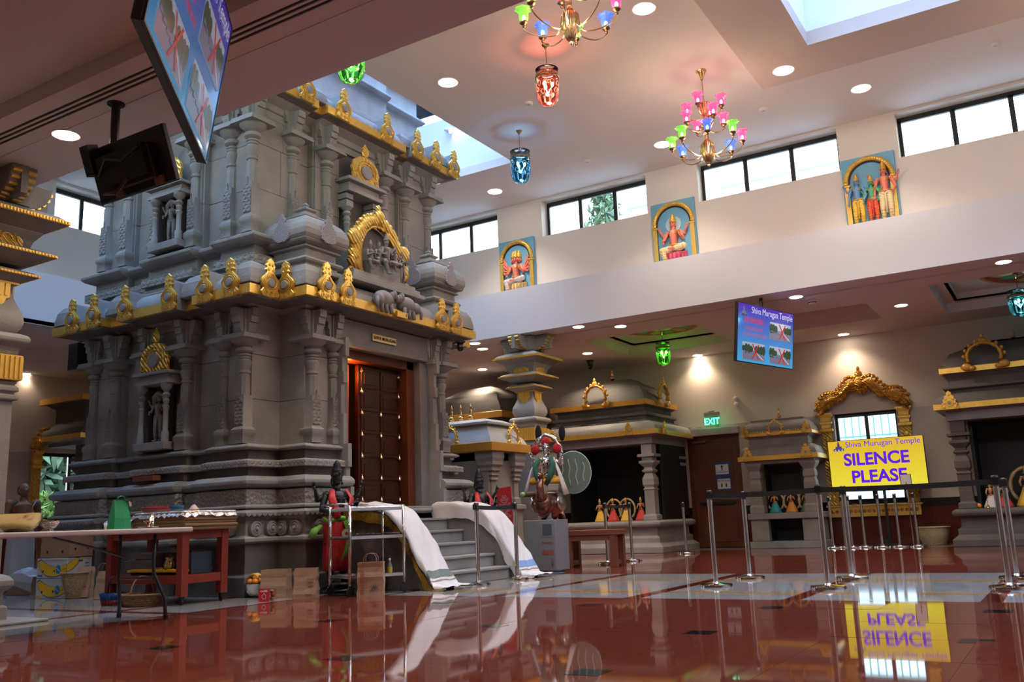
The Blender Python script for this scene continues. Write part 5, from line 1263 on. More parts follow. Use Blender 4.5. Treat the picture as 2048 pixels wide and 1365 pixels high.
# ================================================================ lanterns
def lantern(top,zt,zb,r,col,ecol,label,lw=9,chain=True):
    """bell jar lantern: canopy, chain, lid and jar with bulbs"""
    t=thing('glass_lantern',label,'lantern',top); zc=top[2]
    L=lambda z:z-zc
    met=mat('aged_brass',(.35,.22,.12),.3,metal=1)
    MB().lathe([(.001,-.07),(.012,-.07),(.03,-.03),(.05,-.012),(.055,0)],14).build('canopy',met,t,smooth=True)
    MB().tube([(0,0,-.06),(0,0,L(zt)+.02)],.006,5).build('chain',met,t)
    g=glassmat('lantern_glass_'+col,ecol,.32,.03); 
    h=zt-zb
    MB().lathe([(r*.15,L(zt)),(r*.6,L(zt)-.01),(r*1.02,L(zt)-.05*h),(r*1.0,L(zt)-.07*h),(r*.55,L(zt)-.04*h)],24,caps=False).build('lid',g,t,smooth=True)
    z0=L(zt)-.22*h
    MB().lathe([(r*.72,z0+.08*h),(r*1.0,z0+.06*h),(r*1.03,z0),(r*.98,z0-.03*h),(r*1.02,z0-.38*h),(r*.98,z0-.52*h),(r*.86,z0-.64*h),(r*.60,z0-.72*h),(r*.20,z0-.755*h),(.001,z0-.78*h)],24,caps=False).build('jar',g,t,smooth=True)
    MB().lathe([(r*1.03,z0),(r*1.07,z0-.01),(r*1.07,z0-.03),(r*1.0,z0-.035)],24,caps=False).build('rim_band',met,t,smooth=True)
    for k in range(3):
        a=k*2*PI/3; MB().tube([(r*1.02*math.cos(a),r*1.02*math.sin(a),z0),(0,0,L(zt)+.01)],.003,4).build('hanger',met,t)
    e=emat('lantern_bulb_'+col,tuple(.35+.65*c for c in ecol),16)
    for k in range(3):
        a=k*2*PI/3+.4; MB().ell((r*.42*math.cos(a),r*.42*math.sin(a),z0-.22*h),(.022,.022,.034),10,7).tube([(r*.42*math.cos(a),r*.42*math.sin(a),z0-.25*h),(0,0,z0-.45*h)],.005,4).build('bulb',e,t,smooth=True)
    pt_=MB()
    for k in range(10):
        a=2*PI*k/10; 
        pt_.tube([(r*.985*math.cos(a+.18*math.cos(b)),r*.985*math.sin(a+.18*math.cos(b)),z0-.25*h-.06*h*math.sin(b)) for b in [2*PI*j/10 for j in range(10)]],.005,4,loop=True)
    pt_.build('etched_pattern',emat('lantern_etch_'+col,tuple(min(1,.1+.9*c) for c in ecol),.4),t,kind='stuff')
    l=bpy.data.lights.new('lantern_light','POINT'); l.energy=lw; l.color=tuple(.3+.7*c for c in ecol); l.shadow_soft_size=.04
    o=bpy.data.objects.new('lantern_light',l); COL.objects.link(o); o.parent=t; o.location=(0,0,z0-.15*h)
    return t
q=P(1091,90,Z=ZC); lantern(q,6.76,6.19,.155,'coral',(1,.42,.30),'coral red glass bell lantern below the cut-off chandelier',5)
q=P(1038,262,Z=ZC); lantern(q,6.76,6.17,.165,'blue',(.14,.42,.62),'dark blue glass bell lantern over the leftmost painted relief',6)
q=P(702,150,Y=7.2); lantern((q.x,q.y,ZC),P(702,92,Y=7.2).z+.14,P(702,168,Y=7.2).z,.16,'green',(.30,.85,.22),'bright green glass bell lantern at the ceiling edge above the shrine',5)
q=P(1323,660,Z=ZA+.3); g1=P(1325,684,Y=q.y).z; g2=P(1325,733,Y=q.y).z; lantern((q.x,q.y,ZA+.26),g1,g2,.145,'lime',(.25,.85,.10),'green glass bell lantern under the painted roundel in the far aisle',1.2)
q=P(2030,545,Z=ZA+.3); g1=P(2028,580,Y=q.y).z; g2=P(2028,636,Y=q.y).z; lantern((q.x,q.y,ZA+.26),g1,g2,.17,'teal',(.12,.45,.50),'dark teal glass lantern at the right edge of the far aisle',4)
# ================================================================ chandeliers
shade_m={}
def petal_glass(name,c):
    m=mat(name,c,.08,emit=c,estr=.42,spec=.8,trans=0); return m
def chandelier(top,label,S_=1.0,drop=.75,z_off=0):
    t=thing('chandelier',label,'chandelier',top)
    br=mat('antique_brass',(.62,.40,.20),.22,metal=1); cu=mat('red_brass',(.75,.36,.20),.22,metal=1)
    MB().lathe([(.001,-.15),(.02,-.15),(.06,-.05),(.085,-.005),(.085,0)],18).build('canopy',br,t,angle=.6)
    mb=MB(); n=12
    z1=-drop+.40
    for k in range(n):
        z=-.15+(z1+.15)*(k+.5)/n; a=k%2*PI/2; mb.tube([(.011*math.cos(b)*math.cos(a),.011*math.cos(b)*math.sin(a),z+.022*math.sin(b)) for b in [2*PI*j/8 for j in range(8)]],.003,4,loop=True)
    mb.tube([(0,0,-.15),(0,0,z1)],.003,4)
    mb.build('chain',br,t)
    fl=[]
    c=-drop
    def fluted(prof,m,name):
        R=[]
        for r,z in prof: R.append([((r*(1+.10*math.cos(12*2*PI*j/48)))*math.cos(2*PI*j/48),(r*(1+.10*math.cos(12*2*PI*j/48)))*math.sin(2*PI*j/48),z) for j in range(48)])
        MB().rings(R).build(name,m,t,smooth=True)
    fluted([(.010,c+.40),(.09,c+.385),(.085,c+.375),(.045,c+.28),(.025,c+.20),(.03,c+.14),(.045,c+.09),(.02,c+.06)],cu,'upper_column')
    fluted([(.02,c+.07),(.10,c+.02),(.06,c-.02),(.03,c-.08),(.025,c-.16),(.03,c-.20)],cu,'middle_cup')
    fluted([(.03,c-.20),(.085,c-.28),(.10,c-.36),(.09,c-.46),(.05,c-.56),(.02,c-.60)],br,'lower_bulb')
    MB().lathe([(.001,c-.65),(.012,c-.63),(.018,c-.61),(.012,c-.59),(.012,c-.58)],10).build('drop_finial',br,t,smooth=True)
    cols={'pink':(.95,.08,.28),'green':(.18,.65,.05),'blue':(.06,.16,.80)}
    bulb=emat('chandelier_bulb',(1,.93,.82),9)
    protos={}
    def arm(a,r,zc,col):
        """one curved arm with cup, shade and bulb"""
        ca,sa=math.cos(a),math.sin(a)
        z0=zc+.02; pts=[]
        for u,v in ((.03,.12),(.10,.20),(.17,.16),(.19,.02),(.22,-.14),(.32,-.24),(.62,-.23),(.88,-.12),(1.0,.0),(1.0,.05)):
            pts.append((r*u if u>.2 else r*u,0,z0+v*r*1.05))
        cr=[]
        for i in range(len(pts)-1):
            p0,p1,p2,p3=[Vector(pts[max(0,min(len(pts)-1,i+k))]) for k in (-1,0,1,2)]
            for j in range(4):
                u=j/4; cr.append(.5*((2*p1)+(p2-p0)*u+(2*p0-5*p1+4*p2-p3)*u*u+(3*p1-p0-3*p2+p3)*u**3))
        pts=cr+[Vector(pts[-1])]
        key=(round(r,2),round(zc,2),col)
        if key not in protos:
            o=MB().tube(pts,.0085,6).build('arm',cu if zc>c else br,t,smooth=True)
            x=r; zt=z0+.05*r*1.05
            MB().lathe([(.001,zt-.02),(.015,zt-.02),(.02,zt),(.012,zt+.012),(.03,zt+.022),(.05,zt+.04),(.045,zt+.055),(.02,zt+.05)],14,o=(x,0,0)).build('cup',mat('dark_bronze',(.22,.11,.06),.3,metal=1),o,smooth=True)
            R=[]
            for rr,z,ru in ((.030,.055,0),(.048,.075,0),(.054,.12,.02),(.052,.17,.03),(.062,.20,.06),(.085,.215,.12),(.094,.206,.12)):
                R.append([(x+rr*(1+ru*math.cos(8*2*PI*j/32))*math.cos(2*PI*j/32),rr*(1+ru*math.cos(8*2*PI*j/32))*math.sin(2*PI*j/32),zt+z) for j in range(32)])
            cc=cols[col]
            mm=MATS.get('shade_'+col)
            if mm is None:
                mm=mat('shade_'+col,cc,.1); n=mm.node_tree.nodes; l=mm.node_tree.links; b=n['Principled BSDF']; tr=n.new('ShaderNodeBsdfTransparent'); tr.inputs[0].default_value=(*[.4+.6*v for v in cc],1)
                b.inputs['Emission Color'].default_value=(*cc,1); b.inputs['Emission Strength'].default_value=.55
                mx=n.new('ShaderNodeMixShader'); mx.inputs[0].default_value=.62; l.new(tr.outputs[0],mx.inputs[1]); l.new(b.outputs[0],mx.inputs[2]); l.new(mx.outputs[0],n['Material Output'].inputs[0])
            MB().rings(R,caps=False).build('glass_shade',mm,o,smooth=True)
            MB().ell((x,0,zt+.10),(.020,.020,.038),10,7).build('bulb',bulb,o,smooth=True)
            protos[key]=o; o.rotation_euler.z=a
        else: copyto(protos[key],t,(0,0,0),a)
    cs=['blue','green','blue','green','green','pink','blue','green']; 
    for k in range(8): arm(2*PI*k/8+.35,.52,c-.38,['green','blue','pink','blue','green','blue','green','blue'][k] if False else ('pink','blue','green','blue','green','green','blue','green')[k])
    for k in range(4): arm(2*PI*k/4+.75,.30,c-.02,'pink')
    for k in range(4): arm(2*PI*k/4+.0,.27,c+.20,'pink' if k!=2 else 'pink')
    l=bpy.data.lights.new('chandelier_light','POINT'); l.energy=40; l.color=(1,.74,.52); l.shadow_soft_size=.35
    o=bpy.data.objects.new('chandelier_light',l); COL.objects.link(o); o.parent=t; o.location=(0,0,c-.50)
    t.scale=(S_,)*3
    return t
q=P(1402,142,Z=ZC); chandelier(q,'brass chandelier with pink, green and blue glass shades beside the soffit corner',.95,.93)
q=P(1143,92,Z=ZC-(.93+.65)*.95)
chandelier((q.x,q.y,ZC),'chandelier with coloured tulip shades cut off by the top edge of the picture',.95,.93)
# ================================================================ ceiling bits
def camera_dome(loc,label):
    t=thing('dome_camera',label,'security camera',loc)
    MB().lathe([(.07,-.02),(.10,0)],18).lathe([(.055,-.10),(.07,-.02)],18).build('housing',black_pl,t,angle=.6); MB().lathe([(.001,-.20),(.03,-.19),(.05,-.16),(.055,-.10)],16).build('dome',mat('smoked_dome',(.01,.01,.01),.06),t,smooth=True)
q=P(1180,722,Z=ZA); camera_dome(q,'black dome camera on the far aisle ceiling over the domed alcove shrine')
q=P(920,684,X=-7.72); t=thing('dome_camera','black dome camera at the right end of the lower gilded eave','security camera',(q.x,q.y,q.z))
MB().lathe([(.07,-.02),(.085,0)],18).box(-.13,-.015,-.02,0,.015,.0).build('bracket',black_pl,t); MB().lathe([(.001,-.15),(.035,-.14),(.05,-.11),(.05,-.02)],16).build('dome',MATS['smoked_dome'],t,smooth=True)
q=P(165,716,X=-12.35); t=thing('loudspeaker','black box loudspeaker at the left end of the shrine, under the eave','loudspeaker',(q.x,7.95,q.z))
MB().box(-.12,-.1,-.2,.12,.1,.2).build('cabinet',black_pl,t,bevel=.01); MB().box(.0,-.02,.2,.03,.02,.45).build('bracket',black_pl,t)
for p,lb in (((1990,88),'white ceiling detector near the top right above the window strip'),((1527,218),'white ceiling detector right of the chandelier'),((1174,321),'white ceiling detector right of the blue lantern'),((1057,206),'white ceiling detector between coral and blue lanterns'),((848,58),'white ceiling detector near the top, left of the coral lantern')):
    q=P(*p,Z=ZC); t=thing('smoke_detector',lb,'smoke detector',q,group='detectors on the high ceiling'); MB().lathe([(.05,-.035),(.065,-.02),(.07,0)],18).build('body',white_paint,t,angle=.6); MB().lathe([(.02,-.04),(.03,-.034)],10).build('sensor',MATS['grey_metal_box'],t)
q=P(1624,602,Z=ZA); t=thing('smoke_detector','ceiling detector with a dark ring above the hanging blue screen','smoke detector',q); MB().lathe([(.05,-.06),(.07,-.045),(.075,0)],18).build('body',white_paint,t,angle=.6); MB().lathe([(.072,-.045),(.074,-.03)],18).build('ring',black_pl,t)
q=P(895,262,Y=SH[3]); t=thing('spot_lamp','white spot lamp fixed to the pale wall of the skylight shaft','spot lamp',(q.x,SH[3],q.z))
MB().box(-.02,-.08,-.02,.02,0,.02).build('arm',white_paint,t); MB().lathe([(.03,0),(.05,.12),(.055,.14)],14,M=Matrix.Translation((0,-.08,0))@Matrix.Rotation(2.0,4,'Y')).build('head',white_paint,t,angle=.6); MB().lathe([(.05,.138),(.05,.141)],14,M=Matrix.Translation((0,-.08,0))@Matrix.Rotation(2.0,4,'Y')).build('lens',lamp_glow,t)

for c in ((1.6,11.9,ZC),(1.2,7.4,ZC)):  # unseen chandeliers added to throw more light on the nave ceiling
    dup([o for o in COL.objects if o.name=='chandelier'][0],c,label='unseen chandelier added past the right edge to brighten the nave ceiling, %s'%('far row' if c[1]>9 else 'near row'))
# ================================================================ figures
def deity(pose='stand',arms=4,heads=1,armpose=0,hs_=1.0):
    """unit-height idol facing -Y; returns dict of mesh builders"""
    b=MB(); cl=MB(); cr=MB(); orn=MB(); hair=MB()
    up=0 if pose=='stand' else -.24
    H=lambda z:z+up
    if pose=='stand':
        for s in (-1,1):
            b.caps_((s*.055,0,.50),(s*.06,-.01,.27),.052,.038); b.caps_((s*.06,-.01,.27),(s*.062,.0,.04),.034,.022)
            b.caps_((s*.062,0,.02),(s*.075,-.07,.015),.022,.018)
            cl.caps_((s*.055,0,.50),(s*.062,-.01,.26),.064,.052); cl.caps_((s*.062,-.01,.26),(s*.064,0,.09),.05,.036)
            for k in range(6):
                z=.12+.055*k; orn.tube([(s*.062+ (.058-.004*abs(k-4))*math.cos(a),(.056)*math.sin(a),z+.02*math.sin(a)) for a in [2*PI*j/10 for j in range(10)]],.006,4,loop=True)
        cl.tube([(0,-.06,.50),(.005,-.075,.35),(0,-.07,.16)],[.035,.028,.035],6,flat=.5)
    elif pose=='sit':      # one leg folded, one hanging
        b.caps_((.06,0,H(.50)),(.19,-.10,H(.50)),.055,.042); b.caps_((.19,-.10,H(.50)),(.02,-.16,H(.47)),.038,.026); b.caps_((.02,-.16,H(.47)),(-.04,-.18,H(.47)),.022,.016)
        b.caps_((-.06,0,H(.50)),(-.17,-.12,H(.46)),.055,.042); b.caps_((-.17,-.12,H(.46)),(-.11,-.13,H(.25)),.038,.024); b.caps_((-.11,-.13,H(.24)),(-.09,-.20,H(.225)),.022,.018)
        cl.caps_((.06,0,H(.50)),(.19,-.10,H(.50)),.064,.052); cl.caps_((.19,-.10,H(.50)),(.07,-.15,H(.475)),.046,.036)
        cl.caps_((-.06,0,H(.50)),(-.17,-.12,H(.46)),.064,.052); cl.caps_((-.17,-.12,H(.46)),(-.13,-.13,H(.32)),.046,.036)
        for k in range(4):
            t=.2+.25*k
            orn.tube([(.06+.13*t,-.10*t-.055*math.cos(a),H(.50)+.055*math.sin(a)) for a in [2*PI*j/8 for j in range(8)]],.006,4,loop=True)
            orn.tube([(-.17+.05*t+.04*math.cos(a),-.125+.04*math.sin(a),H(.46)-.16*t) for a in [2*PI*j/8 for j in range(8)]],.006,4,loop=True)
    else:                  # cross-legged
        for s in (-1,1):
            b.caps_((s*.06,0,H(.49)),(s*.20,-.12,H(.47)),.058,.042); b.caps_((s*.20,-.12,H(.47)),(-s*.04,-.17,H(.455)),.038,.024); b.caps_((-s*.04,-.17,H(.455)),(-s*.10,-.17,H(.45)),.022,.018)
            cl.caps_((s*.06,0,H(.49)),(s*.20,-.12,H(.47)),.068,.054); cl.caps_((s*.20,-.12,H(.47)),(s*.02,-.16,H(.46)),.05,.036)
    b.ell((0,0,H(.53)),(.098,.075,.06),14,8); cl.ell((0,0,H(.515)),(.106,.085,.055),14,8)
    b.tube([(0,0,H(.52)),(0,-.005,H(.60)),(0,-.01,H(.66)),(0,-.005,H(.74)),(0,0,H(.795)),(0,0,H(.815))],[.088,.074,.082,.10,.085,.04],14,flat=.72)
    b.tube([(0,0,H(.80)),(0,-.004,H(.865))],[.036,.032],10)
    orn.tube([(.10*math.cos(a),-.0+.078*math.sin(a),H(.555)) for a in [2*PI*j/14 for j in range(14)]],.011,5,loop=True)
    for r,z in ((.075,.79),(.06,.805),(.085,.765)): orn.tube([(r*math.cos(a),-.015+r*.95*math.sin(a),H(z)-(.03 if math.sin(a)<0 else -.0)*abs(math.sin(a))) for a in [2*PI*j/14 for j in range(14)]],.008,5,loop=True)
    orn.tube([(.07,-.05,H(.78)),(.0,-.085,H(.66)),(-.06,-.075,H(.57))],.006,4)
    hs=[0] if heads==1 else [-.062,0,.062]
    for hx in hs:
        hy=-.01 if hx==0 else .012
        b.ell((hx,hy,H(.915)),(.046,.052,.06),14,10); b.ell((hx,hy-.052,H(.905)),(.009,.012,.014),6,5); b.ell((hx,hy-.045,H(.885)),(.02,.012,.007),8,4)
        for s in (-1,1):
            b.ell((hx+s*.046,hy+.005,H(.905)),(.008,.014,.022),6,5); orn.ell((hx+s*.05,hy,H(.878)),(.012,.012,.016),6,5)
            hair.ell((hx+s*.019,hy-.046,H(.918)),(.010,.006,.005),7,4); hair.tube([(hx+s*.008,hy-.050,H(.930)),(hx+s*.032,hy-.044,H(.932))],.003,4)
        cr.lathe([(.050,H(.935)),(.058,H(.945)),(.058,H(.965)),(.048,H(.975)),(.052,H(.985)),(.050,H(1.0)),(.042,H(1.015)),(.044,H(1.025)),(.033,H(1.045)),(.035,H(1.053)),(.02,H(1.07)),(.020,H(1.078)),(.004,H(1.09))],14,o=(hx,hy+.005,0))
        cr.ell((hx,hy-.055,H(.965)),(.015,.01,.022),7,5)
    hair.ell((0,.03,H(.895)),(.05,.035,.065),10,6)
    if hs_!=1:
        pass
    def hand(p,d,fist=False):
        p=Vector(p); d=Vector(d).normalized(); s=Vector((0,1,0)).cross(d)
        if s.length<.1: s=Vector((1,0,0))
        s.normalize(); b.ell(p+d*.02,(.017,.012,.022),8,5)
        for k in range(4):
            o=p+d*.036+s*(k-1.5)*.009; b.tube([o,o+d*.018,o+d*.03+Vector((0,-.006,0))],[.0048,.0045,.0035],5)
        b.tube([p+s*.016+d*.008,p+s*.028+d*.022,p+s*.028+d*.034],[.006,.005,.004],5)
    for s in (-1,1):
        b.ell((s*.105,0,H(.775)),(.04,.038,.036),10,6)
        orn.tube([(s*.135+.028*math.cos(a),.028*math.sin(a),H(.715)) for a in [2*PI*j/8 for j in range(8)]],.007,4,loop=True)
        if armpose==0:   # front pair: blessing and giving
            e=(s*.165,-.03,H(.64)); w=(s*.14,-.13,H(.70 if s>0 else .62))
            b.caps_((s*.115,0,H(.765)),e,.034,.026); b.caps_(e,w,.025,.017); hand(w,(0,-.1,1 if s>0 else -1))
        elif armpose==1: # standing: one at hip, one hanging
            e=(s*.165,.0,H(.63)); w=(s*.12,-.05,H(.54)) if s>0 else (s*.17,-.05,H(.50))
            b.caps_((s*.115,0,H(.765)),e,.034,.026); b.caps_(e,w,.025,.017); hand(w,(0,-.1,-1))
        else:            # hands joined before the chest
            e=(s*.155,-.03,H(.64)); w=(s*.02,-.12,H(.70))
            b.caps_((s*.115,0,H(.765)),e,.034,.026); b.caps_(e,w,.025,.017); hand(w,(-s*.3,-.1,1))
        orn.tube([(w[0]+.02*math.cos(a),w[1]+.02*math.sin(a),w[2]) for a in [2*PI*j/8 for j in range(8)]],.006,4,loop=True)
        for k in range(arms//2-1):
            n=max(1,arms//2-1); a=.35+(-1.0+2.0*k/max(1,n-1) if n>1 else .35)
            e=(s*(.17+.02*math.cos(a)),.02,H(.70)+.05*math.sin(a)); w=(s*(.235+.03*math.cos(a)),-.01,H(.74)+.16*math.sin(a)) if n>1 else (s*.225,-.02,H(.82))
            b.caps_((s*.11,.01,H(.765)),e,.03,.024,8); b.caps_(e,w,.022,.015,8); hand(w,(s*.4,-.1,1))
            orn.ell((w[0]+s*.02,w[1],w[2]+.06),(.014,.010,.022),6,5)
    return dict(body=b,garment=cl,ornaments=orn,crown=cr,face_marks=hair)
def put_deity(parent,M,mats,detail=True,remesh=0,names=('body','garment','ornaments','crown','face_marks'),**kw):
    d=deity(**kw); res={}
    for n in names:
        mb=d[n].xf(M); res[n]=mb.build(n,mats.get(n,mats['body']),parent,smooth=True,remesh=remesh if n in('body','garment') else 0,kind='stuff' if n in('ornaments','face_marks') else None)
    return res
def TM(x,y,z,s,rz=0,sy=1): return Matrix.Translation((x,y,z))@Matrix.Rotation(rz,4,'Z')@Matrix.Diagonal((s,s*sy,s,1))
pinks=mat('painted_pink_skin',(.80,.22,.16),.45); creamc=mat('painted_cream_cloth',(.75,.62,.36),.45,pattern='wave',pscale=14,pbump=.3); goldp=mat('painted_gold',(.72,.42,.08),.35,metal=.4)
darkm=mat('painted_dark_lines',(.05,.02,.02),.5); bluesk=mat('painted_blue_skin',(.14,.32,.62),.45); greensk=mat('painted_green_skin',(.06,.40,.20),.45); redc=mat('painted_red_cloth',(.70,.08,.04),.45,pattern='wave',pscale=14,pbump=.3); yelc=mat('painted_yellow_cloth',(.80,.50,.06),.45,pattern='wave',pscale=14,pbump=.3)
skyb=mat('painted_sky_blue_board',(.16,.42,.62),.5,noise=.08,nscale=4); lotus_p=mat('painted_lotus_pink',(.78,.12,.22),.45)
# painted relief panels on the clerestory piers
def relief(c,w,h,label,kind):
    t=thing('painted_relief',label,'relief panel',c)
    MB().box(-w/2,-.05,0,w/2,0,h).build('board',skyb,t,bevel=.004)
    fw=.095; pts=[]
    r=w/2-.05
    zc=h-r-.06
    for s in (-1,1):
        MB().box(s*(r-.01)-.04,-.09,0,s*(r-.01)+.04,-.05,zc-.05).build('side_post',gold,t,bevel=.006)
        MB().box(s*(r-.01)-.055,-.10,zc-.07,s*(r-.01)+.055,-.05,zc-.04).lathe([(.04,0),(.04,.04),(.02,.05),(.001,.052)],12,M=Matrix.Translation((s*(r+.0),-.05,zc-.0))@Matrix.Rotation(PI/2,4,'X')).build('capital_scroll',gold,t)
    mb=MB(); mb.tube([(r*math.cos(a),-.065,zc+r*math.sin(a)) for a in [PI*k/28 for k in range(29)]],.042,8)
    for k in range(26):
        a=PI*(k+.5)/26; mb.ell((r*math.cos(a),-.10,zc+r*math.sin(a)),(.017,.014,.017),6,4)
    mb.build('arch_frame',gold,t,smooth=True)
    MB().tube([((r-.055)*math.cos(a),-.055,zc+(r-.055)*math.sin(a)) for a in [PI*k/24 for k in range(25)]],.012,6).box(-r+.04,-.065,.0,-r+.055,-.05,zc).box(r-.055,-.065,0,r-.04,-.05,zc).build('dark_outline',darkm,t)
    def lotus(z,m):
        mb=MB().lathe([(.20,0),(.16,.04),(.13,.08),(.15,.11),(.23,.19),(.24,.20),(.001,.20)],20,sy=.35,o=(0,-.06,z))
        o=mb.build('lotus_seat',m,t,smooth=True); mb=MB()
        for k in range(9):
            a=PI+PI*k/8; mb.ell((.20*math.cos(a),-.06+.075*math.sin(a),z+.13),(.030,.014,.065),7,5)
            mb.ell((.18*math.cos(a),-.06+.07*math.sin(a),z+.035),(.030,.014,.035),7,5)
        mb.build('lotus_petals',m,o,smooth=True)
    if kind=='six':
        lotus(.03,mat('painted_lotus_cream',(.75,.55,.25),.45))
        put_deity(t,TM(.0,-.08,.03,1.05),dict(body=pinks,garment=mat('painted_lilac_cloth',(.62,.55,.55),.45,pattern='wave',pscale=14,pbump=.3),ornaments=goldp,crown=goldp,face_marks=darkm),pose='sit',arms=12,heads=3)
    elif kind=='one':
        lotus(.03,lotus_p)
        MB().lathe([(.15,0),(.15,.01)],24,M=Matrix.Translation((0,-.052,.78))@Matrix.Rotation(PI/2,4,'X')).build('halo',mat('painted_pale_halo',(.45,.62,.72),.5),t)
        put_deity(t,TM(.0,-.08,.02,1.12),dict(body=pinks,garment=creamc,ornaments=goldp,crown=goldp,face_marks=darkm),pose='sit',arms=4)
    else:
        MB().box(-w/2+.1,-.12,.0,w/2-.1,-.05,.05).build('step',gold,t)
        for x,s,bm_,cm_ in ((-.20,.84,bluesk,yelc),(.02,.78,greensk,redc),(.23,.95,pinks,creamc)):
            f=put_deity(t,TM(x,-.09,.05,s),dict(body=bm_,garment=cm_,ornaments=goldp,crown=goldp if x else darkm,face_marks=darkm),pose='stand',arms=4 if x else 2,armpose=1 if x else 2)
    return t
for (xa,xb,zb,zt,lb,k) in ((-9.40,-8.58,5.29,6.33,'painted relief of a many-armed pink seated deity, leftmost of the three','six'),(-6.04,-5.20,5.30,6.40,'painted relief of a single pink deity seated on a pink lotus','one'),(-2.62,-1.79,5.32,6.43,'painted relief of three standing deities, blue, green and pink','three')):
    relief(((xa+xb)/2,YC1-.002,ZF+.01),xb-xa,zt-ZF,lb,k)
struct(MB().box(-9.1,0,0,-9.0,.01,.01).build('trim_5',white_paint)) if False else None
# stone idols of the great shrine
idol_st=mat('carved_idol_granite',(.24,.23,.23),.6,noise=.2,nscale=6,bump=.4,bscale=50)
def stone_idol(parent,off,x,y,z,s,rz,name,**kw):
    d=deity(**kw); mb=MB(off); 
    for k in ('body','garment','ornaments','crown'): mb.add(d[k].v,d[k].f)
    mb.xf(TM(x,y,z,s,rz)); return mb.build(name,idol_st,parent,smooth=True)
stone_idol(temple,TC,NX,7.73,1.94,.62,.25,'niche_idol',pose='stand',arms=4,armpose=0)
MB(TC).tube([(NX-.12,7.76,2.4),(NX-.10,7.73,2.54),(NX,7.71,2.58),(NX+.1,7.73,2.54),(NX+.12,7.76,2.4)],.035,8).build('niche_halo',idol_st,temple,smooth=True)
stone_idol(temple,TC,-10.11,7.77,4.66,.60,.25,'niche_idol',pose='stand',arms=4,armpose=0)
MB(TC).tube([(-10.23,7.8,5.1),(-10.2,7.77,5.22),(-10.11,7.75,5.26),(-10.02,7.77,5.22),(-9.98,7.8,5.1)],.035,8).build('niche_halo',idol_st,temple,smooth=True)
# gabled group above the door
gy0,gy1,gz0,gz1=8.94,10.30,4.06,5.12; gc=(gy0+gy1)/2
g=MB(TC); sec=[]
for k in range(13):
    a=PI*k/12; sec.append((gc+.50*math.cos(a),4.42+.52*math.sin(a)))
sec=[(gc+.50,4.05)]+sec+[(gc-.50,4.05)]
g.rings([[(-8.60,y,z) for y,z in sec],[(-8.10,y,z) for y,z in sec]])
gab=g.build('vaulted_roof',stone,temple,angle=.8)
MB(TC).box(-8.15,8.85,3.98,-7.78,10.42,4.04).box(-8.15,8.9,4.04,-7.82,10.36,4.10).box(-8.15,8.95,4.10,-7.86,10.3,4.16).build('group_plinth',stone,gab,bevel=.006)
sec2=[(gc+.40*math.cos(PI*k/14),4.44+.50*math.sin(PI*k/14)) for k in range(15)]; sec2=[(gc+.40,4.14)]+sec2+[(gc-.40,4.14)]
MB(TC).rings([[(-8.095,y,z) for y,z in sec2],[(-8.085,y,z) for y,z in sec2]]).build('arch_back',stone_d,gab)
mb=MB(TC); pts=[(-8.02,gc+.47*math.cos(-.55+(PI+1.1)*k/30),4.46+.56*math.sin(-.55+(PI+1.1)*k/30)) for k in range(31)]
mb.tube(pts,[.088+.012*math.sin(k*2.1) for k in range(31)],9)
mb.tube([(-7.98,gc+.40*math.cos(-.4+(PI+.8)*k/24),4.44+.49*math.sin(-.4+(PI+.8)*k/24)) for k in range(25)],.022,7)
for k in range(26):
    a=-.35+(PI+.7)*k/25; mb.ell((-8.01,gc+.55*math.cos(a),4.46+.64*math.sin(a)),(.04,.045,.045),7,5)
mb.ell((-7.97,gc,5.07),(.07,.11,.11),10,7); mb.ell((-7.99,gc,5.20),(.04,.05,.07),8,6)
for s in (-1,1):
    mb.ell((-7.97,gc+s*.55,4.66),(.07,.12,.12),10,7); mb.ell((-7.98,gc+s*.56,4.42),(.06,.09,.08),9,6)
    mb.tube([(-7.98,gc+s*(.50+.10*math.sin(u*7)),4.40-.30*u) for u in [k/8 for k in range(9)]],[.07,.065,.06,.06,.055,.05,.045,.04,.02],7)
    mb.tube([(-7.97,gc+s*.60+.05*math.cos(a),4.16+.05*math.sin(a)) for a in [2*PI*j/10 for j in range(10)]],.022,6,loop=True)
mb.build('gilded_arch',gold_c,gab,smooth=True,label='gilded scrollwork arch over the carved group')
MB(TC).box(-8.05,gc-.30,4.16,-7.88,gc+.36,4.38).build('throne',idol_st,gab,bevel=.01)
for (yy,zz,s,kw) in ((gc-.28,4.22,.52,dict(pose='sit',arms=2,armpose=2)),(gc-.10,4.30,.46,dict(pose='sit',arms=4)),(gc+.06,4.22,.72,dict(pose='sit',arms=4)),(gc+.25,4.30,.48,dict(pose='sit',arms=2)),(gc+.42,4.16,.46,dict(pose='stand',arms=2,armpose=2))):
    stone_idol(gab,TC,-7.90,yy,zz,s,PI/2,'group_idol',**kw)
# elephant relief on the gutter
mb=MB(TC)
for s,yy in ((-1,9.42),(1,9.92)):
    mb.ell((-7.74,yy,3.80),(.10,.19,.12),12,8); mb.ell((-7.70,yy-s*.0+s*.15,3.77),(.08,.08,.09),10,7)
    for d in (-.1,.0,.1): mb.tube([(-7.70,yy+d,3.74),(-7.68,yy+d,3.60)],[.035,.028],7)
    mb.tube([(-7.68,yy+s*.2,3.78),(-7.65,yy+s*.24,3.70),(-7.65,yy+s*.22,3.62)],[.035,.028,.02],7)
for k in range(5): mb.ell((-7.70,9.55+.055*k,3.86+.03*math.sin(k*2)),(.05,.035,.06),8,5)
mb.build('elephant_relief',idol_st,temple,smooth=True,label='grey carved elephants over the middle of the gilded band')
MB(TC).box(-7.70,9.62,3.58,-7.66,9.85,3.66).build('gold_block',gold,temple)
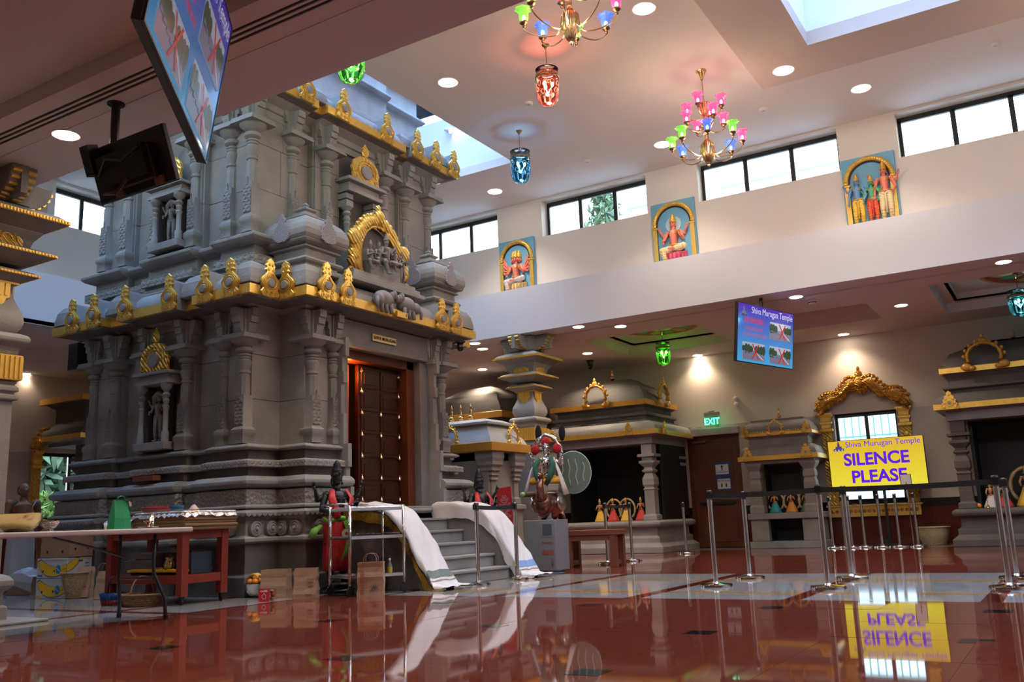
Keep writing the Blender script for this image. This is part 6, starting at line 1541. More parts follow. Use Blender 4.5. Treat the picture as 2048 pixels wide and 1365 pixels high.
# black door guardians dressed in red and green
blk=mat('black_idol_stone',(.012,.013,.016),.32,bump=.3,bscale=60)
redsilk=mat('red_silk',(.62,.03,.03),.5,noise=.2,nscale=20); grsilk=mat('green_silk',(.16,.42,.05),.5,noise=.2,nscale=20)
def guardian(loc,rz,s,label):
    t=thing('guardian_idol',label,'statue',loc,rz)
    MB().lathe([(.20,0),(.22,.03),(.18,.06),(.20,.10),(.17,.12)],20).build('pedestal',blk,t)
    f=put_deity(t,TM(0,0,.12,s),dict(body=blk,garment=blk,ornaments=blk,crown=blk,face_marks=blk),pose='stand',arms=4,armpose=0)
    # red wrap skirt with green sash, shawl ends
    sk=MB(); R=[]
    for z,rx_,ry_ in ((.10,.125,.11),(.25,.125,.11),(.40,.12,.105),(.52,.125,.105),(.58,.11,.09)):
        R.append([((rx_*(1+.06*math.cos(9*2*PI*j/36)))*math.cos(2*PI*j/36)*s,(ry_*(1+.06*math.cos(9*2*PI*j/36)))*math.sin(2*PI*j/36)*s-.01,.12+z*s) for j in range(36)])
    sk.rings(R); sk.build('red_skirt',redsilk,t,smooth=True)
    g_=MB()
    g_.tube([(.12*s*math.cos(a),.10*s*math.sin(a)-.01,.12+s*(.55+.015*math.sin(3*a))) for a in [2*PI*j/16 for j in range(16)]],.022*s,6,loop=True)
    g_.tube([(.02,-.15*s,.12+.54*s),(.05,-.17*s,.12+.42*s),(.02,-.17*s,.12+.28*s),(-.04,-.16*s,.12+.20*s)],[.05*s,.04*s,.045*s,.02*s],6,flat=.35)
    g_.tube([(-.17*s,-.03,.12+.50*s),(-.24*s,-.05,.12+.46*s),(-.27*s,-.05,.12+.40*s)],[.03*s,.06*s,.05*s],6,flat=.4)
    g_.build('green_sash',grsilk,t,smooth=True)
    sh=MB()
    for q in (-1,1): sh.tube([(q*.07*s,-.05*s,.12+.82*s),(q*.10*s,-.10*s,.12+.74*s),(q*.07*s,-.115*s,.12+.64*s),(q*.05*s,-.12*s,.12+.56*s)],[.02*s,.035*s,.035*s,.03*s],6,flat=.35)
    sh.build('red_shawl',redsilk,t,smooth=True)
    MB().ell((.09*s,-.13*s,.12+.68*s),.016,8,5).build('brooch',mat('violet_enamel',(.25,.12,.6),.3),t)
    return t
guardian((-7.50,8.22,0),PI/2-.35,1.30,'black four-armed guardian idol in red and green silk behind the steel cart')
guardian((-7.46,11.22,0),PI/2-.35,1.28,'black four-armed guardian idol in red silk right of the stairs, before the three-finial shrine')
# ---- people
skin=mat('brown_skin',(.28,.12,.065),.5,noise=.12,nscale=12); hairm=mat('black_hair',(.012,.010,.010),.5)
def person(loc,rz,H,label,bend=0,cloth=None,shirt=None,bald=True,arm=0,hl=0):
    t=thing('person',label,'person',loc,rz); s=H
    b=MB(); bz=Matrix.Translation((0,0,.53*s))@Matrix.Rotation(bend,4,'X')@Matrix.Translation((0,0,-.53*s))
    V=lambda x,y,z: (bz@Vector((x*s,y*s,z*s)))
    b.caps_(V(.05,0,.52),Vector((.055*s,-.01*s,.28*s)),.055*s,.038*s); b.caps_(Vector((.055*s,-.01*s,.28*s)),Vector((.055*s,.01*s,.045*s)),.036*s,.022*s)
    b.caps_(V(-.05,0,.52),Vector((-.055*s,-.01*s,.28*s)),.055*s,.038*s); b.caps_(Vector((-.055*s,-.01*s,.28*s)),Vector((-.055*s,.01*s,.045*s)),.036*s,.022*s)
    for q in (-1,1): b.caps_((q*.055*s,.01*s,.022*s),(q*.065*s,-.10*s,.016*s),.022*s,.016*s)
    b.tube([V(0,0,.50),V(0,0,.56),V(0,-.005,.62),V(0,-.01,.70),V(0,0,.78),V(0,.005,.82),V(0,.005,.87)],[.095*s,.09*s,.088*s,.105*s,.11*s,.05*s,.033*s],14,flat=.68)
    hd=lambda x,y,z: V(x,y+hl*.02,z)
    b.ell(hd(0,-.005,.925),(.045*s,.055*s,.064*s),14,10); b.ell(hd(0,-.062,.915),(.010*s,.015*s,.016*s),7,5); b.ell(hd(0,-.045,.882),(.026*s,.022*s,.018*s),8,5)
    b.tube([hd(-.015,-.056,.893),hd(.015,-.056,.893)],.005*s,5)
    for q in (-1,1): b.ell(hd(q*.047,.0,.915),(.007*s,.014*s,.02*s),7,5); b.ell(hd(q*.018,-.05,.928),(.009*s,.007*s,.006*s),6,4)
    for q in (-1,1):
        sh=V(q*.115,0,.80); b.ell(sh,(.04*s,.04*s,.04*s),10,6)
        if arm==0: e=V(q*.15,.0,.65); w=V(q*.06,-.14,.68 if q>0 else .64)
        else: e=V(q*.155,-.01,.65); w=V(q*.13,-.13,.56)
        b.caps_(sh,e,.037*s,.027*s); b.caps_(e,w,.027*s,.017*s); d=(w-e).normalized(); b.ell(w+d*.03*s,(.022*s,.018*s,.022*s),8,5)
        side=d.orthogonal().normalized()
        for k in range(4): o=w+d*.045*s+side*(k-1.5)*.011*s; b.tube([o,o+d*.025*s,o+d*.042*s+Vector((0,0,-.008*s))],[.0062*s,.0058*s,.0045*s],5)
        b.tube([w+side*.02*s+d*.01*s,w+side*.036*s+d*.03*s,w+side*.036*s+d*.045*s],[.007*s,.006*s,.005*s],5)
    b.build('body',skin,t,remesh=.011)
    h=MB(); h.ell(hd(0,.018,.94),(.050*s,.052*s,.060*s),12,8); 
    if bald: h=MB(); h.ell(hd(0,.030,.925),(.050*s,.046*s,.055*s),12,8); h.ell(hd(0,.06,.90),(.022*s,.02*s,.024*s),8,5)
    h.build('hair',hairm,t,smooth=True)
    if cloth:
        R=[]
        for z,r in ((.06,.13),(.2,.125),(.35,.12),(.48,.115),(.555,.105)):
            R.append([((r*(1+.05*math.cos(8*2*PI*j/32)))*math.cos(2*PI*j/32)*s,(r*.8*(1+.05*math.cos(8*2*PI*j/32)))*math.sin(2*PI*j/32)*s,z*s) for j in range(32)])
        MB().rings(R).build('dhoti',cloth,t,smooth=True)
        MB().rings([[(p[0]*1.02,p[1]*1.02,(.09+.04*i)*s) for p in R[0]] for i in range(2)],caps=False).build('dhoti_border',mat('orange_border',(.60,.14,.02),.6),t,smooth=True)
        MB().tube([V(.10,-.03,.82),V(.02,-.085,.70),V(-.08,-.06,.58)],.004*s,5).build('sacred_thread',mat('white_thread',(.7,.68,.62),.8),t)
    if shirt:
        mb=MB(); mb.tube([V(0,0,.47),V(0,0,.56),V(0,-.005,.66),V(0,0,.76),V(0,0,.80),V(0,.0,.83)],[.118*s,.112*s,.118*s,.125*s,.10*s,.045*s],16,flat=.74)
        for q in (-1,1): mb.caps_(V(q*.105,0,.79),V(q*.14,0,.70),.055*s,.045*s)
        mb.build('shirt',shirt,t,remesh=.02)
        mb=MB(); 
        for q in (-1,1): mb.caps_(Vector((q*.05*s,0,.5*s)),Vector((q*.058*s,0,.06*s)),.068*s,.045*s)
        mb.build('trousers',mat('dark_trousers',(.02,.02,.03),.8),t,smooth=True)
    return t
dh=mat('white_dhoti',(.55,.50,.44),.8)
q=P(43,1060,X=-13.2); person((-13.2,q.y,0),1.35,1.58,'shirtless balding person in a white dhoti standing behind the folding table',cloth=dh,arm=0)
q=P(98,1060,X=-13.9); person((-13.9,q.y,0),-.64,1.62,'shirtless person stooping with back turned, beside the balding person at the table',bend=.95,cloth=mat('ochre_dhoti',(.35,.12,.03),.8),arm=1,bald=False)
q=P(146,1060,X=-15.2); person((-15.2,q.y,0),.6,1.66,'person in a dark blue shirt half hidden by the left corner of the big shrine',shirt=mat('navy_shirt',(.02,.05,.12),.8),bald=False,arm=1)
# ================================================================ staircase with draped parapets
SC=(-7.0,9.7,0)
st=thing('stone_staircase','grey granite steps between two parapets leading up to the big shrine door','staircase',SC)
for k in range(6):
    x1=-6.54-.25*k; z=.165*(k+1)
    MB(SC).box(-7.79,8.96,z-.165 if k else 0,x1,10.52,z-.03).box(-7.79,8.96,z-.03,x1+.03,10.52,z).build('step',stone2,st,bevel=.006)
PATH=[(-7.78,1.0),(-7.5,1.0),(-7.2,.97),(-6.98,.90),(-6.84,.79),(-6.72,.62),(-6.60,.42),(-6.46,.20),(-6.34,.03)]
for (y0,y1) in ((8.56,8.96),(10.52,10.92)):
    pol=[(-7.78,0)]+[(-6.34,0)]+[(x,z) for x,z in reversed(PATH)]
    MB(SC).prism(pol,y0,y1,lambda u,v,w:(u,w,v)).build('parapet',MATS['dressed_granite'],st,bevel=.012)
def cloth_on(y0,y1,label,stripe,border,seed,start=0):
    rnd=random.Random(seed)
    base=[Vector((x,0,z)) for x,z in PATH[start:]]+[Vector((-6.20,0,.012)),Vector((-6.12,0,.010))]
    # resample
    L=[0]
    for i in range(len(base)-1): L.append(L[-1]+(base[i+1]-base[i]).length)
    def at(s):
        for i in range(len(base)-1):
            if s<=L[i+1] or i==len(base)-2:
                t=(s-L[i])/(L[i+1]-L[i]); return base[i].lerp(base[i+1],min(t,1)), (base[i+1]-base[i]).normalized()
    N=44; ym=(y0+y1)/2; hw=(y1-y0)/2+.025
    def pt(u,v):
        p,d=at(L[-1]*u); n=Vector((-d.z,0,d.x)); 
        if n.z<0: n=-n
        if d.x>0 and n.x<0: n=-n if n.z<0 else n
        lift=.034+.010*math.sin(u*23+v*5+seed)*(1 if u<.9 else .3)+.006*math.sin(u*57+v*9)
        av=abs(v); yy=ym+v*hw if av<=1 else ym+math.copysign(hw+.012+.01*math.sin(u*31),v)
        drop=0 if av<=1 else (av-1)*.30*(1-.9*max(0,(u-.82)/.18))
        sideout=.0
        fl=max(0,(u-.86)/.14)
        yy+= v*.04*fl
        q=p+n*lift; 
        return Vector((q.x+.01*math.sin(v*6+u*11),yy,max(q.z-drop,.004+.012*max(0,math.sin(v*7+u*5)))))
    vs=[-1.7,-1.45,-1.2,-1.0,-.75,-.5,-.25,0,.25,.5,.75,1.0,1.15,1.35]
    off=(-6.9,ym,0)
    def patch(u0,u1,va,vb,name,m,par,lift=0,n=N):
        VV=[va+(vb-va)*k/max(2,int((vb-va)/.12)) for k in range(max(2,int((vb-va)/.12))+1)]
        mb=MB(off); g=[]
        for i in range(n+1):
            u=u0+(u1-u0)*i/n; g.append([pt(u,v)+Vector((lift*.6,-lift if v<0 else lift*.2,lift)) for v in VV])
        b=len(mb.v)
        for r in g: mb.v+=r
        w=len(VV)
        for i in range(n):
            for j in range(w-1): mb.f.append([b+i*w+j,b+i*w+j+1,b+(i+1)*w+j+1,b+(i+1)*w+j])
        return mb.build(name,m,par,smooth=True)
    t=thing('draped_cloth',label,'cloth',off)
    wc=mat('white_cotton',(.68,.66,.66),.85,noise=.05,nscale=9,bump=.15,bscale=9)
    patch(0,1,-1.7,1.35,'cotton_sheet',wc,t)
    if border: patch(0,1,-1.72,-1.32,'brocade_border',mat('gold_brocade',(.42,.24,.03),.4,metal=.4,noise=.4,nscale=30),t,.004,60); patch(0,1,-1.34,-1.27,'dark_edging',mat('dark_edging',(.02,.03,.03),.7),t,.007,60)
    patch(.80,.845,-1.26,1.3,'woven_stripe',stripe,t,.005,4); patch(.862,.868,-1.26,1.3,'thin_stripe',mat('thin_brown_stripe',(.30,.22,.18),.8),t,.005,2)
    return t
cloth_on(8.56,8.96,'white cotton cloth with gold brocade border and green stripe over the near parapet',mat('grey_green_stripe',(.16,.20,.18),.8),True,1)
cloth_on(10.52,10.92,'plain white cloth with a blue stripe draped over the far stair parapet',mat('blue_stripe',(.20,.32,.58),.8),False,4)
# ================================================================ folding table
TZ=.80
white_pl=mat('off_white_plastic',(.55,.48,.46),.5,noise=.05,nscale=5)
gsteel=mat('grey_coated_steel',(.045,.05,.055),.35,metal=.3)
t=thing('folding_table','white folding table with dark steel legs at the left edge','table',(-7.37,4.75,0)); off=t.location
MB(off).box(-7.75,3.75,TZ-.045,-7.0,5.74,TZ).build('tabletop',white_pl,t,bevel=.012)
for x,s in ((-7.68,-1),(-7.06,1)):
    MB(off).tube([(x-s*.06,5.42,TZ-.05),(x-s*.07,5.42,.50),(x-s*.06,5.42,.40),(x+s*.01,5.49,.18),(x+s*.02,5.50,.0)],.0165,9).build('leg',gsteel,t,smooth=True)
    MB(off).lathe([(.021,0),(.023,.03),(.019,.05)],10,o=(x+s*.02,5.50,0)).build('foot_cap',black_pl,t)
MB(off).tube([(-7.61,5.43,.36),(-7.13,5.43,.36)],.012,8).build('crossbar',gsteel,t)
MB(off).tube([(-7.37,4.6,TZ-.05),(-7.37,4.95,.66),(-7.37,5.40,.52)],.011,7).tube([(-7.62,5.42,.52),(-7.12,5.42,.52)],.010,7).build('folding_brace',gsteel,t)
# brass bowl, cup, bag, lamp on the table
def on_table(px_,X=-7.38):
    q=P(px_,1050,X=X); return Vector((X,q.y,TZ))
hb=mat('hammered_brass',(.72,.58,.26),.28,metal=1,bump=.25,bscale=30)
p=on_table(36,-7.32); t=thing('brass_bowl','large hammered brass bowl on the left end of the folding table','bowl',p)
MB().lathe([(.06,0),(.10,.01),(.145,.05),(.17,.10),(.178,.145),(.183,.15),(.172,.145),(.163,.10),(.14,.055),(.09,.02),(.001,.015)],32).build('bowl',hb,t,smooth=True)
p=on_table(100,-7.30); t=thing('cut_glass_bowl','small steel-rimmed footed bowl between the brass bowl and green bag','bowl',p)
MB().lathe([(.035,0),(.03,.01),(.02,.02),(.045,.035),(.065,.06),(.075,.085),(.07,.085),(.06,.062),(.04,.04),(.001,.035)],24).build('bowl',mat('etched_steel',(.55,.45,.42),.2,metal=1,pattern='voronoi',pscale=80,pbump=.6),t,smooth=True); MB().cbox((0,0,.09),(.10,.05,.008),.4,.2).build('lid',chrome,t)
gb=mat('green_nonwoven',(.01,.24,.09),.75,bump=.2,bscale=50)
p=on_table(238,-7.35); t=thing('green_tote_bag','green fabric gift bag standing on the folding table','bag',p,PI/2+.1)
mb=MB(); R=[]
for z,a,b in ((0,.095,.05),(.10,.088,.045),(.20,.078,.022),(.26,.070,.008)): R.append([(-a,-b,z),(0,-b-.012*(1-z*3),z),(a,-b,z),(a*.96,b,z),(0,b,z),(-a*.96,b,z)])
mb.rings(R).build('bag_body',gb,t,bevel=.004)
MB().tube([(-.045,-.012,.25),(-.035,-.015,.285),(0,-.02,.295),(.035,-.015,.285),(.045,-.012,.25)],.010,6,flat=.4).tube([(.05,-.02,.255),(.085,-.02,.26),(.095,-.02,.20),(.09,-.02,.14)],.010,6,flat=.4).build('handle',gb,t,smooth=True)
MB().prism([(0,0),(.03,-.01),(.035,-.045),(.012,-.05)],-.03,-.027).build('paper_tag',mat('beige_tag',(.5,.42,.34),.8),t,loc=(.07,0,.25))
p=on_table(297,-7.25); t=thing('oil_lamp','small copper pedestal lamp with a flame on a steel plate, on the folding table','lamp',p)
MB().lathe([(.001,.0),(.05,.002),(.085,.008),(.09,.014),(.05,.008),(.001,.006)],28).build('plate',chrome,t,smooth=True)
MB().lathe([(.028,.008),(.015,.02),(.010,.035),(.022,.045),(.045,.065),(.048,.07),(.03,.062),(.001,.06)],20).build('lamp_cup',copper,t,smooth=True)
MB().lathe([(.001,0),(.008,.012),(.004,.028),(.0005,.036)],8,o=(.03,0,.065)).build('flame',emat('flame',(1,.75,.45),9),t,smooth=True)
p=on_table(303,-7.45); t=thing('steel_tumbler','tall slim steel tumbler behind the small copper lamp','cup',p); MB().lathe([(.022,0),(.022,.002),(.026,.13),(.024,.13),(.020,.004),(.001,.004)],18).build('tumbler',chrome,t,smooth=True)
p=on_table(214,-7.55); t=thing('paper_cup','white paper cup behind the green bag','cup',p); MB().lathe([(.02,0),(.028,.06),(.026,.06),(.001,.005)],14).build('cup',wp,t,smooth=True)
# ================================================================ red wooden cart with cardboard trays
rw=mat('red_painted_wood',(.23,.030,.016),.5,noise=.15,nscale=6)
CX0,CX1,CY0,CY1=-9.42,-8.13,6.53,7.15
t=thing('wooden_cart','red painted wooden cart with shelf, on casters beside the big shrine','cart',((CX0+CX1)/2,(CY0+CY1)/2,0)); off=t.location
for x,y in ((CX0,CY0),(CX1-.09,CY0),(CX1-.09,CY1-.09),(CX0,CY1-.09)):
    MB(off).box(x,y,.09,x+.09,y+.09,.77).build('leg',rw,t,bevel=.004)
    MB(off).lathe([(.028,-.01),(.03,0),(.028,.01)],14,M=Matrix.Translation((x+.045,y+.045,.03))@Matrix.Rotation(PI/2,4,'X')).box(x+.025,y+.025,.04,x+.065,y+.065,.09).build('caster',black_pl,t)
for (a,b,c,d) in ((CX0+.09,CY0+.01,CX1-.09,CY0+.05),(CX0+.09,CY1-.05,CX1-.09,CY1-.01)):
    MB(off).box(a,b,.22,c,d,.31).build('rail',rw,t,bevel=.003); MB(off).box(a,b,.69,c,d,.77).build('rail',rw,t,bevel=.003)
for x in (CX0+.01,CX1-.05): MB(off).box(x,CY0+.09,.22,x+.04,CY1-.09,.31).build('rail',rw,t,bevel=.003); MB(off).box(x,CY0+.09,.69,x+.04,CY1-.09,.77).build('rail',rw,t,bevel=.003)
MB(off).box(CX0+.05,CY0+.05,.285,CX1-.05,CY1-.05,.305).build('shelf',rw,t); MB(off).box(CX0,CY0,.765,CX1,CY1,.78).build('top_board',rw,t)
kraft=mat('kraft_cardboard',(.34,.22,.11),.85,noise=.1,nscale=8)
for i,(z,dx) in enumerate(((.78,0),(.815,.012),(.85,-.008),(.885,.006))):
    o=thing('cardboard_tray',('lowest','second','third','topmost')[i]+' flattened cardboard tray in the pile on the red cart','cardboard tray',(-8.50,6.86,z),group='cardboard trays on the red cart')
    h=.032 if i<3 else .085
    MB().box(-.42+dx,-.36,0,.42+dx,.36,h).build('tray',kraft,o,bevel=.003); 
    if i<3: MB().box(.42+dx,-.36,h*.3,.425+dx,.36,h*.45).box(-.42+dx,-.364,h*.3,.42+dx,-.36,h*.45).build('fold_flap',mat('kraft_edge',(.22,.13,.06),.85),o)
o=thing('cardboard_tray','wide cardboard tray at the left of the red cart, under the foil','cardboard tray',(-9.15,6.86,.78)); MB().box(-.22,-.36,0,.22,.36,.13).build('tray',kraft,o,bevel=.003)
foil=mat('aluminium_foil',(.78,.76,.78),.25,metal=.95,bump=1.0,bscale=18)
def foil_sheet(loc,w,d,label,seed,drop=.05):
    o=thing('foil_sheet',label,'foil',loc); rnd=random.Random(seed); n=26; m=16; mb=MB(); g=[]
    for i in range(n+1):
        for j in range(m+1):
            u=-1+2*i/n; v=-1+2*j/m; e=max(abs(u),abs(v)); z=.006+rnd.uniform(0,.007)
            if e>.93: z=-drop*(.7+.6*rnd.random())
            mb.v.append(Vector((u*w/2*(1+.01*rnd.random()),v*d/2*(1+.01*rnd.random()),z)))
    for i in range(n):
        for j in range(m): a=i*(m+1)+j; mb.f.append([a,a+1,a+m+2,a+m+1])
    mb.build('foil',foil,o); return o
foil_sheet((-8.50,6.86,.972),.89,.77,'crumpled foil sheet over the topmost cardboard tray, right part',3)
foil_sheet((-9.17,6.86,.915),.50,.77,'lower foil sheet at the left of the red cart',5,.03)
o=thing('plastic_tub','translucent tub of yellow food with a red lid on the foil','tub',(-8.92,6.80,.93))
MB().lathe([(.13,0),(.15,.03),(.165,.10),(.168,.105)],28).build('tub',mat('pink_translucent_plastic',(.60,.25,.20),.3),o,smooth=True); MB().lathe([(.134,.004),(.156,.036),(.155,.05)],28,caps=False).build('food_band',mat('yellow_food',(.75,.5,.06),.5),o,smooth=True); MB().lathe([(.174,.098),(.174,.112),(.16,.118),(.001,.12)],28).build('lid',mat('red_plastic',(.50,.02,.02),.3),o,angle=.6)
o=thing('plastic_tub','small clear tub with a blue lid right of the red-lidded tub','tub',(-8.58,6.80,.983)); MB().lathe([(.065,0),(.075,.05)],24).build('tub',mat('grey_blue_plastic',(.25,.35,.42),.3),o,angle=.6); MB().lathe([(.082,.045),(.083,.065),(.07,.07),(.001,.072)],24).build('lid',mat('blue_plastic',(.02,.20,.42),.3),o,angle=.6)
o=thing('squat_bottle','squat white bottle with conical shoulder and purple cap on the foil','bottle',(-8.37,6.86,.983)); MB().lathe([(.055,0),(.057,.018),(.028,.055),(.014,.07),(.014,.078)],20).build('bottle',mat('cream_plastic',(.72,.60,.50),.35),o,angle=.8); MB().lathe([(.056,.001),(.0585,.017),(.052,.022)],20,caps=False).build('orange_base',mat('orange_plastic',(.6,.22,.05),.4),o); MB().lathe([(.015,.076),(.015,.095),(.001,.097)],14).build('cap',mat('purple_cap',(.12,.05,.30),.4),o,angle=.6)
o=thing('shallow_box','small shallow orange brown cardboard box on the left foil','box',(-9.2,6.78,.93)); MB().box(-.11,-.06,0,.11,.06,.028).build('lid',mat('orange_kraft',(.38,.17,.08),.8),o,bevel=.003); MB().box(-.10,-.05,.028,.10,.05,.031).build('inner_panel',kraft,o)
# shelf contents
o=thing('yellow_crate_lid','black storage crate with a yellow lid on the shelf of the red cart','storage crate',(-8.72,6.84,.307))
MB().box(-.40,-.20,0,.40,.20,.03).build('crate',black_pl,o); yl=mat('yellow_lid',(.72,.45,.03),.4); MB().box(-.43,-.23,.03,.43,.23,.055).build('lid',yl,o,bevel=.004)
for k in range(5): MB().box(-.35+.15*k,-.235,.045,-.26+.15*k,-.2,.065).build('lid_clip',yl,o)
z=.364
o=thing('storage_box','clear grey plastic box on the yellow lid','box',(-8.98,6.84,z)); MB().box(-.12,-.11,0,.12,.11,.17).build('box',mat('grey_clear_plastic',(.22,.22,.25),.3),o,bevel=.006); MB().box(-.125,-.115,.17,.125,.115,.185).build('lid',mat('lilac_lid',(.3,.28,.33),.4),o)
o=thing('storage_box','dark purple printed carton behind the yellow lid','box',(-8.72,6.93,z)); MB().box(-.13,-.08,0,.13,.08,.17).build('box',mat('dark_purple_print',(.06,.025,.08),.5),o); 
for k in range(2): text('print_line','SWEETS' if k==0 else 'SAVOURY',.035,mat('pale_print',(.4,.36,.42),.6),o,(0,-.083,.12-.05*k),ext=.0005)
o=thing('brass_pot','small round brass water pot on the yellow lid','pot',(-8.60,6.74,z)); MB().lathe([(.03,0),(.055,.015),(.062,.05),(.050,.09),(.035,.105),(.05,.13),(.046,.13),(.03,.108),(.001,.10)],22).build('pot',hb,o,smooth=True); MB().prism([(0,0),(.06,.01),(.05,.03),(-.02,.03)],-.02,.02).build('steel_spout',chrome,o,loc=(-.03,0,.125))
o=thing('brass_tray','small brass tray left of the brass pot','tray',(-8.74,6.72,z)); MB().lathe([(.07,0),(.085,.02),(.08,.02),(.065,.005),(.001,.004)],22,sx=1.0,sy=.6).build('tray',brass,o,smooth=True)
o=thing('storage_box','dark blue plastic box at the right end of the cart shelf','box',(-8.28,6.90,.307)); MB().box(-.09,-.14,0,.02,.14,.24).build('box',mat('dark_blue_plastic',(.04,.06,.09),.4),o,bevel=.006); MB().box(-.095,-.145,.24,.025,.145,.255).build('lid',black_pl,o)
# ================================================================ boxes and bags on the floor, left
def P0(x,y,z=0): return P(x,y,Z=z)
card=mat('banana_box_white',(.55,.57,.60),.7); by=mat('banana_yellow_print',(.78,.50,.02),.6); bb=mat('banana_blue_print',(.02,.16,.38),.6); bl=mat('label_blue',(.03,.25,.55),.5); brc=mat('brown_cardboard',(.36,.21,.13),.85,noise=.08,nscale=6)
def bez(p,n=10):
    out=[]
    for k in range(n+1):
        t=k/n; out.append(tuple((1-t)**3*p[0][i]+3*t*(1-t)**2*p[1][i]+3*t*t*(1-t)*p[2][i]+t**3*p[3][i] for i in range(2)))
    return out
BW,BD,BH=.46,.40,.25
def banana_box(z,label):
    a=P0(70,1199); t=thing('banana_box',label,'box',(a.x,a.y,z),group='white banana cartons',rz=.28)
    MB().box(0,0,0,BW,BD+.04,BH-.005).build('carton',card,t,bevel=.004)
    MB().box(-.004,-.004,BH-.03,BW+.004,BD+.044,BH-.028).build('lid_edge_shadow',mat('carton_shadow_line',(.2,.2,.22),.8),t)  # dark strip standing for the shadow line under the lid
    lo=bez([(.03,.215),(.08,.02),(.22,-.03),(.46,.10)]); hi=bez([(.46,.20),(.30,.10),(.15,.16),(.10,.24)])
    def band(g,m,name,d,fr):
        MB().prism(g,d,d-.0015,fr).build(name,m,t)
    # banana wraps around the corner: front face and right side face
    def ban(s,dx=0,dz=0):
        lo=bez([(.02,.20),(.07,.0),(.25,-.02),(.46,.075)],8); hi=bez([(.46,.165),(.30,.11),(.16,.15),(.06,.225)],8)
        return lo+hi
    g=[(max(.012,min(.455,x)),max(.008,min(.238,z))) for x,z in ban(1)]
    cx=sum(p[0] for p in g)/len(g); cz=sum(p[1] for p in g)/len(g)
    fr=lambda u,v,w:(u,w,v)
    g2=[(cx+(x-cx)*1.04,max(.004,min(.242,cz+(z_-cz)*1.13))) for x,z_ in g]; g2=[(min(.459,max(.006,x)),z_) for x,z_ in g2]
    MB().prism(g2,0,-.0015,fr).build('banana_outline',bb,t); MB().prism(g,-.0015,-.003,fr).build('banana_print',by,t)
    MB().tube([(.46-.0,-.004,.12),(.36,-.004,.09),(.25,-.004,.07)],.0025,4).build('banana_line',bb,t)
    fr2=lambda u,v,w:(BW+w,u,v)
    s2=[(0,.075),(.10,.11),(.18,.17),(.20,.235),(.14,.235),(.08,.20),(0,.165)]
    MB().prism([(max(0,x*1.06),z_*1.0+(.008 if i>2 else -.008)) for i,(x,z_) in enumerate(s2)][:7],0,.0015,fr2).build('banana_outline',bb,t); MB().prism(s2,.0015,.003,fr2).build('banana_print',by,t)
    o=MB().lathe([(.05,0),(.05,.0015)],20,M=Matrix.Translation((.33,-.003,.105))@Matrix.Rotation(PI/2,4,'X')@Matrix.Diagonal((.72,1.15,1,1))).build('blue_oval',bl,t)
    text('oval_lettering','Chiquita',.022,mat('white_print',(.8,.8,.8),.6),t,(.33,-.006,.105),(PI/2,.5,0),.0004)
    for x in (.10,.27): MB().lathe([(.012,0),(.012,.001)],12,M=Matrix.Translation((x,-.0035,.085 if x<.2 else .09))@Matrix.Rotation(PI/2,4,'X')@Matrix.Diagonal((.8,1.3,1,1))).build('vent_hole',black_pl,t)
    MB().box(.02,-.002,.02,.09,0,.045).build('yellow_mark' if z<.1 else 'blue_mark',by if z<.1 else bl,t)
    for k,s in enumerate(('best','snack')): text('side_lettering',s,.04,mat('print_dark_blue',(.03,.06,.16),.6),t,(BW+.002,.35,.17-.045*k),(PI/2,0,PI/2),.0004)
    MB().box(BW,.20,.19,BW+.002,.27,.21).build('hand_hole',mat('hole_dark',(.04,.04,.05),.8),t)
    return t
banana_box(0,'lower white carton with a printed yellow banana, standing on the floor'); banana_box(.252,'upper white carton with a printed yellow banana, second in the stack')
a=P0(70,1199); t=thing('cardboard_box','plain brown cardboard box on top of the two banana cartons','box',(a.x+.03,a.y+.02,.505),rz=.28)
MB().box(0,0,0,.44,.42,.25).build('carton',brc,t,bevel=.004)
for x in (.10,.33): MB().lathe([(.016,0),(.016,.001)],12,M=Matrix.Translation((x,-.0,.07))@Matrix.Rotation(PI/2,4,'X')@Matrix.Diagonal((.8,1.3,1,1))).build('vent_hole',black_pl,t)
for y in (.10,.32): MB().lathe([(.016,0),(.016,.001)],12,M=Matrix.Translation((.44,y,.10))@Matrix.Rotation(PI/2,4,'Y')).build('vent_hole',black_pl,t)
a=P0(8,1192); t=thing('cardboard_box','brown cardboard box under the clear plastic bag at the left edge','box',(a.x+.05,a.y,0),rz=.25)
MB().box(0,0,0,.40,.45,.24).build('carton',brc,t,bevel=.004); MB().lathe([(.016,0),(.016,.001)],12,M=Matrix.Translation((.28,0,.12))@Matrix.Rotation(PI/2,4,'X')).build('vent_hole',black_pl,t)
pb_=bpy.data.materials.new('clear_polythene'); pb_.use_nodes=True; n=pb_.node_tree.nodes;l=pb_.node_tree.links; b=n['Principled BSDF']; b.inputs['Base Color'].default_value=(.6,.58,.56,1); b.inputs['Roughness'].default_value=.2
tr=n.new('ShaderNodeBsdfTransparent'); mx=n.new('ShaderNodeMixShader'); mx.inputs[0].default_value=.55; l.new(tr.outputs[0],mx.inputs[1]); l.new(b.outputs[0],mx.inputs[2]); l.new(mx.outputs[0],n['Material Output'].inputs[0])
t=thing('plastic_bag','crumpled clear plastic bag lying over the brown box at the left edge','bag',(a.x+.25,a.y+.18,.245),rz=.25)
mb=MB(); rnd=random.Random(2); n_,m_2=22,14
for i in range(n_+1):
    for j in range(m_2+1):
        u=-1+2*i/n_; v=-1+2*j/m_2; r=math.hypot(u,v); z=.10*max(0,1-r*r)+.02*rnd.random()*(1.3-r)
        x=u*.27; y=v*.26
        if v<-.75: z=-.20*(-v-.75)/.25*(.6+.4*u); y=-.215
        mb.v.append(Vector((x,y,z)))
for i in range(n_):
    for j in range(m_2): q=i*(m_2+1)+j; mb.f.append([q,q+1,q+m_2+2,q+m_2+1])
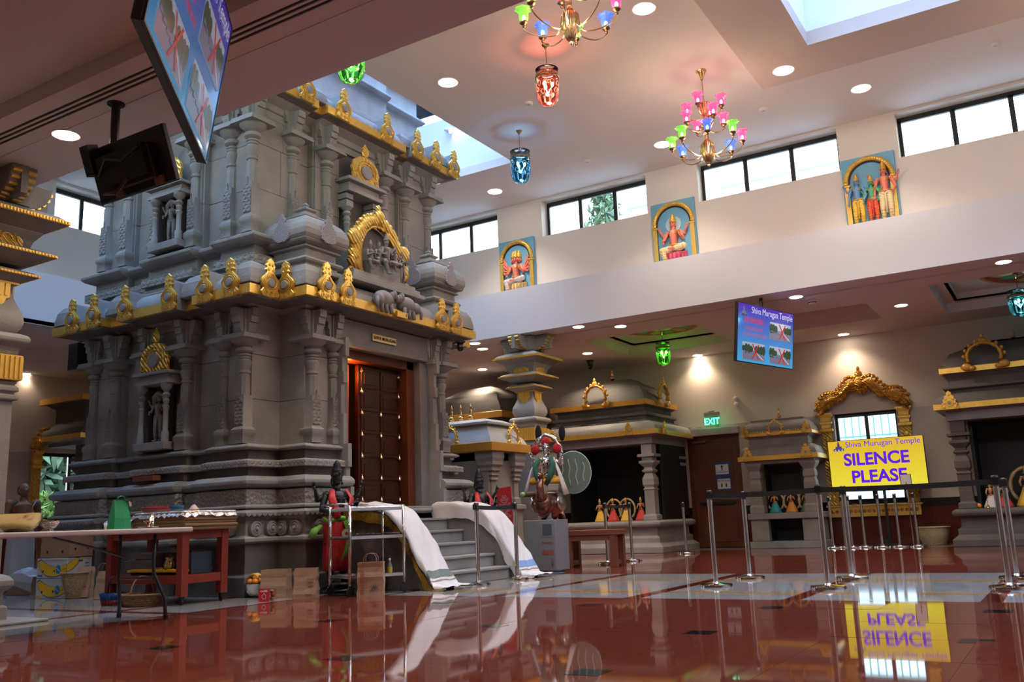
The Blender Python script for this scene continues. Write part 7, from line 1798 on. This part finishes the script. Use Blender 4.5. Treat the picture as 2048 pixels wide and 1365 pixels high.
mb.build('film',pb_,t,smooth=False)
# baskets
wick=mat('pale_wicker',(.42,.31,.18),.75,bump=.8,bscale=45,noise=.25,nscale=40); wick2=mat('brown_wicker',(.30,.17,.08),.7,bump=.8,bscale=45,noise=.3,nscale=40)
def basket(loc,r0,r1,h,label,m,sx=1,rz=0,rim=.012,slats=26,tilt=0):
    t=thing('wicker_basket',label,'basket',loc,rz); 
    if tilt: t.rotation_euler.x=tilt
    MB().lathe([(r0*.95,0),(r0,.005),(r0+(r1-r0)*.5,h*.45),(r1,h),(r1-.012,h),(r0+(r1-r0)*.5-.012,h*.45),(r0-.01,.015),(.001,.012)],36,sx=sx).build('body',m,t,smooth=True)
    nr=max(4,int(h/.022)); w0=MB()
    for k in range(nr):
        z=h*(k+.5)/nr; r=r0+(r1-r0)*(k+.5)/nr
        w0.tube([((r+.003*math.cos(j*PI+k*PI))*sx*math.cos(2*PI*j/40),(r+.003*math.cos(j*PI+k*PI))*math.sin(2*PI*j/40),z) for j in range(40)],.0055,4,loop=True)
    w0.build('weave',m,t,kind='stuff')
    MB().tube([(r1*sx*math.cos(2*PI*j/36),r1*math.sin(2*PI*j/36),h) for j in range(36)],rim,7,loop=True).build('rim',m,t,smooth=True)
    return t
q=P0(148,1197); basket((q.x,q.y,0),.09,.165,.31,'tall flared pale wicker basket beside the banana cartons',wick)
q=P0(280,1213); t=basket((q.x,q.y+.02,0),.15,.19,.12,'low oval brown wicker basket with a hooped handle in front of the cart',wick2,1.25,.2)
MB().tube([(0,.17*math.cos(a),.12+.19*math.sin(a)) for a in [PI*k/16 for k in range(17)]],.009,6).build('hoop_handle',wick2,t,smooth=True)
for k in range(5): MB().tube([(-.12,-.08+.04*k,.05),(.12,-.065+.035*k,.065)],.022,8).build('rolled_cloth',mat('tan_cloth',(.35,.24,.15),.9),t)
q=P0(226,1211); t=thing('plastic_basket','small blue and red plastic basket with two hooked handles','basket',(q.x,q.y,0),.1)
for z0,z1,m in ((0,.055,mat('red_plastic_basket',(.22,.02,.03),.4)),(.055,.13,mat('blue_plastic_basket',(.015,.06,.28),.4))):
    MB().lathe([(.10+z0*.2,z0),(.10+z1*.2,z1),(.095+z1*.2,z1),(.095+z0*.2,z0)],24,sx=1.2).build('lower_band' if z0==0 else 'upper_band',m,t,smooth=True)
    mb=MB()
    for k in range(24): a=2*PI*k/24; mb.tube([((.105+z0*.2)*1.2*math.cos(a),(.105+z0*.2)*math.sin(a),z0),((.105+z1*.2)*1.2*math.cos(a),(.105+z1*.2)*math.sin(a),z1)],.005,4)
    mb.build('ribs',m,t,kind='stuff')
for s in (-1,1): MB().tube([(s*.09,0,.12),(s*.085,0,.24),(s*.06+.01,0,.29),(s*.03+.01,0,.30)],.008,6).build('handle',MATS['blue_plastic_basket'],t,smooth=True)
# paper bags
kb=mat('kraft_paper',(.42,.27,.18),.8,noise=.08,nscale=7,bump=.25,bscale=7)
def paper_bag(loc,w,d,h,label,rz=0,lean=0,handles=True,crush=0,seed=1,m=kb):
    t=thing('paper_bag',label,'paper bag',loc,rz); t.rotation_euler.x=lean; rnd=random.Random(seed)
    R=[];n=7
    for k in range(n+1):
        z=h*k/n; a=w/2*(1-.04*k/n)+rnd.uniform(-.006,.006)*(1 if k else 0); b=d/2*(1-crush*k/n)+rnd.uniform(-.006,.006)*(1 if k else 0); bx=rnd.uniform(-.004,.004)
        R.append([(-a+bx,-b,z),(0,-b-rnd.uniform(0,.006),z),(a+bx,-b,z),(a-.012,0,z),(a+bx,b,z),(0,b,z),(-a+bx,b,z),(-a+.012,0,z)])
    i_=[[(x*.985,y*.97,z) for x,y,z in r] for r in reversed(R[1:])]+[[(x*.95,y*.95,.004) for x,y,z in R[0]]]
    mb=MB(); mb.rings(R+i_); mb.build('bag_body',m,t)
    if handles:
        for s in (-1,1):
            y=s*d/2*(1-crush)
            MB().tube([(-.07,y,h-.02),(-.068,y,h+.05),(-.045,y+s*.0,h+.085),(0,y,h+.095),(.045,y,h+.085),(.068,y,h+.05),(.07,y,h-.02)],.009,6,flat=.3).build('handle',m,t,smooth=True)
    return t
inkr=mat('print_red_brown',(.42,.05,.04),.7); inkb=mat('print_dark_brown',(.06,.04,.03),.7)
q=P0(738,1194); t=paper_bag((q.x-.02,q.y+.06,0),.285,.17,.36,'upright kraft paper bag with looped handles and red vertical lettering',rz=.56+.02,seed=3)
text('bag_lettering',"TRADER JOE'S",.055,inkr,t,(-.085,-.094,.17),(PI/2,-PI/2,0),.0005,.85); text('bag_lettering','grocery & more',.02,inkr,t,(-.045,-.094,.15),(PI/2,-PI/2,0),.0005)
mb=MB(); rnd=random.Random(4)
for k in range(60): a=rnd.uniform(0,2*PI); r=abs(rnd.gauss(0,.02)); mb.ell((.045+r*math.cos(a)*1.3,-.094,.10+r*math.sin(a)),(.003,.0008,.003),5,4)
for k in range(7): mb.tube([(.045,-.0945,.10),(.045+.045*math.cos(k),-.0945,.10+.035*math.sin(k))],.0016,4)
mb.tube([(.0,-.0945,.055),(.01,-.0945,.075),(.02,-.0945,.055),(.03,-.0945,.075),(.04,-.0945,.055)],.002,4).build('tree_print',inkb,t)
text('bag_lettering','organic',.03,inkr,t,(.075,-.094,.29),(PI/2,-.6,0),.0005)
q=P0(602,1198); t=paper_bag((q.x,q.y+.08,0),.25,.16,.32,'plain kraft paper bag with dark lettering, folded open top',rz=.5,handles=False,crush=.25,seed=5)
for k,s in enumerate(('There','shall','with')): text('bag_lettering',s,.032,inkb,t,(.07,-.084+.004*k,.20-.035*k),(PI/2-.06,0,0),.0005)
text('bag_lettering','Sweets',.028,inkb,t,(.05,-.088,.04),(PI/2,0,0),.0005)
q=P0(532,1199); t=paper_bag((q.x-.02,q.y+.17,0),.31,.20,.31,'wide crumpled kraft paper bag behind the red fruit pack',rz=.45,handles=False,crush=.15,seed=8)
q=P0(188,1199); t=paper_bag((q.x+.14,q.y+.02,0),.16,.14,.33,'open folded kraft bag leaning on the red cart, front one',rz=.3,lean=-.06,handles=True,crush=.45,seed=9)
q=P0(160,1196); t=paper_bag((q.x+.06,q.y-.0,0),.20,.12,.38,'tall flat kraft bag with a thin red line, before the wicker basket',rz=.35,lean=-.12,handles=False,crush=.5,seed=10)
MB().box(-.09,-.066,.12,.07,-.062,.132).build('red_line',inkr,t); text('bag_lettering','meals',.03,inkb,t,(.0,-.064,.18),(PI/2,0,0),.0005)
# steel bowl with fruit, fruit pack
q=P0(490,1197); t=thing('steel_bowl','steel bowl of oranges and bananas beside the wide kraft bag','bowl',(q.x+.04,q.y+.13,0)); MB().lathe([(.06,0),(.10,.03),(.13,.09),(.14,.15),(.145,.152),(.135,.15),(.12,.09),(.09,.035),(.001,.02)],28).build('bowl',chrome,t,smooth=True)
org=mat('orange_peel',(.85,.28,.03),.45,bump=.2,bscale=90)
for k,(x,y,z) in enumerate(((-.06,-.04,.17),(.03,-.05,.17),(.07,.04,.17),(-.02,.05,.18),(.0,-.01,.215))):
    o=thing('orange',('orange at the left front of the steel bowl','orange at the centre front of the steel bowl','orange at the right of the steel bowl','orange at the back of the steel bowl','topmost orange in the steel bowl')[k],'orange',(q.x+.04+x,q.y+.13+y,z),group='oranges in the steel bowl'); MB().ell((0,0,0),.037,16,10).build('fruit',org,o,smooth=True); MB().ell((0,0,.036),(.005,.005,.002),6,4).build('stem_end',mat('stem_green',(.15,.25,.05),.6),o)
ba=mat('banana_peel',(.80,.55,.08),.45)
for k in range(3):
    o=thing('banana','banana lying on the oranges, %s of three'%('first','second','third')[k],'banana',(q.x+.01,q.y+.10+.03*k,.232)); MB().tube([(-.06,0,.0),(-.03,.01,.015),(.01,.012,.02),(.05,.005,.01),(.065,0,0)],[.006,.014,.016,.012,.004],7).build('fruit',ba,o,smooth=True); MB().tube([(-.06,0,0),(-.075,-.002,-.002)],.004,5).build('stem',mat('stem_brown',(.2,.12,.05),.7),o)
q=P0(530,1205); t=thing('fruit_pack','small red labelled clear pack of apples on the floor','fruit pack',(q.x-.02,q.y+.06,0),.5)
MB().rings([[(-a,-b,z),(a,-b,z),(a,b,z),(-a,b,z)] for z,a,b in ((0,.075,.04),(.02,.085,.045),(.12,.08,.035),(.135,.07,.03))]).build('clear_box',glassmat('clear_pack',(.9,.88,.88),.2),t,bevel=.004)
MB().box(-.088,-.048,.005,.03,-.044,.135).build('red_label',mat('label_red',(.55,.02,.03),.4),t); text('label_lettering','rockit',.032,wp,t,(-.028,-.0495,.112),ext=.0005,bold=.001)
MB().tube([(-.028+.022*math.cos(a),-.0495,.055+.024*math.sin(a)) for a in [2*PI*k/16 for k in range(16)]],.0018,4,loop=True).tube([(-.028,-.0495,.08),(-.022,-.0495,.092)],.0018,4).build('apple_mark',wp,t)
for x,z in ((.045,.03),(.055,.07),(.045,.10),(-.02,.03),(-.03,.08)): MB().ell((x,-.008,z),.024,12,8).build('apple',mat('apple_skin',(.6,.18,.08),.35,noise=.4,nscale=14),t,smooth=True)
# ================================================================ steel trolley
q=P0(665,1192)
t=thing('steel_trolley','three-tier steel trolley with foil covered shelves before the stairs','trolley',(-6.95,8.12,0),rz=1.2); off=Vector((0,0,0))
hx,hy=.34,.24
for x in (-hx,hx):
    for y in (-hy,hy):
        MB().tube([(x,y,.11),(x,y,.975)],.018,10).build('post',chrome,t,smooth=True)
        MB().lathe([(.045,-.012),(.05,0),(.045,.012)],16,M=Matrix.Translation((x,y,.05))@Matrix.Rotation(PI/2,4,'X')).box(x-.015,y-.015,.06,x+.015,y+.015,.12).build('caster',black_pl,t)
for z in (.20,.62,.93):
    o=MB().box(-hx,-hy,z-.012,hx,hy,z).box(-hx,-hy-.006,z-.012,hx,-hy,z+.022).box(-hx,hy,z-.012,hx,hy+.006,z+.022).box(-hx-.006,-hy,z-.012,-hx,hy,z+.022).box(hx,-hy,z-.012,hx+.006,hy,z+.022).build('shelf',chrome,t)
MB().tube([(-hx,-hy,.985),(-hx-.10,-hy,.995),(-hx-.10,hy,.995),(-hx,hy,.985)],.011,8).build('push_handle',chrome,t,smooth=True)
fs=foil_sheet((-6.95,8.12,.955),.66,.46,'foil sheet lining the top shelf of the steel trolley',11,.02); fs.rotation_euler.z=1.2
fs=foil_sheet((-6.90,8.22,.645),.40,.44,'foil sheet lining the middle shelf of the steel trolley',12,-.02); fs.rotation_euler.z=1.2
o=thing('paper_roll','white paper towel roll on its side on the middle trolley shelf','paper roll',(-7.08,7.92,.675),rz=.75)
MB().rings([[(r*math.cos(2*PI*j/28),y,r*math.sin(2*PI*j/28)) for j in range(28)] for r,y in ((.052,-.05),(.052,.06),(.018,.06),(.018,-.05))],loop=True).build('paper',mat('tissue_white',(.72,.68,.66),.9),o,angle=.6); MB().rings([[(r*math.cos(2*PI*j/20),y,r*math.sin(2*PI*j/20)) for j in range(20)] for r,y in ((.0185,-.051),(.0185,.06),(.0165,.06),(.0165,-.051))],loop=True).build('core',kraft,o,angle=.6)
o=thing('brass_dish','tiny brass dish on the top trolley shelf','dish',(-6.90,8.02,.965)); MB().lathe([(.012,0),(.014,.008),(.05,.028),(.046,.028),(.001,.010)],18).build('dish',brass,o,smooth=True)
o=thing('glass_bottle','small clear bottle with a yellow label and white cap on the trolley shelf','bottle',(-6.74,8.26,.201)); MB().lathe([(.028,0),(.03,.01),(.03,.10),(.012,.14),(.012,.16)],16).build('bottle',mat('clear_bottle',(.20,.20,.16),.1),o,angle=.8); MB().lathe([(.031,.02),(.031,.085)],16,caps=False).build('label',mat('yellow_label',(.62,.42,.05),.5),o); MB().lathe([(.014,.155),(.014,.18),(.001,.181)],12).build('cap',wp,o,angle=.6)
# ================================================================ donation box, bench, red plaque
q=P(1070,1040,Y=11.6)
t=thing('donation_box','grey steel donation box with red lettering HUNDI behind the far parapet','donation box',(-6.62,11.75,0))
gs=mat('grey_sheet_steel',(.25,.26,.28),.4,metal=.3)
MB().box(-.30,-.20,.03,.22,.20,.74).build('cabinet',gs,t,bevel=.006); MB().box(.0,-.205,.50,.19,-.2,.70).build('recess_frame',gs,t,bevel=.004); MB().box(.02,-.208,.52,.17,-.205,.68).build('recess',mat('recess_dark_blue',(.07,.08,.11),.5),t)
text('box_lettering','E-donation',.048,inkr,t,(.09,-.207,.42),ext=.0006,sx=.8,bold=.001); text('box_lettering','HUNDI',.085,inkr,t,(.09,-.207,.28),ext=.0006,sx=.75,bold=.002)
MB().box(.15,-.212,.10,.17,-.2,.20).build('lock_hasp',chrome,t); MB().prism([(-.02,.74),(.06,.74),(.06,.84)],-.02,.0).build('top_flap',gs,t)
bw=mat('reddish_bench_wood',(.18,.055,.028),.5,noise=.15,nscale=6)
a,b=P0(1140,1140),P0(1240,1128)
t=thing('wooden_bench','low brown wooden bench of square timbers beside the peacock statue','bench',(-6.50,13.0,0),.12)
MB().box(-.42,-.25,.48,.46,.25,.56).build('seat_board',bw,t,bevel=.005)
for x in (-.38,.36):
    for y in (-.21,.15): MB().box(x-.05,y-.03,0,x+.06,y+.07,.48).build('leg',bw,t,bevel=.004)
MB().box(-.32,-.235,.40,.30,-.19,.48).build('apron',bw,t); MB().box(-.38,-.1,.03,-.32,.1,.10).build('foot_rail',bw,t); MB().box(.32,-.1,.03,.38,.1,.10).build('foot_rail',bw,t)
q=P(1015,1010,Y=12.6)
t=thing('red_plaque','red board with a white rosette drawing leaning behind the guardian idol','plaque',(q.x+.02,12.6,0)); t.rotation_euler=(-.10,-.10,.2)
MB().box(-.13,-.01,.50,.13,.01,1.30).build('board',mat('plaque_red',(.48,.02,.03),.4),t,bevel=.004)
mb=MB(); wpm=mat('plaque_white',(.62,.50,.50),.6)
for r,n in ((.03,8),(.06,10),(.09,12),(.115,14)):
    for k in range(n):
        a=2*PI*k/n; mb.tube([(r*.8*math.cos(a)+.014*math.cos(c_),-.012,.92+r*2.0*math.sin(a)+.022*math.sin(c_)) for c_ in [2*PI*j/8 for j in range(8)]],.0022,4,loop=True)
mb.build('rosette_drawing',wpm,t,kind='stuff')
MB().box(-.1,-.02,0,-.06,.25,.5).box(.06,-.02,0,.1,.25,.5).build('easel_leg',bw,t)
# ================================================================ peacock vehicle with the dressed deity
t=thing('peacock_statue','silver plated peacock mount carrying a garlanded deity on a drum base','statue',(-7.16,12.7,0),PI/2-1.3,scale=1.12)
bron=mat('bronze_copper_patina',(.30,.15,.11),.25,metal=.9,noise=.2,nscale=8); 
MB().lathe([(.20,.02),(.22,.05),(.18,.10),(.17,.2),(.20,.24),(.001,.25)],20).build('base_drum',mat('blue_green_enamel',(.03,.20,.32),.35,noise=.5,nscale=9),t,angle=.7)
MB().lathe([(.10,.25),(.12,.30),(.075,.35),(.06,.5),(.085,.62),(.10,.66)],16).build('silver_stem',silver,t,smooth=True)
mb=MB(); mb.ell((0,.05,.86),(.21,.34,.19),18,12); mb.ell((0,-.20,.88),(.15,.17,.16),14,10); mb.ell((0,.38,.82),(.10,.30,.09),14,8)
mb.tube([(0,-.26,.92),(0,-.36,1.02),(0,-.36,1.14),(0,-.31,1.24)],[.10,.07,.05,.045],12); mb.ell((0,-.33,1.27),(.045,.06,.045),12,8); mb.tube([(0,-.38,1.27),(0,-.44,1.25)],[.018,.005],7)
for k in range(3): mb.tube([(0,-.31,1.31),(.02*(k-1),-.32,1.40)],.004,4); mb.ell((.02*(k-1),-.32,1.41),.010,6,4)
mb.build('peacock_body',bron,t,smooth=True)
for s in (-1,1):
    MB().ell((s*.19,.10,.90),(.04,.26,.13),12,8).build('wing',silver,t,smooth=True)
    MB().tube([(s*.09,.12,.72),(s*.10,.10,.58),(s*.10,.04,.45),(s*.10,-.02,.42)],[.05,.03,.02,.025],8).build('leg',bron,t,smooth=True)
    MB().tube([(s*.10,.35,.75),(s*.13,.48,.60),(s*.10,.55,.46)],[.07,.06,.03],8,flat=.6).build('tail_plume',bron,t,smooth=True)
MB().ell((0,.10,1.03),(.19,.24,.03),16,6).build('saddle',silver,t,smooth=True)
f=put_deity(t,TM(0,.08,.98,.98),dict(body=silver,garment=mat('yellow_silk',(.85,.42,.03),.5,noise=.15,nscale=15),ornaments=silver,crown=silver,face_marks=darkm),pose='cross',arms=4)
gr=mat('green_leaf_garland',(.02,.09,.05),.7,bump=1,bscale=40); 
for s in (-1,1):
    MB().tube([(s*.09,-.0,1.52),(s*.13,-.07,1.42),(s*.10,-.12,1.28),(s*.03,-.14,1.14)],[.035,.04,.045,.03],9).build('garland',gr,t,smooth=True)
    MB().tube([(s*.13,.0,1.50),(s*.20,-.05,1.35),(s*.26,-.06,1.15),(s*.30,-.05,1.0)],[.02,.03,.045,.06],8,flat=.35).build('white_sash',mat('cream_sash',(.62,.55,.48),.8),t,smooth=True)
MB().tube([(.21*math.cos(a),.16,1.52+.34*math.sin(a)) for a in [-.3+(PI+.6)*k/20 for k in range(21)]],[.035+.010*math.sin(k*2) for k in range(21)],8).build('silver_halo_arch',silver,t,smooth=True)
for s in (-1,0,1): MB().ell((s*.16,.08,1.66+.10*(1-abs(s))),(.065,.05,.075),10,7).build('red_flower_ball',mat('red_flowers',(.50,.01,.02),.8,bump=1,bscale=60),t,smooth=True)
for s in (-.6,1): MB().ell((s*.22,.20,1.90),(.05,.03,.13),8,6).build('black_feather_tuft',mat('black_feathers',(.006,.006,.006),.9),t,smooth=True)
o=MB().lathe([(.26,0),(.27,.012),(.26,.024),(.001,.024)],36,M=Matrix.Translation((.34,.30,1.32))@Matrix.Rotation(PI/2,4,'X')@Matrix.Diagonal((1,1.15,1,1))).build('tail_disc',mat('translucent_glass_disc',(.16,.20,.17),.12),t,angle=.6)
mb=MB()
for k in range(4):
    x=.34-.16+.105*k; mb.tube([(x+.012*math.sin(z*26),.272,1.32+z) for z in [(-.22+.44*j/14)*(1-.25*abs(k-1.5)) for j in range(15)]],.006,5)
mb.tube([(.34+.262*math.cos(a),.285,1.32+.30*math.sin(a)) for a in [2*PI*j/36 for j in range(36)]],.009,6,loop=True)
mb.build('wavy_ribs',mat('pale_green_glass_rib',(.45,.62,.55),.15),t,smooth=True)
MB().tube([(-.30,-.22,1.02),(.05,-.25,1.02)],.035,8).build('bundle',mat('brown_bundle',(.16,.08,.05),.8),t,smooth=True); MB().ell((-.28,-.26,1.02),(.04,.03,.035),8,6).build('green_lime',mat('lime_green',(.3,.55,.1),.5),t,smooth=True)
# ================================================================ dolls in the alcoves
def doll(loc,s,label,c1,c2,arch=False,rz=0,skinc=None,grp='painted clay dolls'):
    t=thing('festival_doll',label,'figurine',loc,rz,group=None)
    sk=skinc or mat('doll_skin',(.55,.30,.16),.45)
    if arch:
        MB().tube([(.36*s*math.cos(a),.06,.50*s+.42*s*math.sin(a)) for a in [-.9+(PI+1.8)*k/22 for k in range(23)]],[.045*s+.008*s*math.sin(k*2.2) for k in range(23)],8).build('halo_arch',mat('doll_cream_gold',(.50,.36,.20),.4,metal=.2),t,smooth=True)
    R=[]
    for z,r in ((0,.27),(.06,.26),(.2,.20),(.36,.13),(.46,.10)): R.append([(r*s*(1+.05*math.cos(8*2*PI*j/32))*math.cos(2*PI*j/32),r*.6*s*math.sin(2*PI*j/32),z*s) for j in range(32)])
    MB().rings(R).build('skirt',c1,t,smooth=True)
    put_deity(t,TM(0,0,-.02*s,s*.92),dict(body=sk,ornaments=goldp,crown=goldp,face_marks=darkm),names=('body','ornaments','crown','face_marks'),pose='stand',arms=2,armpose=0)
    MB().tube([(.09*s,-.06*s,.72*s),(.05*s,-.09*s,.58*s),(-.08*s,-.08*s,.48*s)],[.03*s,.04*s,.03*s],7,flat=.4).build('sash',c2,t,smooth=True)
    return t
C_=lambda n,c: mat(n,c,.5)
teal_=C_('teal_silk',(.02,.28,.32)); org_=C_('orange_silk',(.70,.26,.03)); red_=C_('doll_red',(.60,.04,.04)); gren_=C_('doll_green',(.06,.22,.10)); whi_=C_('doll_white',(.7,.62,.58)); blu_=C_('doll_blue',(.05,.10,.25)); yel_=C_('doll_yellow',(.80,.50,.05))
for px_,c1,c2,lb in ((1551,teal_,org_,'flute playing doll in a teal skirt under a cream arch, left in the cabinet shrine'),(1584,org_,red_,'doll in an orange skirt under an arch, middle of the cabinet shrine'),(1614,gren_,red_,'doll in a green pleated skirt, right in the cabinet shrine')):
    q=P(px_,1020,Y=18.95); doll((q.x,18.95,.70),.46,lb,c1,c2,arch=True)
for px_,c1,c2,a_,lb in ((1201,yel_,org_,False,'small doll in yellow at the left of the domed alcove shelf'),(1227,red_,yel_,True,'small doll in red with a halo, second in the domed alcove'),(1253,yel_,red_,True,'doll in yellow under a gold arch, third in the domed alcove'),(1283,red_,red_,False,'doll in dark red beside the column of the domed alcove')):
    q=P(px_,1035,Y=17.75); doll((q.x,17.75,.65),.50,lb,c1,c2,arch=a_)
for px_,c1,c2,lb,sk in ((1933,blu_,blu_,'dark blue doll at the left of the right-hand alcove',C_('doll_blue_skin',(.05,.09,.2))),(1985,whi_,red_,'doll draped in white in the right-hand alcove',None),(2012,red_,yel_,'doll in a bright red sari behind the right front belt post',None)):
    q=P(px_,1015,Y=18.4); doll((q.x,18.4,.65),.48,lb,c1,c2,arch=False,skinc=sk)
q=P(2046,1000,Y=18.7); doll((q.x+.1,18.7,.65),.75,'golden yellow dressed idol at the very right edge of the alcove',yel_,gren_,arch=True)
q=P(1958,1010,Y=18.25); o=thing('orange','single orange on the ledge of the right-hand alcove','orange',(q.x,18.22,.695)); MB().ell((0,0,0),.045,14,9).build('fruit',org,o,smooth=True); MB().ell((0,0,.044),(.005,.005,.002),6,4).build('stem_end',MATS['stem_green'],o)
q=P(1976,1010,Y=18.25); o=thing('brass_bell','small brass hand bell on the ledge of the right-hand alcove','bell',(q.x,18.22,.65)); MB().lathe([(.035,0),(.03,.01),(.018,.05),(.006,.06),(.006,.12),(.01,.13),(.001,.14)],14).build('bell',brass,o,smooth=True)
q=P(1866,1086,Z=0); basket((P(1866,1060,Y=19.0).x,19.0,0),.20,.30,.33,'round pale wicker basket on the floor by the right-hand shrine',wick)
